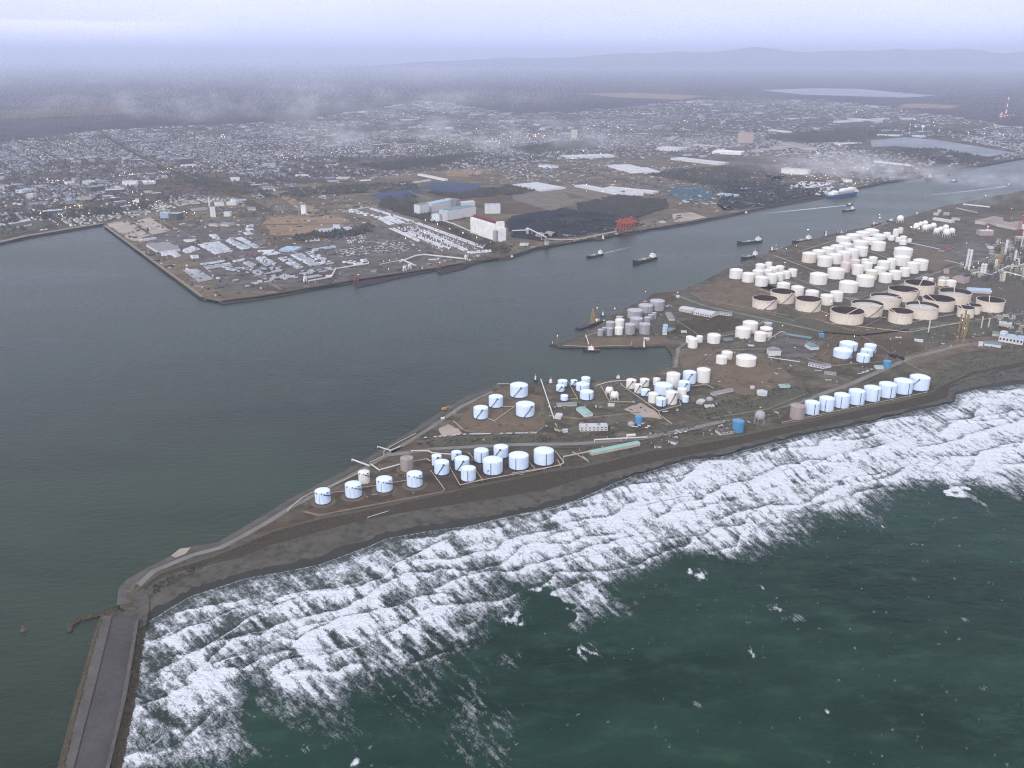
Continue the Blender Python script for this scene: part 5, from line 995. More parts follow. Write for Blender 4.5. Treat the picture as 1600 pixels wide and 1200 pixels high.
for (z, x0, y0, x1, y1, d, h, l, w, r) in [
    (ZL, 345, 995, 640, 985, 120, 12, 'vast pale blue-grey roof inland of the channel', 'wall_white', 'roof_pale'), (ZL, 600, 1045, 750, 1085, 130, 12, 'long white-blue roof beside the vast pale roof', 'ship_white', 'roof_pale'), (ZL, 750, 1060, 830, 1088, 90, 10, 'stepped pale roof next to the long white-blue one', 'wall_white', 'roof_pale'),
    (ZL, 990, 1000, 1290, 1035, 90, 12, 'long lavender roof behind the brown field', 'wall_white', 'roof_pale'), (ZL, 1250, 962, 1430, 970, 110, 16, 'bright white warehouse behind the brown field', 'ship_white', 'ship_white'), (ZL, 905, 940, 1040, 950, 110, 20, 'pale hall in the smoke', 'wall_white', 'roof_pale'),
    (ZL, 1410, 895, 1505, 897, 70, 75, 'tall pinkish block rising from the haze', 'wall_pink', 'roof_pink'), (ZL, 370, 868, 408, 868, 60, 60, 'tall cream apartment block in the smoke', 'wall_cream', 'roof_pale'), (ZL, 1130, 915, 1270, 925, 40, 12, 'orange-lit long low warehouse', 'wall_cream', 'roof_pale'),
    (ZL, 165, 1045, 245, 1055, 60, 12, 'white shed with blue end beside the rail yard', 'ship_white', 'roof_light_blue'), (ZL, 0, 1165, 180, 1200, 150, 9, 'broad ribbed pale roof in the mid distance', 'wall_white', 'roof_pale'), (ZL, 390, 1170, 620, 1215, 60, 9, 'slanting grey-white roof beside the rail yard', 'wall_white', 'roof_pale'),
    (ZL, 575, 1185, 880, 1215, 60, 9, 'slanting long grey-white roof closer to the channel', 'wall_white', 'roof_pale'), (Z7, 700, 225, 820, 228, 90, 9, 'pale roof above the wood by the channel', 'wall_white', 'roof_pale'), (Z7, 620, 215, 690, 228, 50, 8, 'small white roof left of the pale roof above the wood', 'ship_white', 'roof_pale'),
    (Z7, 1280, 225, 1390, 236, 50, 9, 'pale cyan roof beside the coal yard', 'wall_white', 'roof_light_blue'), (ZK, 80, 1085, 250, 1095, 60, 26, 'white box warehouse on the brown field by the ferry', 'ship_white', 'roof_pale'), (ZK, 440, 770, 760, 748, 60, 14, 'very long pale roof far inland', 'wall_white', 'roof_pale'),
    (ZK, 0, 820, 120, 832, 50, 14, 'long thin white roof far inland on the left', 'wall_white', 'roof_pale'), (ZK, 80, 905, 225, 940, 90, 18, 'smoky grey hall beyond the channel', 'wall_cream', 'roof_grey'), (ZK, 430, 905, 540, 900, 30, 10, 'small white shed near the pond', 'ship_white', 'roof_pale'),
    (ZK, 470, 1140, 525, 1142, 40, 12, 'white shed behind the ferry bow', 'ship_white', 'roof_pale'), (ZK, 660, 1015, 880, 1040, 16, 10, 'row-like white building in the smoke by the pond', 'ship_white', 'roof_pale'), (ZK, 680, 850, 820, 855, 50, 12, 'pale shed at the pond edge', 'wall_white', 'roof_pale'), (ZK, 900, 855, 960, 860, 50, 12, 'pale shed right of the pond mast', 'wall_white', 'roof_pale')]:
    building('warehouse', x0, y0, x1, y1, d, h, l, w, r, 0, 'warehouse', z=z)
for (x0, y0, x1, y1, d, h, l, w, r) in [
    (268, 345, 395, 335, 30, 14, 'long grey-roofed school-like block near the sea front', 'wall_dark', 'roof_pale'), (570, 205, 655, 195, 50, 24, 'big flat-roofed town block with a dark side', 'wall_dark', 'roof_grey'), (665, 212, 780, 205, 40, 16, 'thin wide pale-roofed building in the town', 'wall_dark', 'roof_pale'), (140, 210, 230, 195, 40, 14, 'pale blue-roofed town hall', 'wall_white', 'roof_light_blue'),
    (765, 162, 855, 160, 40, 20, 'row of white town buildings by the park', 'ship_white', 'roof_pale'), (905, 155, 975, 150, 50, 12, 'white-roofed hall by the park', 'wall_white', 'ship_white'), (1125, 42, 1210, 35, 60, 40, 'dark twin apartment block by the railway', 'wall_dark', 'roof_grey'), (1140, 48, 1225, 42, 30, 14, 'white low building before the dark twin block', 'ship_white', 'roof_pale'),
    (1447, 135, 1500, 132, 30, 18, 'white cube building on the grass', 'ship_white', 'roof_pale'), (170, 245, 212, 245, 30, 22, 'cream round-cornered block near the sea front', 'wall_cream', 'roof_pale'), (495, 255, 575, 248, 30, 14, 'brown-grey block in the sea front town', 'wall_cream', 'roof_grey'), (760, 305, 830, 298, 24, 10, 'low white lit store near the shore road', 'ship_white', 'roof_pale'),
    (830, 272, 870, 270, 24, 10, 'small bright white store near the shore road', 'ship_white', 'ship_white'), (420, 155, 470, 150, 30, 12, 'white store with lamps in the town', 'ship_white', 'roof_pale'), (520, 155, 600, 150, 30, 16, 'lavender-roofed hall in the town', 'wall_white', 'roof_pale'), (0, 180, 60, 175, 40, 14, 'pale hall at the left edge of town', 'wall_white', 'roof_grey')]:
    building('town_building', x0, y0, x1, y1, d, h, l, w, r, 0, 'building', z=Z5)
# ================================================================ pipelines and conveyors
def pipe(pts, w, label, z=(0, 0, 1), m='pipe_cream', h=3.0, name='pipeline', legs=40, cat='pipe', th=None):
    ox, oy, k = z; g = [G(ox+x/k, oy+y/k) for x, y in pts]; o = g[0]
    w *= .75; e = thing(name, label, cat, o); mb = MB(); mb.path([(p.x-o.x, p.y-o.y, h) for p in g], w, th or w*.8); mb.build('pipe', m, e)
    sup = MB(); cnt = 0
    for a, b in zip(g, g[1:]):
        n = max(1, int((b-a).length/legs))
        for j in range(n):
            p = a.lerp(b, j/n)-o; MB().box(p.x, p.y, 0, .9, .9, h-w*.3).build('support', m, e) if cnt < 25 else None; cnt += 1
    return e
pipe([(270, 890), (360, 880)], 1.3, 'cream pipe between the first and second spit tanks', ZA); pipe([(464, 858), (500, 852), (555, 845)], 1.3, 'cream pipe between the second and third spit tanks', ZA)
pipe([(656, 826), (745, 812)], 1.3, 'cream pipe between the third and fourth spit tanks', ZA)
pipe([(0, 1000), (30, 970), (80, 930), (120, 905), (150, 890), (270, 850), (440, 770)], 1.6, 'pale pipe following the harbour edge of the spit', ZA)
pipe([(520, 712), (570, 748), (700, 712)], 2.2, 'pale pipe rack bending at the weathered tank', ZA, 'pipe_white'); pipe([(400, 685), (510, 725)], 2.6, 'pale jetty walkway across the bank', ZA, 'pipe_white', 4)
pipe([(510, 700), (600, 660), (600, 630), (660, 590), (800, 518)], 1.4, 'thin pale pipe along the harbour road', ZA); pipe([(560, 600), (640, 625), (700, 600)], 1.8, 'short walkway at the harbour bank', ZA, 'pipe_white')
pipe([(785, 692), (870, 678), (890, 692)], 1.8, 'cream pipe from the weathered tank to the dense group', ZA); pipe([(890, 748), (930, 800), (980, 870)], 1.0, 'thin pipe at the left edge of the dense tank yard', ZA)
pipe([(1012, 730), (1075, 842), (1215, 808), (1175, 750)], 1.3, 'cream pipe looping around the foremost plain tank', ZA); pipe([(1075, 842), (1215, 810), (1600, 740), (1700, 715)], 1.4, 'long cream pipe along the sea side of the dense group', ZA)
pipe([(1500, 690), (1550, 748)], 1.1, 'short cream pipe between two big pale tanks', ZA); pipe([(1130, 640), (1180, 700)], 1.0, 'short cream pipe at the back of the dense group', ZA); pipe([(770, 628), (880, 628), (900, 640), (1020, 650)], 1.8, 'pale pipe along the inner road', ZA, 'pipe_white')
pipe([(1250, 425), (1290, 440), (1415, 350), (1340, 350)], 1.3, 'cream pipe between the four harbour-yard tanks', ZA); pipe([(1310, 207), (1385, 207)], 1.3, 'cream pipe behind the harbour-side tank of the four', ZA)
pipe([(1035, 440), (1095, 492)], 1.2, 'short pale pipe by the gravel patch', ZA); pipe([(500, 1020), (1000, 870), (1600, 760)], .8, 'thin fence-like pipe on top of the dike', (450, 555, 4), 'pipe_white', 2)
pipe([(180, 378), (262, 625)], 2.2, 'pale pipe rack running from the quay into the yard', ZB, 'pipe_white'); pipe([(340, 378), (410, 500), (330, 505)], 1.1, 'thin pipe from the quay past the small tanks', ZB)
pipe([(525, 418), (615, 392), (720, 385)], 1.4, 'pale pipe along the quay edge', ZB, 'pipe_white'); pipe([(555, 420), (610, 520), (770, 522)], 1.4, 'cream pipe round the gas spheres', ZB); pipe([(680, 402), (685, 415), (915, 578), (1055, 540), (1045, 515)], 1.5, 'cream bund pipe round the dense basin group', ZB)
pipe([(915, 578), (925, 605), (1000, 658)], 1.4, 'cream pipe from the bund corner to the road', ZB); pipe([(270, 655), (295, 700), (330, 705)], 1.6, 'bent cream pipe beside the pale box hut', ZB); pipe([(320, 872), (520, 832)], 2.4, 'cream conveyor from the last dike tank to the green roof', ZB, h=5, name='conveyor', cat='conveyor')
pipe([(270, 830), (325, 900), (300, 918)], 2.0, 'brownish pipe bridge beside the last dike tank', ZB); pipe([(0, 968), (305, 918), (285, 885)], 1.3, 'cream pipe round the last two dike tanks', ZB); pipe([(380, 835), (480, 895), (440, 860)], 1.6, 'crossed pipes by the pump pit', ZB)
pipe([(515, 765), (845, 748)], 2.4, 'long white loading rack beside the road', ZB, 'pipe_white', 5, name='loading_rack', cat='rack'); pipe([(715, 748), (770, 745)], 5, 'white gantry on the loading rack', ZB, 'pipe_white', 8, name='loading_rack', cat='rack')
pipe([(620, 680), (640, 680)], 1.0, 'tiny pipe by the white office', ZB); pipe([(1100, 425), (1210, 410), (1260, 435)], 1.3, 'cream pipe beyond the tall white tank', ZB); pipe([(1350, 705), (1430, 700)], 1.2, 'cream pipe at the foot of the bright blue dike tank', ZB)
pipe([(90, 848), (990, 660), (990, 640)], 1.2, 'cream pipe along the foot of the row of nine', ZC); pipe([(0, 330), (80, 280), (110, 285)], 1.6, 'pale pipe rack at the left of the workshop yard', ZC, 'pipe_white')
pipe([(0, 440), (200, 470)], 2.0, 'low white wall-like pipe in front of the workshop yard', ZC, 'pipe_white'); pipe([(460, 1105), (480, 1165)], 2.2, 'white loading arm walkway on the pier', Z7, 'pipe_white', 5); pipe([(470, 1105), (530, 1085), (600, 1075)], 1.4, 'cream pipe along the pier tank feet', Z7)
pipe([(320, 1165), (470, 1175), (740, 1165)], 1.2, 'cream pipe on the pier edge of the basin', Z7)
# far shore conveyors
pipe([(0, 465), (95, 462)], 5, 'pale conveyor from the grain silo to the transfer tower', Z7, 'pipe_white', 14, 'conveyor', cat='conveyor'); pipe([(95, 452), (215, 512)], 5, 'sloping pale conveyor down to the quay tower', Z7, 'pipe_white', 16, 'conveyor', cat='conveyor'); pipe([(225, 508), (390, 512), (500, 492), (640, 462)], 5, 'long conveyor along the coal quay to the orange cranes', Z7, 'pipe_cream', 8, 'conveyor', cat='conveyor')
pipe([(900, 650), (1000, 610), (1050, 603), (1300, 630)], 5, 'long white lit conveyor beside the outer quay', Z6, 'pipe_white', 7, 'conveyor', cat='conveyor'); pipe([(330, 770), (470, 745), (500, 692), (705, 660)], 4, 'bent white conveyor on the outer quay, western one', Z6, 'pipe_white', 7, 'conveyor', cat='conveyor'); pipe([(910, 635), (990, 670)], 5, 'short white conveyor down to the quay edge', Z6, 'pipe_white', 7, 'conveyor', cat='conveyor')
pipe([(775, 660), (960, 622)], 3, 'brown conveyor by the outer quay', Z6, 'ring_beam', 4, 'conveyor', cat='conveyor'); pipe([(350, 440), (560, 500), (760, 590), (850, 625)], 4, 'pale conveyor belt in front of the feed mill', ZH, 'pipe_white', 6, 'conveyor', cat='conveyor')
pipe([(540, 328), (710, 298)], 4, 'white fence-like shed at the top of the trailer lot', Z6, 'pipe_white', 3, 'loading_rack', cat='rack')
pipe([(750, 230), (1010, 290)], 6, 'conveyor reaching the big pinkish-brown shed', ZG, 'pipe_cream', 10, 'conveyor', cat='conveyor'); pipe([(840, 175), (1165, 210)], 8, 'white loading rack behind the big pinkish shed', ZG, 'pipe_white', 8, 'loading_rack', cat='rack')
pipe([(950, 1055), (1030, 1035), (1180, 1075), (1290, 1015), (1400, 960), (1520, 965), (1700, 890)], 4.5, 'thick pale refinery pipe zigzagging to the right edge', ZG, 'pipe_white', 9, name='pipe_rack'); pipe([(1270, 1010), (1600, 1095)], 4.5, 'thick pale refinery pipe running toward the lower right', ZG, 'pipe_white', 9, name='pipe_rack'); pipe([(1470, 860), (1530, 870), (1530, 950)], 4, 'pale refinery pipe standing up from the zigzag', ZG, 'pipe_white', 9, name='pipe_rack')
pipe([(130, 640), (600, 740)], 2.5, 'long straight pipe past the small cluster', ZG, 'pipe_white', 4); pipe([(620, 870), (820, 915)], 2.0, 'brown pipe rack by the bare field', ZG, 'ring_beam', 4)
# ================================================================ orange cranes and quay loaders
def crane(p, rz, label, s=1.0, m='crane_orange'):
    o = thing('gantry_crane', label, 'crane', p, rz, 'quay cranes')
    for x in (-9, 9):
        for y in (-10, 10): MB().bar((x*s, y*s, 0), (x*s*.85, y*s*.8, 30*s), 2.4*s).build('leg', m, o)
    f = MB()
    for y in (-9, 9): f.bar((-9*s, y*s, 12*s), (9*s, y*s, 12*s), 2*s); f.bar((-8*s, y*s*.85, 30*s), (8*s, y*s*.85, 30*s), 2.4*s)
    for x in (-8, 8): f.bar((x*s, -9*s, 28*s), (x*s, 9*s, 28*s), 2.2*s); f.bar((x*s, -9*s, 12*s), (x*s, 9*s, 26*s), 1.2*s)
    f.build('portal_frame', m, o)
    b = MB(); b.bar((-5*s, -34*s, 34*s), (-5*s, 26*s, 34*s), 1.8*s, 2.6*s); b.bar((5*s, -34*s, 34*s), (5*s, 26*s, 34*s), 1.8*s, 2.6*s)
    for y in (-34, -20, -6, 8, 26): b.bar((-5*s, y*s, 34*s), (5*s, y*s, 34*s), 1.2*s)
    b.build('boom', m, o)
    a = MB(); a.bar((-5*s, -2*s, 34*s), (0, 2*s, 50*s), 1.5*s); a.bar((5*s, -2*s, 34*s), (0, 2*s, 50*s), 1.5*s); a.bar((0, 2*s, 50*s), (0, -32*s, 35*s), .9*s); a.bar((0, 2*s, 50*s), (0, 24*s, 35*s), .9*s); a.build('mast', m, o)
    MB().box(0, 8*s, 33*s, 8*s, 9*s, 7*s).build('machine_house', m, o)
    return o
qa = math.atan2(G(985, 365).y-G(900, 376).y, G(985, 365).x-G(900, 376).x)
for i, (x, y, l) in enumerate(((969, 362, 'left of the three orange gantry cranes on the coal quay'), (977, 361, 'middle of the three orange gantry cranes on the coal quay'), (986, 359, 'right of the three orange gantry cranes on the coal quay'))): crane(G(x, y), qa, l, 1.0)
def loader(p, label, rz=0, m='crane_orange', s=1.0):
    o = thing('ship_loader', label, 'crane', p, rz, 'ship loaders on the outer quay')
    for x in (-6, 6):
        for y in (-5, 5): MB().bar((x*s, y*s, 0), (x*s*.6, y*s*.6, 14*s), 1.6*s).build('leg', m, o)
    MB().box(0, 0, 14*s, 10*s, 9*s, 7*s).build('cab', m, o); MB().bar((0, 0, 21*s), (0, -22*s, 28*s), 1.6*s).bar((0, 3*s, 20*s), (0, 0, 31*s), 1.2*s).build('boom', m, o)
for x, y, l, m in ((477, 441, 'white loader at the western end of the outer quay', 'ship_white'), (556, 441, 'brownish loader at the small quay notch', 'loader_brown'), (632, 424, 'white loader with lamps in the middle of the outer quay', 'ship_white'), (686, 421, 'brownish loader with a lamp on the quay notch', 'loader_brown'), (728, 407, 'white loader at the end of the long lit conveyor', 'ship_white'), (640, 421, 'white slim loader beside the middle one', 'ship_white'), (778, 401, 'brownish loader on the last quay notch', 'loader_brown')): loader(G(x, y), l, qa, m, .75)
o = thing('transfer_tower', 'grey transfer tower at the foot of the sloping conveyor', 'tower', G(854, 384), qa); MB().box(0, 0, 0, 10, 10, 16).build('frame', 'wall_cream', o); MB().box(0, 0, 16.01, 12, 12, 8).build('cabin', 'roof_grey', o)
o = thing('transfer_tower', 'pale transfer tower at the bend of the conveyors', 'tower', G(824, 366), qa); MB().box(0, 0, 0, 7, 7, 14).build('frame', 'wall_cream', o); MB().box(0, 0, 14.01, 10, 10, 7).build('cabin', 'pipe_white', o)
# ================================================================ refinery
def column(p, h, r, label, m='pipe_white', rings=4, name='distillation_column'):
    o = thing(name, label, 'column', p, 0, 'refinery columns'); MB().cyl(0, 0, 0, r, h, n=14).dome(0, 0, h, r, r, 14).build('vessel', m, o)
    for k in range(rings): z = h*(k+1)/rings-1; MB().cyl(0, 0, z, r+1.4, z+.8, n=12, bot=True).build('platform', m, o)
    MB().bar((r+.6, 0, 0), (r+.6, 0, h+2), .8).build('riser', m, o); return o
def PXG(z, x, y): return G(z[0]+x/z[2], z[1]+y/z[2])
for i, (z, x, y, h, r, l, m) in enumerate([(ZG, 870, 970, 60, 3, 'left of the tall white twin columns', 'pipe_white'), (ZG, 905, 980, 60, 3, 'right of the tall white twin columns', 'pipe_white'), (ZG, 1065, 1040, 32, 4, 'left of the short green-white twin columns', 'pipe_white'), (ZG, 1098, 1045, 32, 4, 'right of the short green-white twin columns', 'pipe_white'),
        (ZG, 1300, 880, 44, 4, 'leaning-looking golden-lit column', 'yellow_lit_steel'), (ZG, 1360, 780, 44, 3.5, 'white lit column behind the pipes', 'pipe_white'), (ZG, 1270, 930, 30, 4, 'short golden-lit column', 'yellow_lit_steel'), (ZG, 1240, 950, 24, 4, 'stubby brown column', 'ring_beam'), (ZG, 1480, 860, 30, 3, 'white column beside the standing pipe', 'pipe_white'),
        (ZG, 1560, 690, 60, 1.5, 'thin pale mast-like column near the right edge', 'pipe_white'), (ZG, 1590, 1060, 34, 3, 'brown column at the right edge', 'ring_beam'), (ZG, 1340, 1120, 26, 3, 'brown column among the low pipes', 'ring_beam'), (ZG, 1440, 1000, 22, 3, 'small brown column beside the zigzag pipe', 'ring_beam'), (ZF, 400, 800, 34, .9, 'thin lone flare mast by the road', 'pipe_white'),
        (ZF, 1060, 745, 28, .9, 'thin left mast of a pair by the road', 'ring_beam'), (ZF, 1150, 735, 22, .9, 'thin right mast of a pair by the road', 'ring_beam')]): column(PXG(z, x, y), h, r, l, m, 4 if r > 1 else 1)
# distillation tower cluster, its yellow light painted into the steel colour
for i, (x, y, h, l) in enumerate([(780, 800, 44, 'left golden-lit column of the lit tower group'), (815, 860, 64, 'tallest golden-lit column of the lit tower group'), (835, 930, 66, 'foremost golden-lit column of the lit tower group'), (870, 830, 46, 'right golden-lit column of the lit tower group'), (760, 905, 12, 'low golden-lit vessel at the foot of the tower group')]): column(PXG(ZF, x, y), h, 1.5, l, 'yellow_lit_steel', 8)
def jumble(n, z, x0, y0, x1, y1, hs, ms, label, group, s=(3, 14)):
    for i in range(n):
        p = PXG(z, random.uniform(x0, x1), random.uniform(y0, y1)); m0 = random.choice(ms); lc = {'pipe_cream': 'cream', 'ring_beam': 'buff', 'grey_paint': 'grey', 'wall_dark': 'black', 'roof_grey': 'slate', 'concrete_dark': 'brown', 'wall_white': 'white'}[m0]; o = thing('process_unit', lc+' '+label, 'machinery', p, random.choice((.3, .63, 1.2)), group); h = random.uniform(*hs); m = m0
        w, d = random.uniform(*s), random.uniform(*s); f = MB()
        for x in (-w/2, w/2):
            for y in (-d/2, d/2): f.bar((x, y, 0), (x, y, h), .8)
        for k in range(2): zz = h*(k+1)/2; f.path([(-w/2, -d/2, zz), (w/2, -d/2, zz), (w/2, d/2, zz), (-w/2, d/2, zz), (-w/2, -d/2, zz)], .8)
        f.build('frame', m, o); q = MB(); q.cyl(w*.1, 0, 0, min(w, d)*.28, h*.8, n=10); q.box(-w*.2, d*.1, h*.5, w*.4, d*.4, h*.3); q.build('vessel', random.choice(ms), o)
gl = 'process units crowded in the refinery yard'; ml = ['pipe_cream', 'ring_beam', 'grey_paint', 'wall_dark', 'roof_grey', 'concrete_dark']
jumble(70, ZG, 1120, 1150, 1700, 640, (8, 22), ml, 'small piped process unit in the refinery yard on the right', gl)
jumble(26, ZG, 820, 1080, 1120, 930, (4, 12), ml, 'low process unit by the white twin columns', 'low units by the twin columns')
jumble(26, ZF, 1250, 1000, 1700, 560, (4, 9), ml+['wall_white'], 'low outbuilding around the white stepped building', 'outbuildings by the stepped building')
# red and white chimneys
def striped(p, h, r, label, spread=0):
    o = thing('chimney', label, 'chimney', p, 0, 'red and white chimneys')
    for k in range(7):
        a, b = h*k/7, h*(k+1)/7; MB().cyl(0, 0, a, r*(1-.35*k/7), b, r*(1-.35*(k+1)/7), n=16, top=k == 6).build('band', 'red_paint' if k % 2 == 0 else 'ship_white', o)
    if spread:
        for i in range(4): q = i*math.pi/2+.4; MB().bar((spread*math.cos(q), spread*math.sin(q), 0), (r*math.cos(q), r*math.sin(q), h*.8), 1.3).build('leg', 'red_paint', o)
striped(PXG(ZG, 1575, 520), 120, 4.5, 'red and white chimney in a splayed frame at the right edge', 24)
striped(PXG(ZG, 1600, 440), 125, 4.5, 'red and white chimney behind the splayed one', 0)
striped(PXG(ZG, 1130, 540), 40, 4, 'short pink and white stack on the round-looking building')
striped(G(1420, 212), 110, 4, 'thin red and white chimney by the inland pond'); striped(G(1571, 182), 230, 8, 'very tall lit mast far inland at the right')
striped(G(1564, 184), 60, 14, 'squat lit base beside the very tall mast')
o = thing('water_tower', 'small white globe tower near the inland pond', 'tower', G(1441, 205)); MB().cyl(0, 0, 0, 4, 30, n=10).build('stem', 'ship_white', o); MB().sphere(0, 0, 38, 14, 14).build('globe', 'ship_white', o)
# ================================================================ ships
def ship(p0, p1, label, kind='tanker', hull='hull_dark', beam=None, group=None, z=(0, 0, 1), cat='ship', name='ship'):
    "p0 stern, p1 bow (waterline pixels)"
    ox, oy, k = z; a = G(ox+p0[0]/k, oy+p0[1]/k, 0); b = G(ox+p1[0]/k, oy+p1[1]/k, 0); d = b-a; Ls = d.length; rot = math.atan2(d.y, d.x); B = beam or Ls*.17; c = (a+b)/2
    o = thing(name, label, cat, (c.x, c.y, -.3), rot, group); fb = Ls*.045+1.0
    out = [(-.5, -.40), (-.47, -.47), (-.2, -.5), (.25, -.5), (.38, -.38), (.46, -.18), (.5, 0)]
    ring = [(x*Ls, y*B) for x, y in out]+[(x*Ls, -y*B) for x, y in reversed(out[:-1])]
    m = MB(); n = len(ring); lo = [(x*.97, y*.86, -1.5) for x, y in ring]; hi = [(x*1.0, y, fb*(1.0+(.7 if x > Ls*.3 else 0))) for x, y in ring]
    m.add(lo+hi, [(i, (i+1) % n, n+(i+1) % n, n+i) for i in range(n)]); m.build('hull', hull, o)
    deck = [(x*.985, y*.94, fb*.86) for x, y in ring]; dm = {'tanker': 'deck_green', 'cargo': 'deck_brown', 'tug': 'deck_brown', 'ferry': 'ship_white'}[kind]
    m = MB(); m.add(deck, tess(deck)); m.build('deck', dm, o)
    def cabin(x, w, l, z0, floors, m='ship_white', nm='superstructure'):
        s = MB(); hh = 2.8 if Ls > 60 else 2.3; e = thing
        for q in range(floors): s.box(x+q*l*.02, 0, z0+q*hh+.001*q, l*(1-.1*q), w*(1-.06*q), hh)
        so = s.build(nm, m, o); zt = z0+(floors-1)*hh
        MB().box(x+(floors-1)*l*.02+l*(1-.1*(floors-1))/2+.05, 0, zt+hh*.35, .12, w*.8, hh*.4).build('window', 'window_glass', so); return z0+floors*hh
    if kind == 'tanker':
        t = cabin(-Ls*.37, B*.8, Ls*.14, fb*.86, 4); MB().box(-Ls*.44, 0, fb*.86, Ls*.035, B*.25, t-fb*.3).build('funnel', 'hull_red' if hull != 'hull_dark' else 'hull_dark', o)
        MB().bar((-Ls*.36, 0, t), (-Ls*.36, 0, t+7), .5).build('mast', 'ship_white', o); MB().bar((Ls*.42, 0, fb), (Ls*.42, 0, fb+8), .5).build('foremast', 'ship_white', o)
        m = MB(); m.bar((-Ls*.28, 0, fb+1.2), (Ls*.38, 0, fb+1.2), B*.09); 
        for x in (-.12, .02, .16): m.bar((x*Ls, -B*.4, fb+1), (x*Ls, B*.4, fb+1), .8)
        m.build('deck_pipes', 'pipe_cream', o); MB().box(Ls*.02, 0, fb*.87, Ls*.03, B*.6, 3.4).build('manifold', 'ring_beam', o)
        MB().bar((Ls*.04, 0, fb), (Ls*.04, 0, fb+7), .7).bar((Ls*.04, 0, fb+7), (Ls*.14, 0, fb+4), .5).build('deck_crane', 'crane_yellow', o)
    elif kind == 'cargo':
        t = cabin(-Ls*.39, B*.85, Ls*.09, fb*.86, 6); MB().box(-Ls*.45, 0, fb*.86, Ls*.03, B*.3, 17).build('funnel', 'hull_dark', o)
        for x in (-.26, -.13, 0, .13, .26): MB().box(x*Ls, 0, fb*.87, Ls*.1, B*.6, 2.6).build('hatch', 'deck_brown', o)
        MB().bar((Ls*.44, 0, fb), (Ls*.44, 0, fb+12), .6).build('mast', 'ship_white', o)
    elif kind == 'tug':
        t = cabin(Ls*.02, B*.6, Ls*.34, fb*.86, 3); MB().box(-Ls*.22, 0, fb*.86, Ls*.1, B*.22, 5).build('funnel', 'hull_red', o); MB().bar((0, 0, t), (0, 0, t+5), .5).build('mast', 'ship_white', o)
    elif kind == 'ferry':
        s = MB()
        for q, (x, l, w) in enumerate(((0, .93, .98), (0, .90, .96), (-.01, .86, .94), (.03, .70, .9), (.10, .42, .84))): s.box(x*Ls, 0, fb*1.3+q*3.6, l*Ls*.95, w*B*.9, 3.6)
        so = s.build('superstructure', 'ship_white', o)
        for q in range(3): 
            for sg in (-1, 1): MB().box(-.01*Ls, sg*(B*.45+.2), fb*1.3+q*3.6+1.3, Ls*.6, .3, 1.0).build('window', 'window_glass', so)
        MB().box(-Ls*.22, 0, fb*1.3+11, Ls*.05, B*.3, 15).build('funnel', 'hull_blue', o); MB().box(.30*Ls, 0, fb*1.3+17, Ls*.05, B*.9, 3.4).build('bridge', 'ship_white', o); MB().bar((.28*Ls, 0, fb+20), (.28*Ls, 0, fb+34), .8).build('mast', 'ship_white', o)
    return o
ship((898, 612), (752, 650), 'dark-hulled coastal tanker under way in mid channel, nearer of the two passing the orange cranes', 'tanker', 'hull_dark', z=Z7)
ship((565, 590), (464, 614), 'small dark coaster trailing a faint wake below the coal quay', 'tanker', 'hull_dark', z=Z7)
ship((1558, 508), (1403, 528), 'dark tanker anchored off the jetty cluster', 'tanker', 'hull_dark', z=Z7)
ship((1532, 598), (1430, 622), 'small tanker moored at the jetty below the jetty cluster', 'tanker', 'hull_dark', z=Z7)
ship((1482, 334), (1445, 337), 'small white-topped tug on the far side of the channel', 'tug', 'hull_dark', z=Z7)
ship((378, 238), (556, 212), 'long white ferry with a blue hull berthed across the channel', 'ferry', 'hull_blue', z=Z8, cat='ferry', name='ferry')
ship((985, 118), (1136, 104), 'large brown cargo ship with a smoking funnel far up the channel', 'cargo', 'hull_red', z=Z8)
ship((1183, 132), (1136, 138), 'lit tug astern of the smoking cargo ship', 'tug', 'hull_dark', z=Z8)
ship((1490, 160), (1520, 157), 'fast launch at the head of a long white wake', 'tug', 'hull_dark', z=Z8, beam=6)
ship((530, 280), (490, 284), 'upper of two tugs side by side at the head of a wake', 'tug', 'hull_dark', z=Z8); ship((537, 312), (462, 324), 'lower of two tugs side by side with a white bridge', 'tanker', 'hull_dark', z=Z8)
ship((268, 498), (150, 522), 'moored tanker with a brightly lit bridge at the long jetty', 'tanker', 'hull_dark', z=Z8); ship((10, 570), (90, 560), 'small moored coaster left of the lit tanker', 'tanker', 'hull_red', z=Z8)
ship((450, 462), (492, 455), 'small brown coaster moored near the hindmost tanks', 'tanker', 'hull_red', z=Z8); ship((650, 408), (705, 398), 'brown lit coaster moored by the bank bend', 'tanker', 'hull_red', z=Z8); ship((345, 482), (440, 468), 'low dark barge along the bank by the hindmost tanks', 'cargo', 'hull_dark', z=Z8, beam=10)
ship((800, 380), (740, 386), 'small dark workboat moored beside the lone gas sphere', 'tug', 'hull_dark', z=Z8); ship((910, 345), (945, 340), 'brown boat moored at the far bank bend', 'tug', 'hull_red', z=Z8); ship((1345, 232), (1370, 230), 'tiny dark boat in the smoky reach of the channel', 'tug', 'hull_dark', z=Z8)
ship((550, 1192), (442, 1190), 'slim white-masted workboat berthed at the pier loading arm', 'tug', 'hull_dark', z=Z7, beam=12); ship((835, 1172), (738, 1174), 'low grey barge moored in the basin', 'cargo', 'hull_dark', z=Z7, beam=12); ship((700, 375), (630, 372), 'small dark workboat at the basin quay', 'tug', 'hull_dark', z=ZB); ship((585, 975), (552, 972), 'dark launch off the pier head', 'tug', 'hull_dark', z=Z7)
ship((160, 378), (135, 374), 'tiny pale launch at the quay beside the four-tank yard', 'tug', 'hull_dark', z=ZB, beam=5); ship((270, 395), (215, 397), 'low pale launch along the quay near the small tanks', 'tug', 'hull_dark', z=ZB, beam=5)
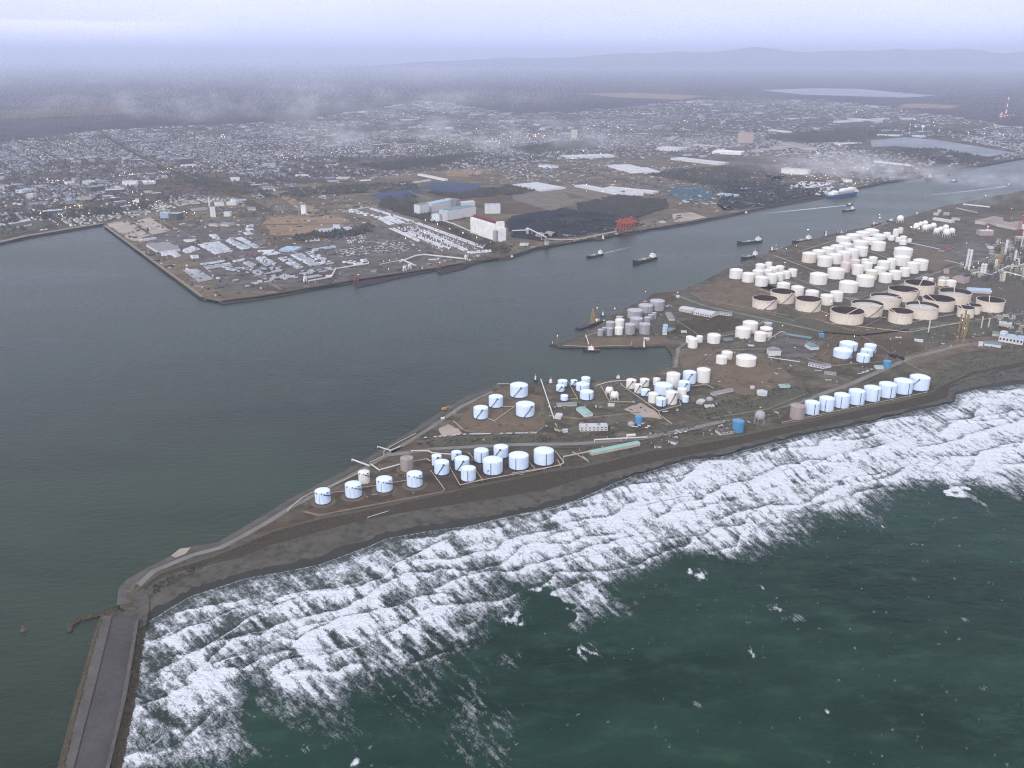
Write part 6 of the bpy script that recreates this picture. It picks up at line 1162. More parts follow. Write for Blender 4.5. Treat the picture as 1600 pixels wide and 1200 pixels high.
ship((20, 612), (-20, 614), 'small dark boat by the grain silo quay', 'tug', 'hull_dark', z=Z7); ship((575, 497), (515, 502), 'low grey barge at the coal quay', 'cargo', 'hull_dark', z=Z7, beam=12); ship((1300, 140), (1320, 138), 'white pleasure boat', 'tug', 'ship_white', z=Z5) if 0 else None
# floating yellow crane barge
c = G(926, 506, 0); a = G(905, 513, 0); b = G(949, 497, 0); rot = math.atan2(b.y-a.y, b.x-a.x)
o = thing('crane_barge', 'dark barge carrying a tall yellow-orange lattice crane off the pier head', 'barge', (c.x, c.y, -.3), rot); MB().box(0, 0, -1, (b-a).length, 16, 4.2).build('hull', 'hull_dark', o); MB().box(-8, 0, 3.21, 18, 12, 1).build('deck', 'deck_brown', o)
m = MB()
for x, y in ((-4, -4), (4, -4), (4, 4), (-4, 4)): m.bar((x, y, 3), (x*.15, y*.15, 38), 1.3)
for k in range(6): z_ = 5+k*5; s = 1-.14*k; m.path([(-4*s, -4*s, z_), (4*s, -4*s, z_), (4*s, 4*s, z_), (-4*s, 4*s, z_), (-4*s, -4*s, z_)], .8)
m.build('crane_tower', 'crane_yellow', o); MB().box(18, 0, 3.2, 10, 9, 5).build('deckhouse', 'wall_cream', o)
c = G(892, 539, 0); o = thing('dolphin', 'dark mooring dolphin with a small lamp at the pier tip', 'mooring', (c.x-35, c.y+2, -1)); MB().box(0, 0, 0, 24, 10, 3.5).build('base', 'concrete_dark', o); MB().bar((-6, 0, 3.5), (-6, 0, 9), .9).build('post', 'ship_white', o)
for x, y, l in ((37, 985, 'rusty channel buoy alone in the dark harbour water by the breakwater'),): c = G(x, y, 0); o = thing('buoy', l, 'buoy', (c.x, c.y, 0)); MB().cyl(0, 0, -1, 3.0, 1.4, n=14).build('float', 'deck_brown', o); MB().cyl(0, 0, 1.4, 1.6, 7, .4, n=8).build('cage', 'deck_brown', o)
c = G(695, 642, 3); o = thing('excavator', 'orange excavator on the harbour bank', 'excavator', c, .6); MB().box(0, 0, 0, 9, 2, 1.8).box(0, 4, 0, 9, 2, 1.8).build('tracks', 'hull_dark', o); MB().box(0, 2, 1.9, 8, 6, 3.6).build('cab', 'crane_yellow', o); MB().path([(3, 2, 3), (9, 2, 7), (13, 2, 3)], 1.1).build('boom', 'crane_yellow', o)
c = G(692, 655, 3); o = thing('truck', 'small white truck parked on the harbour road', 'truck', c, .5); MB().box(0, 0, .8, 7, 2.6, 2.8).build('cargo_box', 'ship_white', o); MB().box(4.6, 0, .8, 2, 2.5, 2.2).build('cab', 'hull_dark', o)
# more pipe runs and walls through the big tank farm
for pts, l in (([(1185, 452), (1260, 478), (1330, 505)], 'pipe run along the harbour side of the open-topped tanks'), ([(1200, 428), (1290, 462), (1352, 470), (1450, 428)], 'pipe run between the open-topped tanks and the small white ones'), ([(1210, 400), (1290, 430), (1330, 440)], 'pipe run in front of the domed four'), ([(1245, 395), (1400, 345)], 'pipe run along the jetty road'), ([(1300, 480), (1420, 505), (1500, 490)], 'pipe run in front of the small open-topped tanks'), ([(1335, 385), (1430, 420)], 'pipe run across the middle of the white tanks'), ([(1290, 505), (1420, 520), (1500, 505)], 'pipe run along the road below the open-topped tanks'), ([(1440, 440), (1500, 462), (1560, 500)], 'pipe run toward the distillation tower')):
    pipe(pts, 1.8, l, m='pipe_cream', h=1.6)
for pts, l in (([(1188, 402), (1232, 420), (1262, 410)], 'low wall round the jetty cluster'), ([(1262, 425), (1300, 440), (1345, 425), (1390, 438)], 'low wall between the domed four and the road'), ([(1240, 388), (1262, 398), (1330, 380), (1370, 362)], 'low wall between the diagonal rows'), ([(1395, 385), (1450, 402), (1470, 395)], 'low wall beside the bare field by the refinery'), ([(1090, 575), (1120, 548), (1200, 545)], 'low wall round the bare earth with two tanks'), ([(1258, 560), (1300, 572), (1378, 566), (1400, 548)], 'low wall in front of the pale blue five'), ([(1055, 500), (1100, 530), (1160, 528)], 'low wall by the trio of tanks'), ([(860, 650), (905, 655), (1000, 645)], 'low wall along the yard road'), ([(1110, 655), (1200, 640), (1262, 615)], 'low wall along the grass behind the coast road')): kerb(pts, l)
# ================================================================ town, woods, vehicles, lamps, smoke
TH = math.radians(36.3)                                  # street grid runs square to the quays
def tint_mat(name, rough=.85):
    m = bpy.data.materials.new(name); MATS[name] = m; m.use_nodes = True; t = m.node_tree; b = t.nodes['Principled BSDF']; b.inputs['Roughness'].default_value = rough
    a = t.nodes.new('ShaderNodeAttribute'); a.attribute_name = 'tint'; t.links.new(a.outputs['Color'], b.inputs['Base Color']); return m
tint_mat('house_mix'); tint_mat('leaf_mix', .95)
def inst(name, tv, tf, pos, scl, rot, tint, m, **kw):
    "many copies of a template merged into one mesh; tint per copy and per template vertex row"
    n = len(pos)
    if n == 0: return None
    tv = np.array(tv, float); k = len(tv); c, s = np.cos(rot)[:, None], np.sin(rot)[:, None]
    v = tv[None]*scl[:, None, :]; x = v[..., 0]*c-v[..., 1]*s; y = v[..., 0]*s+v[..., 1]*c
    co = np.stack([x+pos[:, 0:1], y+pos[:, 1:2], v[..., 2]+pos[:, 2:3]], -1).reshape(-1, 3).astype(np.float32)
    fl = [f for f in tf]; ls = np.array([len(f) for f in fl]); li = np.concatenate([np.array(f) for f in fl]); L1 = len(li)
    loops = (li[None]+np.arange(n)[:, None]*k).ravel().astype(np.int32); tot = np.tile(ls, n).astype(np.int32); st = np.concatenate([[0], np.cumsum(tot)[:-1]]).astype(np.int32)
    me = bpy.data.meshes.new(name); me.vertices.add(len(co)); me.vertices.foreach_set('co', co.ravel()); me.loops.add(len(loops)); me.loops.foreach_set('vertex_index', loops)
    me.polygons.add(len(tot)); me.polygons.foreach_set('loop_start', st); me.polygons.foreach_set('loop_total', tot); me.update(calc_edges=True)
    at = me.attributes.new('tint', 'FLOAT_COLOR', 'CORNER'); t4 = np.ones((n, L1, 4), np.float32)
    roofm = np.concatenate([[1.0 if f in tf.roof else 0.0]*len(f) for f in fl])[None, :, None] if hasattr(tf, 'roof') else np.ones((1, L1, 1))
    t4[..., :3] = tint[:, None, 0]*roofm+tint[:, None, 1]*(1-roofm); at.data.foreach_set('color', t4.ravel()); me.materials.append(MATS[m])
    return link(bpy.data.objects.new(name, me), **kw)
class FL(list): pass
HV = [(-.5, -.5, 0), (.5, -.5, 0), (.5, .5, 0), (-.5, .5, 0), (-.5, -.5, .7), (.5, -.5, .7), (.5, .5, .7), (-.5, .5, .7), (-.5, 0, 1), (.5, 0, 1)]
HF = FL([(0, 1, 5, 4), (1, 2, 6, 9, 5), (2, 3, 7, 6), (3, 0, 4, 8, 7), (4, 5, 9, 8), (6, 7, 8, 9)]); HF.roof = [(4, 5, 9, 8), (6, 7, 8, 9)]
BV = [(x, y, z) for z in (0, 1) for x, y in ((-.5, -.5), (.5, -.5), (.5, .5), (-.5, .5))]
BF = FL([(0, 1, 5, 4), (1, 2, 6, 5), (2, 3, 7, 6), (3, 0, 4, 7), (4, 5, 6, 7)]); BF.roof = [(4, 5, 6, 7)]
def inpoly(x, y, poly):
    r = np.zeros(x.shape, bool); n = len(poly)
    for i in range(n):
        x0, y0 = poly[i]; x1, y1 = poly[(i+1) % n]
        if y0 == y1: continue
        c = ((y0 > y) != (y1 > y)) & (x < (x1-x0)*(y-y0)/(y1-y0)+x0); r ^= c
    return r
def pix(x, y, z=LAND):
    dep = y*math.cos(PITCH)+(CAM_H-z)*math.sin(PITCH); v = (z-CAM_H)*math.cos(PITCH)+y*math.sin(PITCH); return 800+FOC*x/dep, 600-FOC*v/dep
cT, sT = math.cos(TH), math.sin(TH)
pal_roof = np.array([(.16, .16, .18), (.10, .10, .11), (.26, .26, .28), (.42, .42, .44), (.62, .62, .64), (.13, .15, .20), (.17, .10, .09), (.20, .15, .12), (.08, .085, .09), (.22, .24, .28)])
pal_wall = np.array([(.42, .40, .38), (.30, .28, .26), (.55, .54, .52), (.20, .19, .18), (.36, .30, .27)])
pw = np.array([.18, .2, .14, .1, .07, .08, .05, .05, .08, .05])
# keep-out areas: fields, yards and plots traced above
KEEP = [[(230, 285), (350, 268), (420, 300), (380, 312), (250, 300)], [(398, 345), (560, 330), (575, 365), (400, 385)], [(430, 296), (520, 285), (520, 306), (440, 308)], [(560, 282), (780, 262), (800, 290), (660, 305), (560, 300)],
        [(0, 350), (80, 344), (90, 364), (0, 378)], [(795, 232), (930, 218), (940, 228), (830, 242)], [(1000, 268), (1200, 255), (1290, 290), (1200, 330), (1080, 300)], [(860, 248), (1130, 300), (1110, 330), (1020, 300), (850, 262)],
        [(1355, 212), (1470, 214), (1590, 236), (1540, 252), (1355, 232)], [(1195, 210), (1370, 203), (1380, 216), (1230, 226)], [(560, 255), (690, 243), (770, 236), (700, 258), (600, 268)]]
def town_cells(cell, ymin, ymax, prob, sz, hs, seed):
    R = np.random.RandomState(seed); 
    c0 = np.array([0, (ymin+ymax)/2]); half = max(ymax*.75, (ymax-ymin))+1500
    g = np.arange(-half, half, cell); A_, B_ = np.meshgrid(g, g); A_ = A_.ravel(); B_ = B_.ravel()
    keepst = (np.mod(A_, cell*7) > cell*1.2) & (np.mod(B_, cell*3) > cell*.8)           # streets
    A_, B_ = A_[keepst], B_[keepst]; A_ = A_+R.uniform(-.2, .2, len(A_))*cell; B_ = B_+R.uniform(-.2, .2, len(B_))*cell
    x = A_*cT-B_*sT; y = A_*sT+B_*cT+c0[1]
    ok = (y > ymin) & (y < ymax); x, y = x[ok], y[ok]; px, py = pix(x, y); ok = (px > -150) & (px < 1720) & inpoly(px, py, TOWN)
    for kp in KEEP: ok &= ~inpoly(px, py, kp)
    rail = [(160, 208), (205, 236), (260, 262), (330, 290), (420, 330)]
    for a, b in zip(rail, rail[1:]):
        d = np.hypot(b[0]-a[0], b[1]-a[1]); ok &= ~((np.abs((px-a[0])*(b[1]-a[1])-(py-a[1])*(b[0]-a[0]))/d < 4) & (px > a[0]-3) & (px < b[0]+3))
    dn_ = fbm(x/420+seed, y/420, 3); pr = prob*np.clip((dn_-.34)/.2, .12, 1.15)
    # thin out to the right and along the channel
    pr = pr*np.interp(px, [0, 700, 900, 1500], [1, 1, .8, .65])*np.where((py > 245) & (px > 440), .35, 1)
    ok &= R.rand(len(x)) < pr; x, y, px, py = x[ok], y[ok], px[ok], py[ok]; n = len(x)
    s = R.uniform(*sz, (n, 2))*np.array([1.15, .85]); h = R.uniform(*hs, n)
    rot = np.where(R.rand(n) < .5, TH, TH+math.pi/2)
    ti = np.stack([pal_roof[R.choice(10, n, p=pw)], pal_wall[R.choice(5, n)]], 1)*R.uniform(.5, .95, (n, 1, 1))*(.85 if ymin > 7000 else 1)*np.array([.95, 1, 1.12])
    return np.stack([x, y, np.full(n, LAND+.5)], 1), np.concatenate([s, h[:, None]], 1), rot, ti, px, py
P1 = town_cells(17, 3300, 5200, .78, (7, 12.5), (5.5, 8.5), 1)
P2 = town_cells(23, 5200, 7600, .66, (9, 17), (6, 10), 2)
P3 = town_cells(38, 7600, 13500, .62, (15, 30), (6, 12), 3)
big = [town_cells(95, 3300, 6000, .30, (24, 50), (7, 16), 4), town_cells(150, 6000, 9000, .5, (40, 85), (8, 20), 5), town_cells(240, 9000, 13500, .6, (60, 150), (9, 20), 6)]
# the 300 nearest houses in the frame stand as objects of their own
inside = np.where((P1[4] > 4) & (P1[4] < 1596))[0]; order = inside[np.argsort(-P1[5][inside])]; pick = order[:300]; rest = np.ones(len(P1[0]), bool); rest[pick] = False
protos = []
for k in range(10):
    for w in range(3):
        o = inst('house', HV, HF, np.zeros((1, 3)), np.ones((1, 3)), np.zeros(1), np.array([[pal_roof[k], pal_wall[w]]]), 'house_mix'); protos.append(o.data); bpy.data.objects.remove(o)
for q, i in enumerate(pick):
    o = bpy.data.objects.new('house', protos[(q*7) % 30]); o.location = P1[0][i]; o.scale = P1[1][i]; o.rotation_euler = (0, 0, P1[2][i])
    rc_ = ('grey', 'charcoal', 'mid-grey', 'pale grey', 'white', 'slate blue', 'dull red', 'brown', 'black', 'blue-grey')[((q*7) % 30)//3]; wc_ = ('beige', 'tan', 'white')[((q*7) % 30) % 3]
    hx = P1[4][i]; pl = 'by the left end of the sea front' if hx < 60 else 'behind the sea front car park' if hx < 130 else 'at the harbour corner' if hx < 190 else 'behind the white yard' if hx < 300 else 'behind the cement works' if hx < 420 else 'inland of the tan fields' if hx < 700 else 'near the warehouses'
    sz_ = 'large' if P1[1][i][0] > 13 else 'small'
    link(o, None, None, f'{sz_} {wc_} house, {rc_} roof, {pl}', 'house', 'houses in the near rows of the town')
cat = lambda k, m=None: np.concatenate([P1[k][rest], P2[k], P3[k]])
inst('town_houses', HV, HF, cat(0), cat(1), cat(2), cat(3), 'house_mix', kind='stuff')
# larger sheds and blocks
bp = [np.concatenate([b[k] for b in big]) for k in range(6)]; R_ = np.random.RandomState(12)
pale = np.array([(.42, .42, .46), (.26, .27, .31), (.17, .18, .21), (.46, .44, .43), (.24, .28, .34), (.10, .10, .12)]); bp[3][:, 0] = pale[R_.choice(6, len(bp[0]))]
bp[1][:, 0] *= R_.uniform(.6, 1.6, len(bp[0])); bp[1][:, 1] *= .75; bp[2] = np.full(len(bp[0]), TH)+np.where(R_.rand(len(bp[0])) < .3, math.pi/2, 0)
sel = np.argsort(-bp[5]-bp[1][:, 0]*.15)[:220]; rb = np.ones(len(bp[0]), bool); rb[sel] = False
bproto = []
for k in range(6):
    o = inst('industrial_shed', BV, BF, np.zeros((1, 3)), np.ones((1, 3)), np.zeros(1), np.array([[pale[k], pale[(k+2) % 6]*.7]]), 'house_mix'); bproto.append(o.data); bpy.data.objects.remove(o)
nm = ['bright pale', 'grey-blue', 'slate grey', 'off-white', 'bluish', 'dark grey']
def where(px, py):
    a = 'left' if px < 330 else 'centre-left' if px < 660 else 'middle' if px < 950 else 'right' if px < 1300 else 'far right'
    return f'{a} of the town'
for q, i in enumerate(sel):
    k = q % 6; o = bpy.data.objects.new('industrial_shed', bproto[k]); o.location = bp[0][i]; o.scale = bp[1][i]; o.rotation_euler = (0, 0, bp[2][i])
    link(o, None, None, f'{nm[k]} flat-roofed shed or block among the houses in the {where(bp[4][i], bp[5][i])}', 'shed', f'{nm[k]} sheds in the {where(bp[4][i], bp[5][i])}')
inst('town_sheds', BV, BF, bp[0][rb], bp[1][rb], bp[2][rb], bp[3][rb], 'house_mix', kind='stuff')
# ---------------------------------------------------------------- vehicles in the port lots
mat('trailer_white', (.54, .55, .58), .5, (.42, .44, .48), .3, .7, coord='obj'); mat('trailer_blue', (.42, .49, .58), .5, (.36, .43, .52), .3, .7, coord='obj'); mat('trailer_red', (.17, .07, .07), .7); mat('trailer_dark', (.10, .10, .12), .6)
def veh_mesh(L_, W_, H_, m, cab=True):
    mb = MB(); mb.box(0, 0, .9, L_, W_, H_-.9, 0, 0); mb.box(-L_*.3, 0, 0, L_*.2, W_*.9, .9, 0, 1); mb.box(L_*.32, 0, 0, L_*.1, W_*.9, .9, 0, 1)
    o = mb.build('tmp', [m, 'hull_dark']); me = o.data; bpy.data.objects.remove(o); return me
VT = {k: veh_mesh(12.5, 3.0, 3.9, k) for k in ('trailer_white', 'trailer_blue', 'trailer_red', 'trailer_dark')}
VC = {k: veh_mesh(5.0, 2.2, 2.0, k) for k in ('trailer_white', 'trailer_dark', 'trailer_red', 'trailer_blue')}
LOTS = []
def lot(z, quad, nx, ny, fill, kind, label, cols=('trailer_white',)*6+('trailer_blue',), across=False):
    a, b, c, d = [PXG(z, *p) for p in quad]                 # a-b front edge, d-c back edge
    rot = math.atan2((b-a).y, (b-a).x)
    if across: rot += math.pi/2
    for j in range(ny):
        for i in range(nx):
            if random.random() > fill: continue
            u = (i+.5)/nx+random.uniform(-.03, .03)/nx; v = (j+.5)/ny; p = a.lerp(b, u).lerp(d.lerp(c, u), v)
            LOTS.append((p.x, p.y, rot+random.choice((0, math.pi))+random.uniform(-.03, .03), kind, random.choice(cols), label))
W6 = ('trailer_white',)
bl = ('trailer_blue', 'trailer_white', 'trailer_white')
lot(ZI, [(1100, 950), (1310, 910), (1130, 790), (880, 830)], 9, 16, .86, 't', 'pale container trailer in the packed block near the quay warehouse', bl)
lot(ZI, [(1440, 895), (1530, 870), (1270, 760), (1220, 780)], 4, 20, .8, 't', 'pale container trailer in the narrow slanting block beside the packed block', bl)
lot(ZI, [(1600, 880), (1640, 860), (1420, 740), (1350, 750)], 4, 20, .8, 't', 'pale container trailer in the outer narrow slanting block', bl)
lot(ZI, [(740, 945), (900, 890), (800, 850), (680, 900)], 7, 7, .75, 't', 'white trailer in the small block left of the packed block')
lot(ZI, [(810, 1002), (875, 1000), (868, 965), (790, 970)], 3, 4, .9, 't', 'white trailer in the tiny block below the small block')
lot(ZI, [(1090, 765), (1150, 760), (1090, 700), (1020, 710)], 3, 9, .8, 't', 'white trailer in the short slanting block behind the packed block')
lot(ZI, [(715, 797), (850, 788), (835, 762), (710, 770)], 6, 3, .85, 't', 'white trailer in the row behind the quay warehouse lot')
lot(ZI, [(1490, 707), (1560, 700), (1510, 668), (1445, 680)], 4, 4, .9, 't', 'white trailer in the square cluster near the works'); lot(ZI, [(1500, 656), (1565, 650), (1540, 628), (1475, 632)], 4, 3, .9, 't', 'white trailer in the middle cluster near the works'); lot(ZI, [(1500, 610), (1565, 602), (1550, 580), (1490, 590)], 4, 3, .9, 't', 'white trailer in the back cluster near the works')
lot(ZI, [(925, 1090), (1205, 1045), (1195, 1025), (920, 1070)], 12, 2, .85, 't', 'white trailer in the long thin double row on the dark lot'); lot(ZI, [(1000, 1145), (1285, 1095), (1260, 1060), (960, 1105)], 12, 4, .9, 't', 'white trailer in the broad slab-like row on the dark lot')
lot(ZI, [(1330, 1050), (1460, 1030), (1445, 1008), (1325, 1035)], 6, 2, .8, 't', 'white trailer in the short row above the dark lot'); lot(ZI, [(1540, 1115), (1600, 1095), (1500, 1040), (1450, 1055)], 4, 7, .9, 't', 'white trailer in the short slab on the dark lot')
lot(Z5, [(1250, 772), (1330, 755), (1225, 690), (1150, 695)], 6, 11, .92, 't', 'white trailer in the quayside slab block near the corner')
lot(ZI, [(430, 972), (530, 965), (520, 930), (430, 935)], 4, 4, 1, 't', 'white trailer in the left square by the quay warehouse'); lot(ZI, [(600, 990), (655, 975), (570, 905), (505, 915)], 3, 9, 1, 't', 'white trailer in the right slab by the quay warehouse')
lot(Z6, [(60, 605), (160, 595), (110, 568), (10, 572)], 5, 5, .85, 't', 'pale trailer in the block left of the tent-like hall', bl); lot(Z6, [(262, 690), (302, 682), (190, 612), (140, 622)], 3, 18, .85, 't', 'pale trailer in the slab left of the widest slab', bl)
lot(Z6, [(350, 672), (410, 662), (275, 590), (220, 600)], 5, 18, .92, 't', 'pale trailer in the widest slanting slab', bl); lot(Z6, [(420, 665), (490, 652), (345, 575), (315, 582)], 4, 16, .7, 't', 'grey-white trailer in the slab right of the widest slab', ('trailer_blue', 'trailer_white', 'trailer_dark'))
lot(Z6, [(70, 675), (130, 655), (50, 610), (-10, 615)], 5, 7, .85, 't', 'pale trailer in the small block below the tent-like hall', bl)
mixc = ('trailer_white', 'trailer_white', 'trailer_white', 'trailer_dark')
lot(Z6, [(0, 735), (180, 700), (165, 668), (-20, 690)], 12, 6, .55, 't', 'white truck in the scattered rows of the dark lot', mixc); lot(Z6, [(60, 775), (260, 745), (250, 715), (50, 730)], 12, 5, .5, 't', 'white truck in the loose rows above the quay road', mixc)
lot(Z6, [(280, 730), (490, 695), (480, 678), (270, 700)], 13, 4, .5, 't', 'white truck in the loose rows below the widest slab', mixc); lot(Z6, [(330, 748), (410, 735), (400, 722), (325, 735)], 5, 2, .9, 't', 'white truck in the small row near the bent conveyor'); lot(Z6, [(-60, 800), (40, 790), (30, 760), (-60, 770)], 7, 4, .45, 't', 'white truck in the lot nearest the quay corner', mixc)
lot(Z6, [(560, 668), (705, 655), (690, 625), (540, 642)], 8, 5, .6, 't', 'white truck behind the end of the bent conveyor', mixc)
lot(ZI, [(1250, 1150), (1600, 1200), (1560, 1110), (1180, 1110)], 16, 7, .42, 't', 'white truck scattered over the dark lot', mixc); lot(ZI, [(1100, 985), (1330, 1000), (1280, 960), (1200, 950)], 7, 4, .5, 't', 'dark red container on the edge of the dark lot', ('trailer_red', 'trailer_red', 'trailer_dark')); lot(ZI, [(1420, 960), (1640, 985), (1600, 930), (1400, 930)], 7, 4, .5, 't', 'dark red container right of the first reds', ('trailer_red', 'trailer_dark'))
lot(Z6, [(560, 528), (700, 520), (680, 470), (540, 492)], 9, 8, .4, 'c', 'pale car in the loose lot below the tan field', mixc)
lot(Z6, [(520, 612), (970, 572), (920, 515), (490, 568)], 40, 16, .33, 'c', 'small car in the wide mixed car lot', mixc)
lot(Z6, [(1150, 562), (1385, 560), (1010, 420), (880, 428)], 9, 34, .42, 't', 'white trailer in the large slanting lot beside the wood', bl, True)
lot(Z6, [(1405, 558), (1450, 552), (1025, 398), (990, 402)], 2, 60, .85, 't', 'white trailer in the long row along the wood edge', W6, True); lot(Z6, [(1010, 516), (1035, 512), (860, 428), (828, 436)], 2, 26, .9, 't', 'white trailer in the lower edge row of the slanting lot', W6, True)
lot(Z6, [(1180, 562), (1215, 556), (960, 455), (925, 460)], 2, 34, .8, 't', 'white trailer in the second row of the slanting lot', W6, True); lot(Z6, [(1290, 575), (1330, 568), (1060, 445), (1020, 450)], 2, 34, .8, 't', 'white trailer in the third row of the slanting lot', W6, True)
lot(Z6, [(830, 412), (865, 405), (770, 355), (735, 362)], 3, 14, .85, 't', 'white trailer in the upper left block of the slanting lot', bl, True); lot(Z6, [(885, 405), (930, 395), (840, 352), (790, 365)], 4, 14, .8, 't', 'white trailer in the upper right block of the slanting lot', bl, True)
lot(Z6, [(960, 392), (990, 388), (730, 305), (700, 310)], 2, 40, .75, 't', 'grey-white trailer in the thin row at the top of the lot', bl, True); lot(Z6, [(700, 358), (740, 350), (600, 312), (560, 322)], 4, 20, .35, 't', 'pale trailer in the sparse upper lot', bl, True)
lot(Z6, [(1330, 592), (1470, 580), (1460, 566), (1320, 580)], 9, 3, .75, 't', 'white trailer by the end of the long conveyor'); lot(Z5, [(0, 420), (190, 385), (185, 374), (0, 405)], 16, 3, .8, 't', 'white truck in the sea front rows at the left edge'); lot(Z5, [(30, 445), (215, 410), (212, 400), (30, 432)], 14, 3, .5, 'c', 'white car in the sea front car park at the left edge')
lot(Z5, [(500, 372), (612, 360), (600, 330), (470, 350)], 9, 8, .4, 'c', 'white car in the car park behind the sea front'); lot(Z5, [(250, 445), (300, 440), (295, 432), (250, 436)], 6, 3, .6, 'c', 'white car on the promenade'); lot(Z8, [(90, 185), (280, 180), (420, 150), (200, 135)], 18, 8, .5, 't', 'white trailer in the ferry terminal lot')
lot(Z8, [(280, 230), (370, 222), (420, 165), (300, 185)], 8, 8, .4, 't', 'white trailer beside the berthed ferry'); lot(Z6, [(310, 520), (400, 510), (395, 495), (310, 505)], 10, 3, .6, 'c', 'white car in the short rows below the tan field'); lot(Z6, [(650, 138), (720, 132), (715, 126), (650, 130)], 8, 2, .7, 't', 'white truck on the road by the blue yard')
lot(ZA, [(840, 548), (1060, 530), (1050, 522), (850, 538)], 7, 1, .8, 'c', 'car parked at the west end of the inner road', mixc); lot(ZA, [(1060, 528), (1560, 516), (1550, 506), (1050, 518)], 26, 1, .7, 'c', 'car parked along the inner road below the four-tank yard', mixc)
lot(ZB, [(0, 722), (170, 712), (165, 704), (0, 712)], 9, 1, .6, 'c', 'car parked at the east end of the inner road', mixc); lot(ZB, [(710, 672), (870, 690), (860, 650), (700, 650)], 8, 3, .4, 'c', 'car parked round the bright blue yard tank', mixc); lot(ZC, [(560, 550), (700, 505), (690, 498), (560, 540)], 10, 2, .6, 'c', 'white car parked near the faded blue tank', mixc); lot(ZC, [(900, 130), (1100, 135), (1090, 110), (900, 110)], 8, 2, .0, 'c', 'x')
lot(ZB, [(1010, 722), (1100, 705), (1098, 700), (1008, 716)], 3, 1, 1, 'c', 'white car on the coast road'); lot(ZC, [(295, 525), (330, 530), (330, 518), (295, 515)], 4, 1, .9, 'c', 'white car beside the grey-roofed white building'); lot(ZF, [(0, 880), (60, 880), (60, 860), (0, 860)], 4, 2, .8, 'c', 'white car on the dirt lot left of the distillation tower')
lot(ZE, [(1440, 340), (1520, 330), (1500, 300), (1440, 310)], 4, 2, .8, 'c', 'pale vehicle beside the hindmost pier tank', mixc); lot(ZB, [(940, 585), (1040, 575), (1040, 565), (940, 575)], 6, 1, .8, 'c', 'pale vehicle below the dense basin group', mixc)
for kind, nmx, meshes, lim in (('t', 'trailer', VT, 300), ('c', 'parked_car', VC, 300)):
    L_ = [v for v in LOTS if v[3] == kind]; L_.sort(key=lambda v: v[1]); near_, far_ = L_[:lim], L_[lim:]
    for v in near_:
        o = bpy.data.objects.new(nmx, meshes[v[4]]); o.location = (v[0], v[1], LAND+1.9 if v[1] > 2100 else LAND+.9); o.rotation_euler = (0, 0, v[2])
        link(o, None, None, (v[5] if not ('truck' in v[5] or 'car ' in v[5]) or v[4] != 'trailer_dark' else v[5].replace('white', 'dark').replace('pale', 'dark').replace('small car', 'small dark car')), 'trailer' if kind == 't' else 'car', v[5])
    if far_:
        colr = {'trailer_white': (.60, .61, .65), 'trailer_blue': (.42, .49, .58), 'trailer_red': (.17, .07, .07), 'trailer_dark': (.10, .10, .12)}; n = len(far_); sz = (12.5, 3, 3.9) if kind == 't' else (5, 2.2, 1.9)
        inst('parked_vehicles', BV, BF, np.array([(v[0], v[1], LAND+1.9) for v in far_]), np.tile(sz, (n, 1)).astype(float), np.array([v[2] for v in far_]), np.array([[colr[v[4]], colr[v[4]]] for v in far_]), 'house_mix', kind='stuff')
# ---------------------------------------------------------------- woods and scrub
LV = [(1, 0, 0), (-1, 0, 0), (0, 1, 0), (0, -1, 0), (0, 0, 1), (0, 0, -.6)]; LF = FL([(0, 2, 4), (2, 1, 4), (1, 3, 4), (3, 0, 4)])
def woods(name, polys, n, s, kind='stuff', z=.5, green=0):
    R = np.random.RandomState(len(polys)*7+n); out = []
    for pts, nn in polys:
        w = [(p.x, p.y) for p in Q(pts)]; xs = [p[0] for p in w]; ys = [p[1] for p in w]; x = R.uniform(min(xs), max(xs), nn*3); y = R.uniform(min(ys), max(ys), nn*3)
        ok = inpoly(x, y, w) & (fbm(x/60, y/60, 3) > R.uniform(.34, .52, len(x))); out.append(np.stack([x[ok], y[ok]], 1)[:nn])
    p = np.concatenate(out); m = len(p); sc = R.uniform(*s, (m, 1))*R.uniform(.7, 1.3, (m, 3)); sc[:, 2] *= 1.1
    base_ = np.array([(.030, .028, .022), (.042, .037, .028), (.020, .023, .015), (.055, .047, .036), (.026, .031, .018)]); ti = base_[R.choice(5, m)]*R.uniform(.7, 1.3, (m, 1)); ti = np.stack([ti, ti], 1)
    return inst(name, LV, LF, np.concatenate([p, np.full((m, 1), LAND+2+z)], 1)+np.stack([np.zeros(m), np.zeros(m), sc[:, 2]*.5], 1), sc, R.uniform(0, 3, m), ti, 'leaf_mix', kind=kind)
woods('woodland', [([(590, 325), (600, 308), (648, 302), (655, 325), (735, 370), (800, 388), (790, 396), (765, 394), (680, 350)], 5200), ([(900, 320), (980, 303), (1040, 310), (1045, 325), (990, 342), (905, 332)], 4200),
    ([(655, 300), (720, 303), (750, 296), (800, 290), (845, 296), (820, 303), (720, 312)], 2600), ([(1010, 272), (1100, 262), (1190, 258), (1200, 275), (1100, 290), (1070, 284)], 3000), ([(830, 345), (990, 340), (1010, 352), (960, 362), (860, 352)], 900)], 1, (2.5, 5))
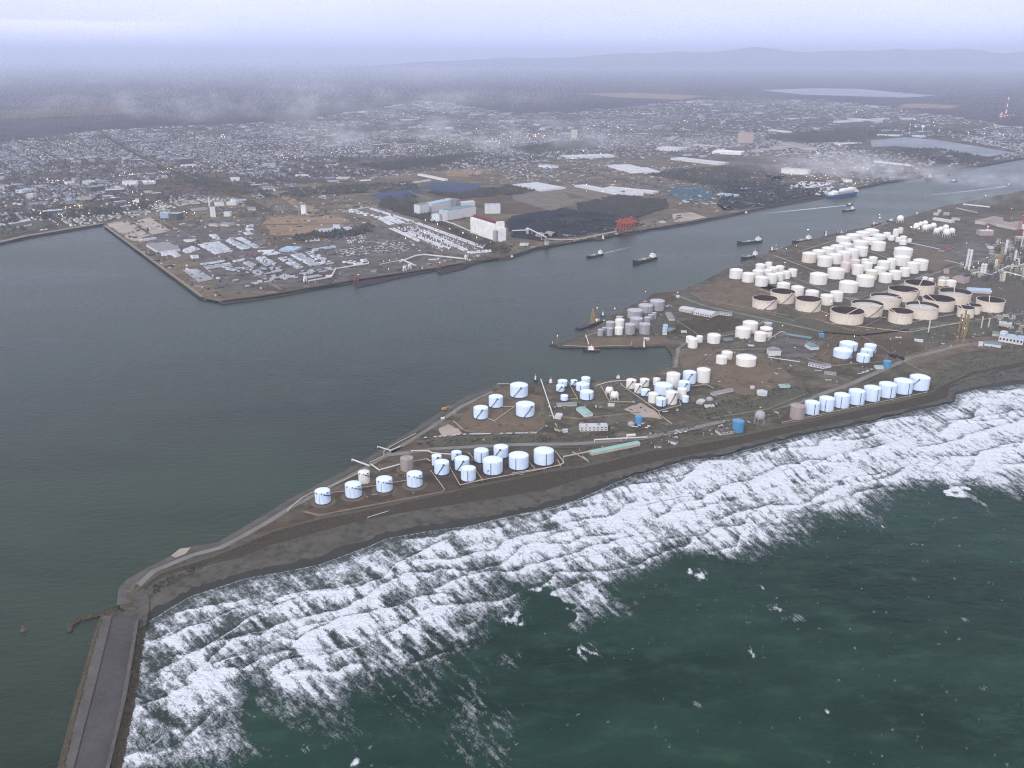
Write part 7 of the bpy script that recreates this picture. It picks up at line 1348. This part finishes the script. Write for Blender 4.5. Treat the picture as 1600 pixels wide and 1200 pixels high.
woods('scrub_wood', [([(800, 232), (890, 220), (930, 226), (830, 240)], 1500), ([(560, 258), (680, 246), (760, 238), (690, 256), (600, 266)], 1500), ([(250, 275), (290, 270), (400, 300), (380, 305)], 600), ([(1190, 218), (1290, 202), (1400, 198), (1500, 205), (1560, 215), (1480, 212), (1400, 212), (1300, 222)], 2500),
    ([(1380, 236), (1460, 232), (1560, 250), (1510, 260), (1440, 250)], 1200), ([(1100, 286), (1190, 280), (1290, 300), (1210, 320), (1130, 326)], 700), ([(400, 300), (640, 285), (660, 296), (420, 312)], 900), ([(420, 376), (520, 362), (580, 352), (590, 362), (500, 378)], 500), ([(0, 340), (240, 318), (240, 328), (0, 352)], 700)], 2, (4, 8))
woods('street_trees', [([(0, 225), (300, 200), (600, 175), (900, 180), (1000, 240), (700, 262), (400, 296), (160, 342), (0, 372)], 12000), ([(900, 180), (1150, 155), (1550, 200), (1300, 215), (1000, 245)], 3500)], 3, (4, 9))
woods('grass_tufts', [([(1060, 505), (1100, 490), (1160, 500), (1150, 515), (1090, 525), (1050, 520)], 500), ([(1505, 318), (1570, 305), (1720, 285), (1720, 330), (1560, 330)], 1500), ([(1225, 478), (1600, 480), (1600, 520), (1300, 540), (1200, 500)], 700), ([(1080, 462), (1130, 436), (1290, 480), (1290, 505), (1120, 480)], 260),
    ([(1255, 520), (1440, 515), (1440, 545), (1300, 570)], 500), ([(1420, 590), (1600, 545), (1700, 560), (1480, 605)], 600), ([(660, 690), (860, 680), (860, 688), (680, 698)], 260), ([(1060, 640), (1260, 600), (1270, 620), (1110, 660)], 500), ([(220, 925), (345, 852), (470, 822), (330, 880), (240, 930)], 500)], 4, (.8, 2.0), z=-2)
# loose yard clutter: pallets, skips, bins, pipe stacks, sheds too small to tell apart
def clutter(name, areas, hs=(.8, 3.5), sz=(1.2, 7)):
    R = np.random.RandomState(len(areas)+5); out = []
    for pts, nn in areas:
        w = [(p.x, p.y) for p in Q(pts)]; xs = [p[0] for p in w]; ys = [p[1] for p in w]; x = R.uniform(min(xs), max(xs), nn*4); y = R.uniform(min(ys), max(ys), nn*4)
        ok = inpoly(x, y, w) & (fbm(x/35, y/35, 3) > R.uniform(.38, .62, len(x)))
        for (c, r_, h_) in TANKS: ok &= (x-c.x)**2+(y-c.y)**2 > (r_+3)**2
        out.append(np.stack([x[ok], y[ok]], 1)[:nn])
    p = np.concatenate(out); m = len(p); sc = np.stack([R.uniform(*sz, m)*R.choice([1, 1, 2.2], m), R.uniform(sz[0], sz[1]*.5, m), R.uniform(*hs, m)], 1)
    pal = np.array([(.45, .44, .42), (.22, .21, .20), (.10, .09, .08), (.05, .05, .05), (.30, .24, .18), (.55, .55, .55), (.12, .16, .20), (.16, .08, .06), (.07, .065, .05)]); ti = pal[R.choice(9, m, p=[.1, .16, .18, .14, .1, .06, .06, .05, .15])]*R.uniform(.7, 1.2, (m, 1)); ti = np.stack([ti, ti*.8], 1)
    return inst(name, BV, BF, np.concatenate([p, np.full((m, 1), LAND+.3)], 1), sc, np.where(R.rand(m) < .5, .63, .1)+np.where(R.rand(m) < .5, math.pi/2, 0), ti, 'house_mix', kind='stuff')
clutter('yard_clutter', [([(600, 700), (780, 604), (1045, 582), (1120, 610), (1250, 600), (1180, 645), (1000, 684), (700, 690)], 200), ([(880, 720), (1090, 690), (1200, 660), (1230, 640), (1100, 665), (900, 700)], 160), ([(925, 528), (1010, 470), (1055, 478), (1050, 525)], 160), ([(1050, 540), (1070, 500), (1200, 500), (1300, 520), (1290, 600), (1200, 620), (1100, 600)], 150),
    ([(1250, 520), (1450, 510), (1560, 500), (1600, 540), (1450, 560), (1300, 600)], 140), ([(1180, 400), (1440, 340), (1600, 330), (1600, 420), (1500, 450), (1300, 480), (1190, 460)], 260), ([(1480, 460), (1500, 400), (1620, 380), (1620, 530), (1500, 520)], 520), ([(480, 800), (640, 730), (880, 690), (900, 728), (700, 765)], 60)], (.8, 2.6), (1, 4.5))
clutter('port_clutter', [([(165, 352), (319, 465), (345, 470), (550, 438), (780, 402), (640, 340), (520, 300), (240, 322)], 1300), ([(880, 285), (1130, 335), (1290, 303), (1200, 262), (1000, 260), (850, 250), (700, 262), (800, 300)], 2200), ([(800, 395), (830, 388), (1000, 362), (1080, 346), (1060, 338), (960, 355), (850, 372)], 300), ([(1200, 255), (1440, 235), (1440, 272), (1300, 300)], 900)], (1.5, 6), (3, 14))
for a_, b_ in (((-100, 330), (560, 262)), ((-100, 300), (430, 236)), ((-100, 270), (620, 206)), ((-100, 245), (560, 190)), ((48, 330), (20, 215)), ((130, 340), (110, 208)), ((420, 300), (250, 205)), ((560, 285), (400, 195)), ((700, 262), (520, 182)), ((860, 240), (660, 165)), ((1000, 232), (830, 178)), ((560, 240), (1150, 205)), ((600, 215), (1250, 175)), ((1130, 230), (1010, 165)), ((1000, 232), (1200, 205)), ((1200, 222), (1500, 180))):
    strip('road', Q([a_, b_]), 17, 'asphalt_light', LAND+2.6)
# coal and gravel heaps
def heap(px, py, r, h, m, label, name='coal_heap', cat_='heap', el=1.0, rz=0):
    c = G(px, py); n = 22; mb = MB(); vs = []
    for k in range(4):
        q = 1-k/4
        for i in range(n): a = 2*math.pi*i/n; rr = r*q*random.uniform(.88, 1.12); x, y = rr*el*math.cos(a), rr*math.sin(a); vs.append((x*math.cos(rz)-y*math.sin(rz), x*math.sin(rz)+y*math.cos(rz), h*(1-q)*random.uniform(.85, 1.1)))
    vs.append((0, 0, h)); fs = [(k*n+i, k*n+(i+1) % n, (k+1)*n+(i+1) % n, (k+1)*n+i) for k in range(3) for i in range(n)]+[(3*n+i, 3*n+(i+1) % n, 4*n) for i in range(n)]
    mb.add(vs, fs, 0, True); return mb.build(name, m, loc=(c.x, c.y, LAND+1.7 if py < 420 else LAND+1), label=label, cat=cat_, group=None)
for i, (x, y, r, h, e, rz, l) in enumerate([(830, 345, 26, 12, 3, .6, 'long black coal ridge behind the grain silo'), (870, 340, 26, 12, 3, .6, 'long black coal ridge in the middle of the yard'), (905, 350, 26, 13, 2.4, .6, 'broad coal heap left of the orange cranes'), (930, 345, 22, 10, 2, .6, 'coal heap behind the orange cranes'), (880, 355, 18, 9, 2.5, .6, 'low coal ridge near the quay conveyor'),
        (940, 356, 16, 9, 1.5, .6, 'small coal heap at the foot of the orange cranes'), (1150, 300, 30, 13, 2.6, .6, 'coal heap in the upper coal yard, left'), (1200, 297, 30, 13, 2.6, .6, 'coal heap in the upper coal yard, middle'), (1240, 304, 26, 12, 2.2, .6, 'coal heap in the upper coal yard, right'), (1180, 315, 24, 10, 2.4, .6, 'low coal ridge near the channel bank')]): heap(x, y, r, h, 'coal', l, el=e, rz=rz)
for x, y, l in ((1200+772/4, 450+425/4, 'left of the three black sand heaps'), (1200+798/4, 450+432/4, 'middle of the three black sand heaps'), (1200+832/4, 450+442/4, 'right of the three black sand heaps')): heap(x, y, 7, 4, 'coal', l, 'sand_heap', el=2.2, rz=1.2)
for x, y, r, l in ((1068, 343, 18, 'pale gravel heap by the far bank'), (1035, 348, 12, 'grey gravel heap near the orange cranes'), (1105, 330, 16, 'reddish dirt heap by the far bank')): heap(x, y, r, 7, 'pale_yard' if 'grey' in l or 'pale' in l else 'dirt', l, 'gravel_heap', el=1.6)
# ---------------------------------------------------------------- lamps
def lamp_mesh(r, h, m):
    mb = MB(); mb.cyl(0, 0, 0, .35, h, n=6); mb.sphere(0, 0, h+r*.6, r, 8, mi=1, sz=.7); o = mb.build('tmp', ['roof_grey', m]); me = o.data; bpy.data.objects.remove(o); return me
LM = [lamp_mesh(r, 9, m) for r in (.9, 1.5, 2.4) for m in ('lamp_warm', 'lamp_white', 'lamp_orange')]
def lamp(px, py, k, label, group):
    p = G(px, py); o = bpy.data.objects.new('street_lamp', LM[k]); o.location = (p.x, p.y, LAND+2); link(o, None, None, label, 'lamp', group)
clusters = [((108, 225), 14, 3, 8, 'the bright row in the left town'), ((305, 216), 14, 3, 9, 'the lit store cluster in the left town'), ((350, 215), 6, 4, 4, 'the pair of bright lamps by the lit store'), ((85, 285), 12, 3, 8, 'the red-lit street near the sea front'), ((200, 276), 10, 3, 7, 'the street by the park'), ((265, 270), 14, 3, 6, 'the lit row beside the railway'), ((115, 327), 20, 4, 8, 'the sea front car park'),
    ((220, 320), 30, 10, 10, 'the shore road corner'), ((290, 340), 10, 4, 5, 'the green-topped works'), ((330, 262), 30, 8, 10, 'the shops beyond the park'), ((450, 248), 24, 4, 12, 'the shopping street in the centre-left'), ((500, 205), 24, 4, 8, 'the far street of the centre-left'), ((540, 240), 20, 3, 9, 'the orange-lit mall'), ((620, 235), 40, 4, 14, 'the long lit avenue'), ((700, 225), 20, 4, 12, 'the bright factory front'), ((770, 222), 30, 3, 14, 'the brightest factory yard'),
    ((660, 190), 60, 14, 12, 'the smoky middle of town'), ((840, 215), 30, 6, 12, 'the smoky centre'), ((980, 200), 60, 10, 14, 'the streets past the smoke'), ((1080, 170), 40, 6, 10, 'the far suburb'), ((1130, 150), 14, 4, 5, 'the far exit road'), ((1100, 195), 60, 8, 8, 'the right suburb'), ((900, 240), 70, 12, 10, 'the rail yard'), ((930, 295), 30, 10, 6, 'the warehouses above the wood'), ((1340, 172), 60, 8, 12, 'the far right suburb'), ((1440, 190), 60, 10, 10, 'the suburb by the pond'),
    ((1310, 240), 50, 10, 9, 'the smoky bank across the channel'), ((1260, 280), 40, 6, 6, 'the ferry terminal lot'), ((1355, 265), 16, 3, 4, 'the white sheds in the smoke'), ((60, 250), 60, 20, 8, 'the left edge of town'), ((1570, 182), 10, 2, 6, 'the very tall mast'), ((1500, 210), 60, 8, 8, 'the far right shore'), ((60, 340), 50, 4, 7, 'the sea front'), ((380, 230), 60, 14, 8, 'the quiet streets right of the railway')]
for (cx, cy_), sx, sy, n, l in clusters:
    for i in range(n): lamp(random.gauss(cx, sx*.6), random.gauss(cy_, sy*.55), random.choice((3, 3, 4, 5)) if cy_ > 215 else random.choice((6, 6, 7, 8)), f'warm glowing lamp at {l}', f'lamps at {l}')
for l, pts in (('the road between the trailer lot and the wood', [(640+x/8, 290+y/8) for x, y in ((200, 468), (350, 520), (503, 578), (668, 633), (838, 690), (1015, 748), (330, 605), (190, 627), (485, 835), (940, 785))]), ('the outer quay', [(400+x/4, 250+y/4) for x, y in ((705, 662), (800, 655), (835, 650), (470, 745), (830, 705), (1000, 680), (1140, 640), (1150, 665), (300, 775), (640, 740), (1310, 640), (595, 608), (665, 562), (935, 510), (400, 665), (260, 690))]),
               ('the tank farm road', [(1290, 500), (1448, 482), (1388, 489), (1298, 478), (1250, 470), (1226, 416), (1228, 394)]), ('the jetties of the tank farm', [(1262, 364), (1374, 340), (1374, 345), (1212, 388), (1244, 389), (1430, 358), (1424, 360)]), ('the refinery', [(1400+x/8, 300+y/8) for x, y in ((877, 680), (1255, 668), (1130, 865), (1440, 240), (1485, 1085), (180, 475), (230, 485), (282, 497), (1585, 335), (1020, 935), (960, 985), (830, 960), (850, 990), (1300, 675), (1550, 800), (1590, 1110), (1320, 680))]),
               ('the pier head', [(860+x/8, 440+y/8) for x, y in ((583, 385), (803, 390), (1187, 178), (1590, 185), (668, 540), (575, 540), (85, 740))]), ('the workshop yard', [(1222, 516), (1334, 533)]), ('the dirt lot by the distillation tower', [(1400+x/8, 420+y/8) for x, y in ((850, 645), (830, 560), (790, 740), (885, 665), (820, 700), (865, 740), (1185, 335), (755, 905), (845, 800), (795, 690))]), ('the ferry berth', [(1322, 288), (1336, 290), (1293, 282), (1240, 283), (1260, 279)])):
    for x, y in pts: lamp(x, y, 0 if y > 380 else random.choice((3, 4)), f'small glowing lamp at {l}', f'lamps at {l}')
# ---------------------------------------------------------------- wakes on the channel
def wake_mat():
    m = bpy.data.materials.new('wake_foam'); MATS['wake_foam'] = m; m.use_nodes = True; t = m.node_tree; b = t.nodes['Principled BSDF']; b.inputs['Base Color'].default_value = (.62, .66, .70, 1); b.inputs['Roughness'].default_value = .8
    g = t.nodes.new('ShaderNodeNewGeometry').outputs['Position']; n = N(t, 'ShaderNodeTexNoise', Scale=.06, Detail=5.0, Roughness=.7); t.links.new(g, n.inputs['Vector'])
    a = t.nodes.new('ShaderNodeAttribute'); a.attribute_name = 'foam'; f = mth(t, 'MULTIPLY', smooth(t, mth(t, 'ADD', mth(t, 'MULTIPLY', a.outputs['Fac'], .8), mth(t, 'MULTIPLY', n.outputs[0], .7)), .45, .95), a.outputs['Fac'], True)
    t.links.new(f, b.inputs['Alpha'])
wake_mat()
def wake(pts, w0, w1, st=1.0):
    g = [G(x, y, .12) for x, y in pts]; rows = []; n = 40; tot = len(g)-1
    Xs, Ys, Fs = [], [], []
    for i in range(n+1):
        u = i/n*tot; k = min(int(u), tot-1); p = g[k].lerp(g[k+1], u-k); d = (g[k+1]-g[k]).normalized(); nn = Vector((-d.y, d.x, 0)); w = w0+(w1-w0)*i/n
        xs = np.linspace(-1, 1, 9); Xs.append([p.x+nn.x*w*q for q in xs]); Ys.append([p.y+nn.y*w*q for q in xs]); Fs.append([st*(1-i/n)**.7*(1-abs(q)**2) for q in xs])
    X_, Y_, F_ = map(np.array, (Xs, Ys, Fs)); grid_mesh('wake', X_, Y_, np.full(X_.shape, .12), 'wake_foam', {'foam': F_}, kind='structure')
wake([(1578, 290), (1560, 293), (1510, 299), (1450, 305), (1380, 308)], 6, 26, 1.0); wake([(1322, 321), (1290, 324), (1240, 329), (1200, 333), (1150, 338)], 6, 24, 1.0); wake([(942, 396), (960, 392), (985, 386), (1010, 382)], 5, 16, .7)
wake([(1026, 400), (1050, 398), (1080, 406), (1100, 420), (1095, 436)], 5, 14, .35); wake([(1335, 320), (1380, 313), (1430, 308)], 4, 10, .3)
# ---------------------------------------------------------------- smoke and low cloud
def smoke(name, c, s, dens_, scale, seed, thr=(.42, .68), rz=0, col=(.93, .95, 1.0)):
    m = bpy.data.materials.new(name+'_air'); m.use_nodes = True; t = m.node_tree; t.nodes.clear(); K = t.links.new
    tc_ = t.nodes.new('ShaderNodeTexCoord').outputs['Object']; g = t.nodes.new('ShaderNodeNewGeometry').outputs['Position']
    mp_ = t.nodes.new('ShaderNodeMapping'); mp_.inputs['Location'].default_value = (seed*371, seed*97, 0); mp_.inputs['Scale'].default_value = (1, 1, 1.8); K(g, mp_.inputs[0])
    n = N(t, 'ShaderNodeTexNoise', Scale=scale, Detail=5.0, Roughness=.68); K(mp_.outputs[0], n.inputs['Vector'])
    ln = t.nodes.new('ShaderNodeVectorMath'); ln.operation = 'LENGTH'; K(tc_, ln.inputs[0]); fall = mth(t, 'SUBTRACT', 1.0, smooth(t, ln.outputs['Value'], .35, 1.0))
    d = mth(t, 'MULTIPLY', mth(t, 'MULTIPLY', smooth(t, n.outputs[0], *thr), fall), dens_)
    pv_ = N(t, 'ShaderNodeVolumePrincipled'); pv_.inputs['Color'].default_value = (*col, 1); K(d, pv_.inputs['Density']); ot = t.nodes.new('ShaderNodeOutputMaterial'); K(pv_.outputs[0], ot.inputs['Volume']); MATS[m.name] = m
    mb = MB(); mb.sphere(0, 0, 0, 1.0, 24); o = mb.build(name, m.name, kind='stuff'); o.location = c; o.scale = s; o.rotation_euler = (0, 0, rz); return o
def SG(px, py, z): g = G(px, py, z); return (g.x, g.y, z)
smoke('smoke', SG(720, 205, 130), (2300, 1500, 110), 1/650., .0030, 1, (.50, .74), .2)
smoke('smoke', SG(940, 225, 100), (1300, 900, 80), 1/550., .0036, 2, (.50, .74), .3)
smoke('low_cloud', SG(230, 120, 300), (9000, 4200, 240), 1/4500., .0007, 3, (.47, .75), .05)
smoke('low_cloud', SG(470, 160, 260), (2600, 1500, 170), 1/850., .0024, 4, (.50, .74), .1)
smoke('smoke', SG(1290, 255, 60), (620, 420, 70), 1/420., .006, 5, (.42, .66), .2)
smoke('smoke', SG(1400, 268, 45), (560, 230, 55), 1/260., .010, 6, (.42, .64), -.1)
smoke('smoke', SG(1520, 280, 40), (460, 190, 42), 1/260., .011, 7, (.42, .66), -.2)
smoke('smoke', SG(1560, 312, 35), (330, 150, 40), 1/360., .010, 8, (.42, .66), 0)
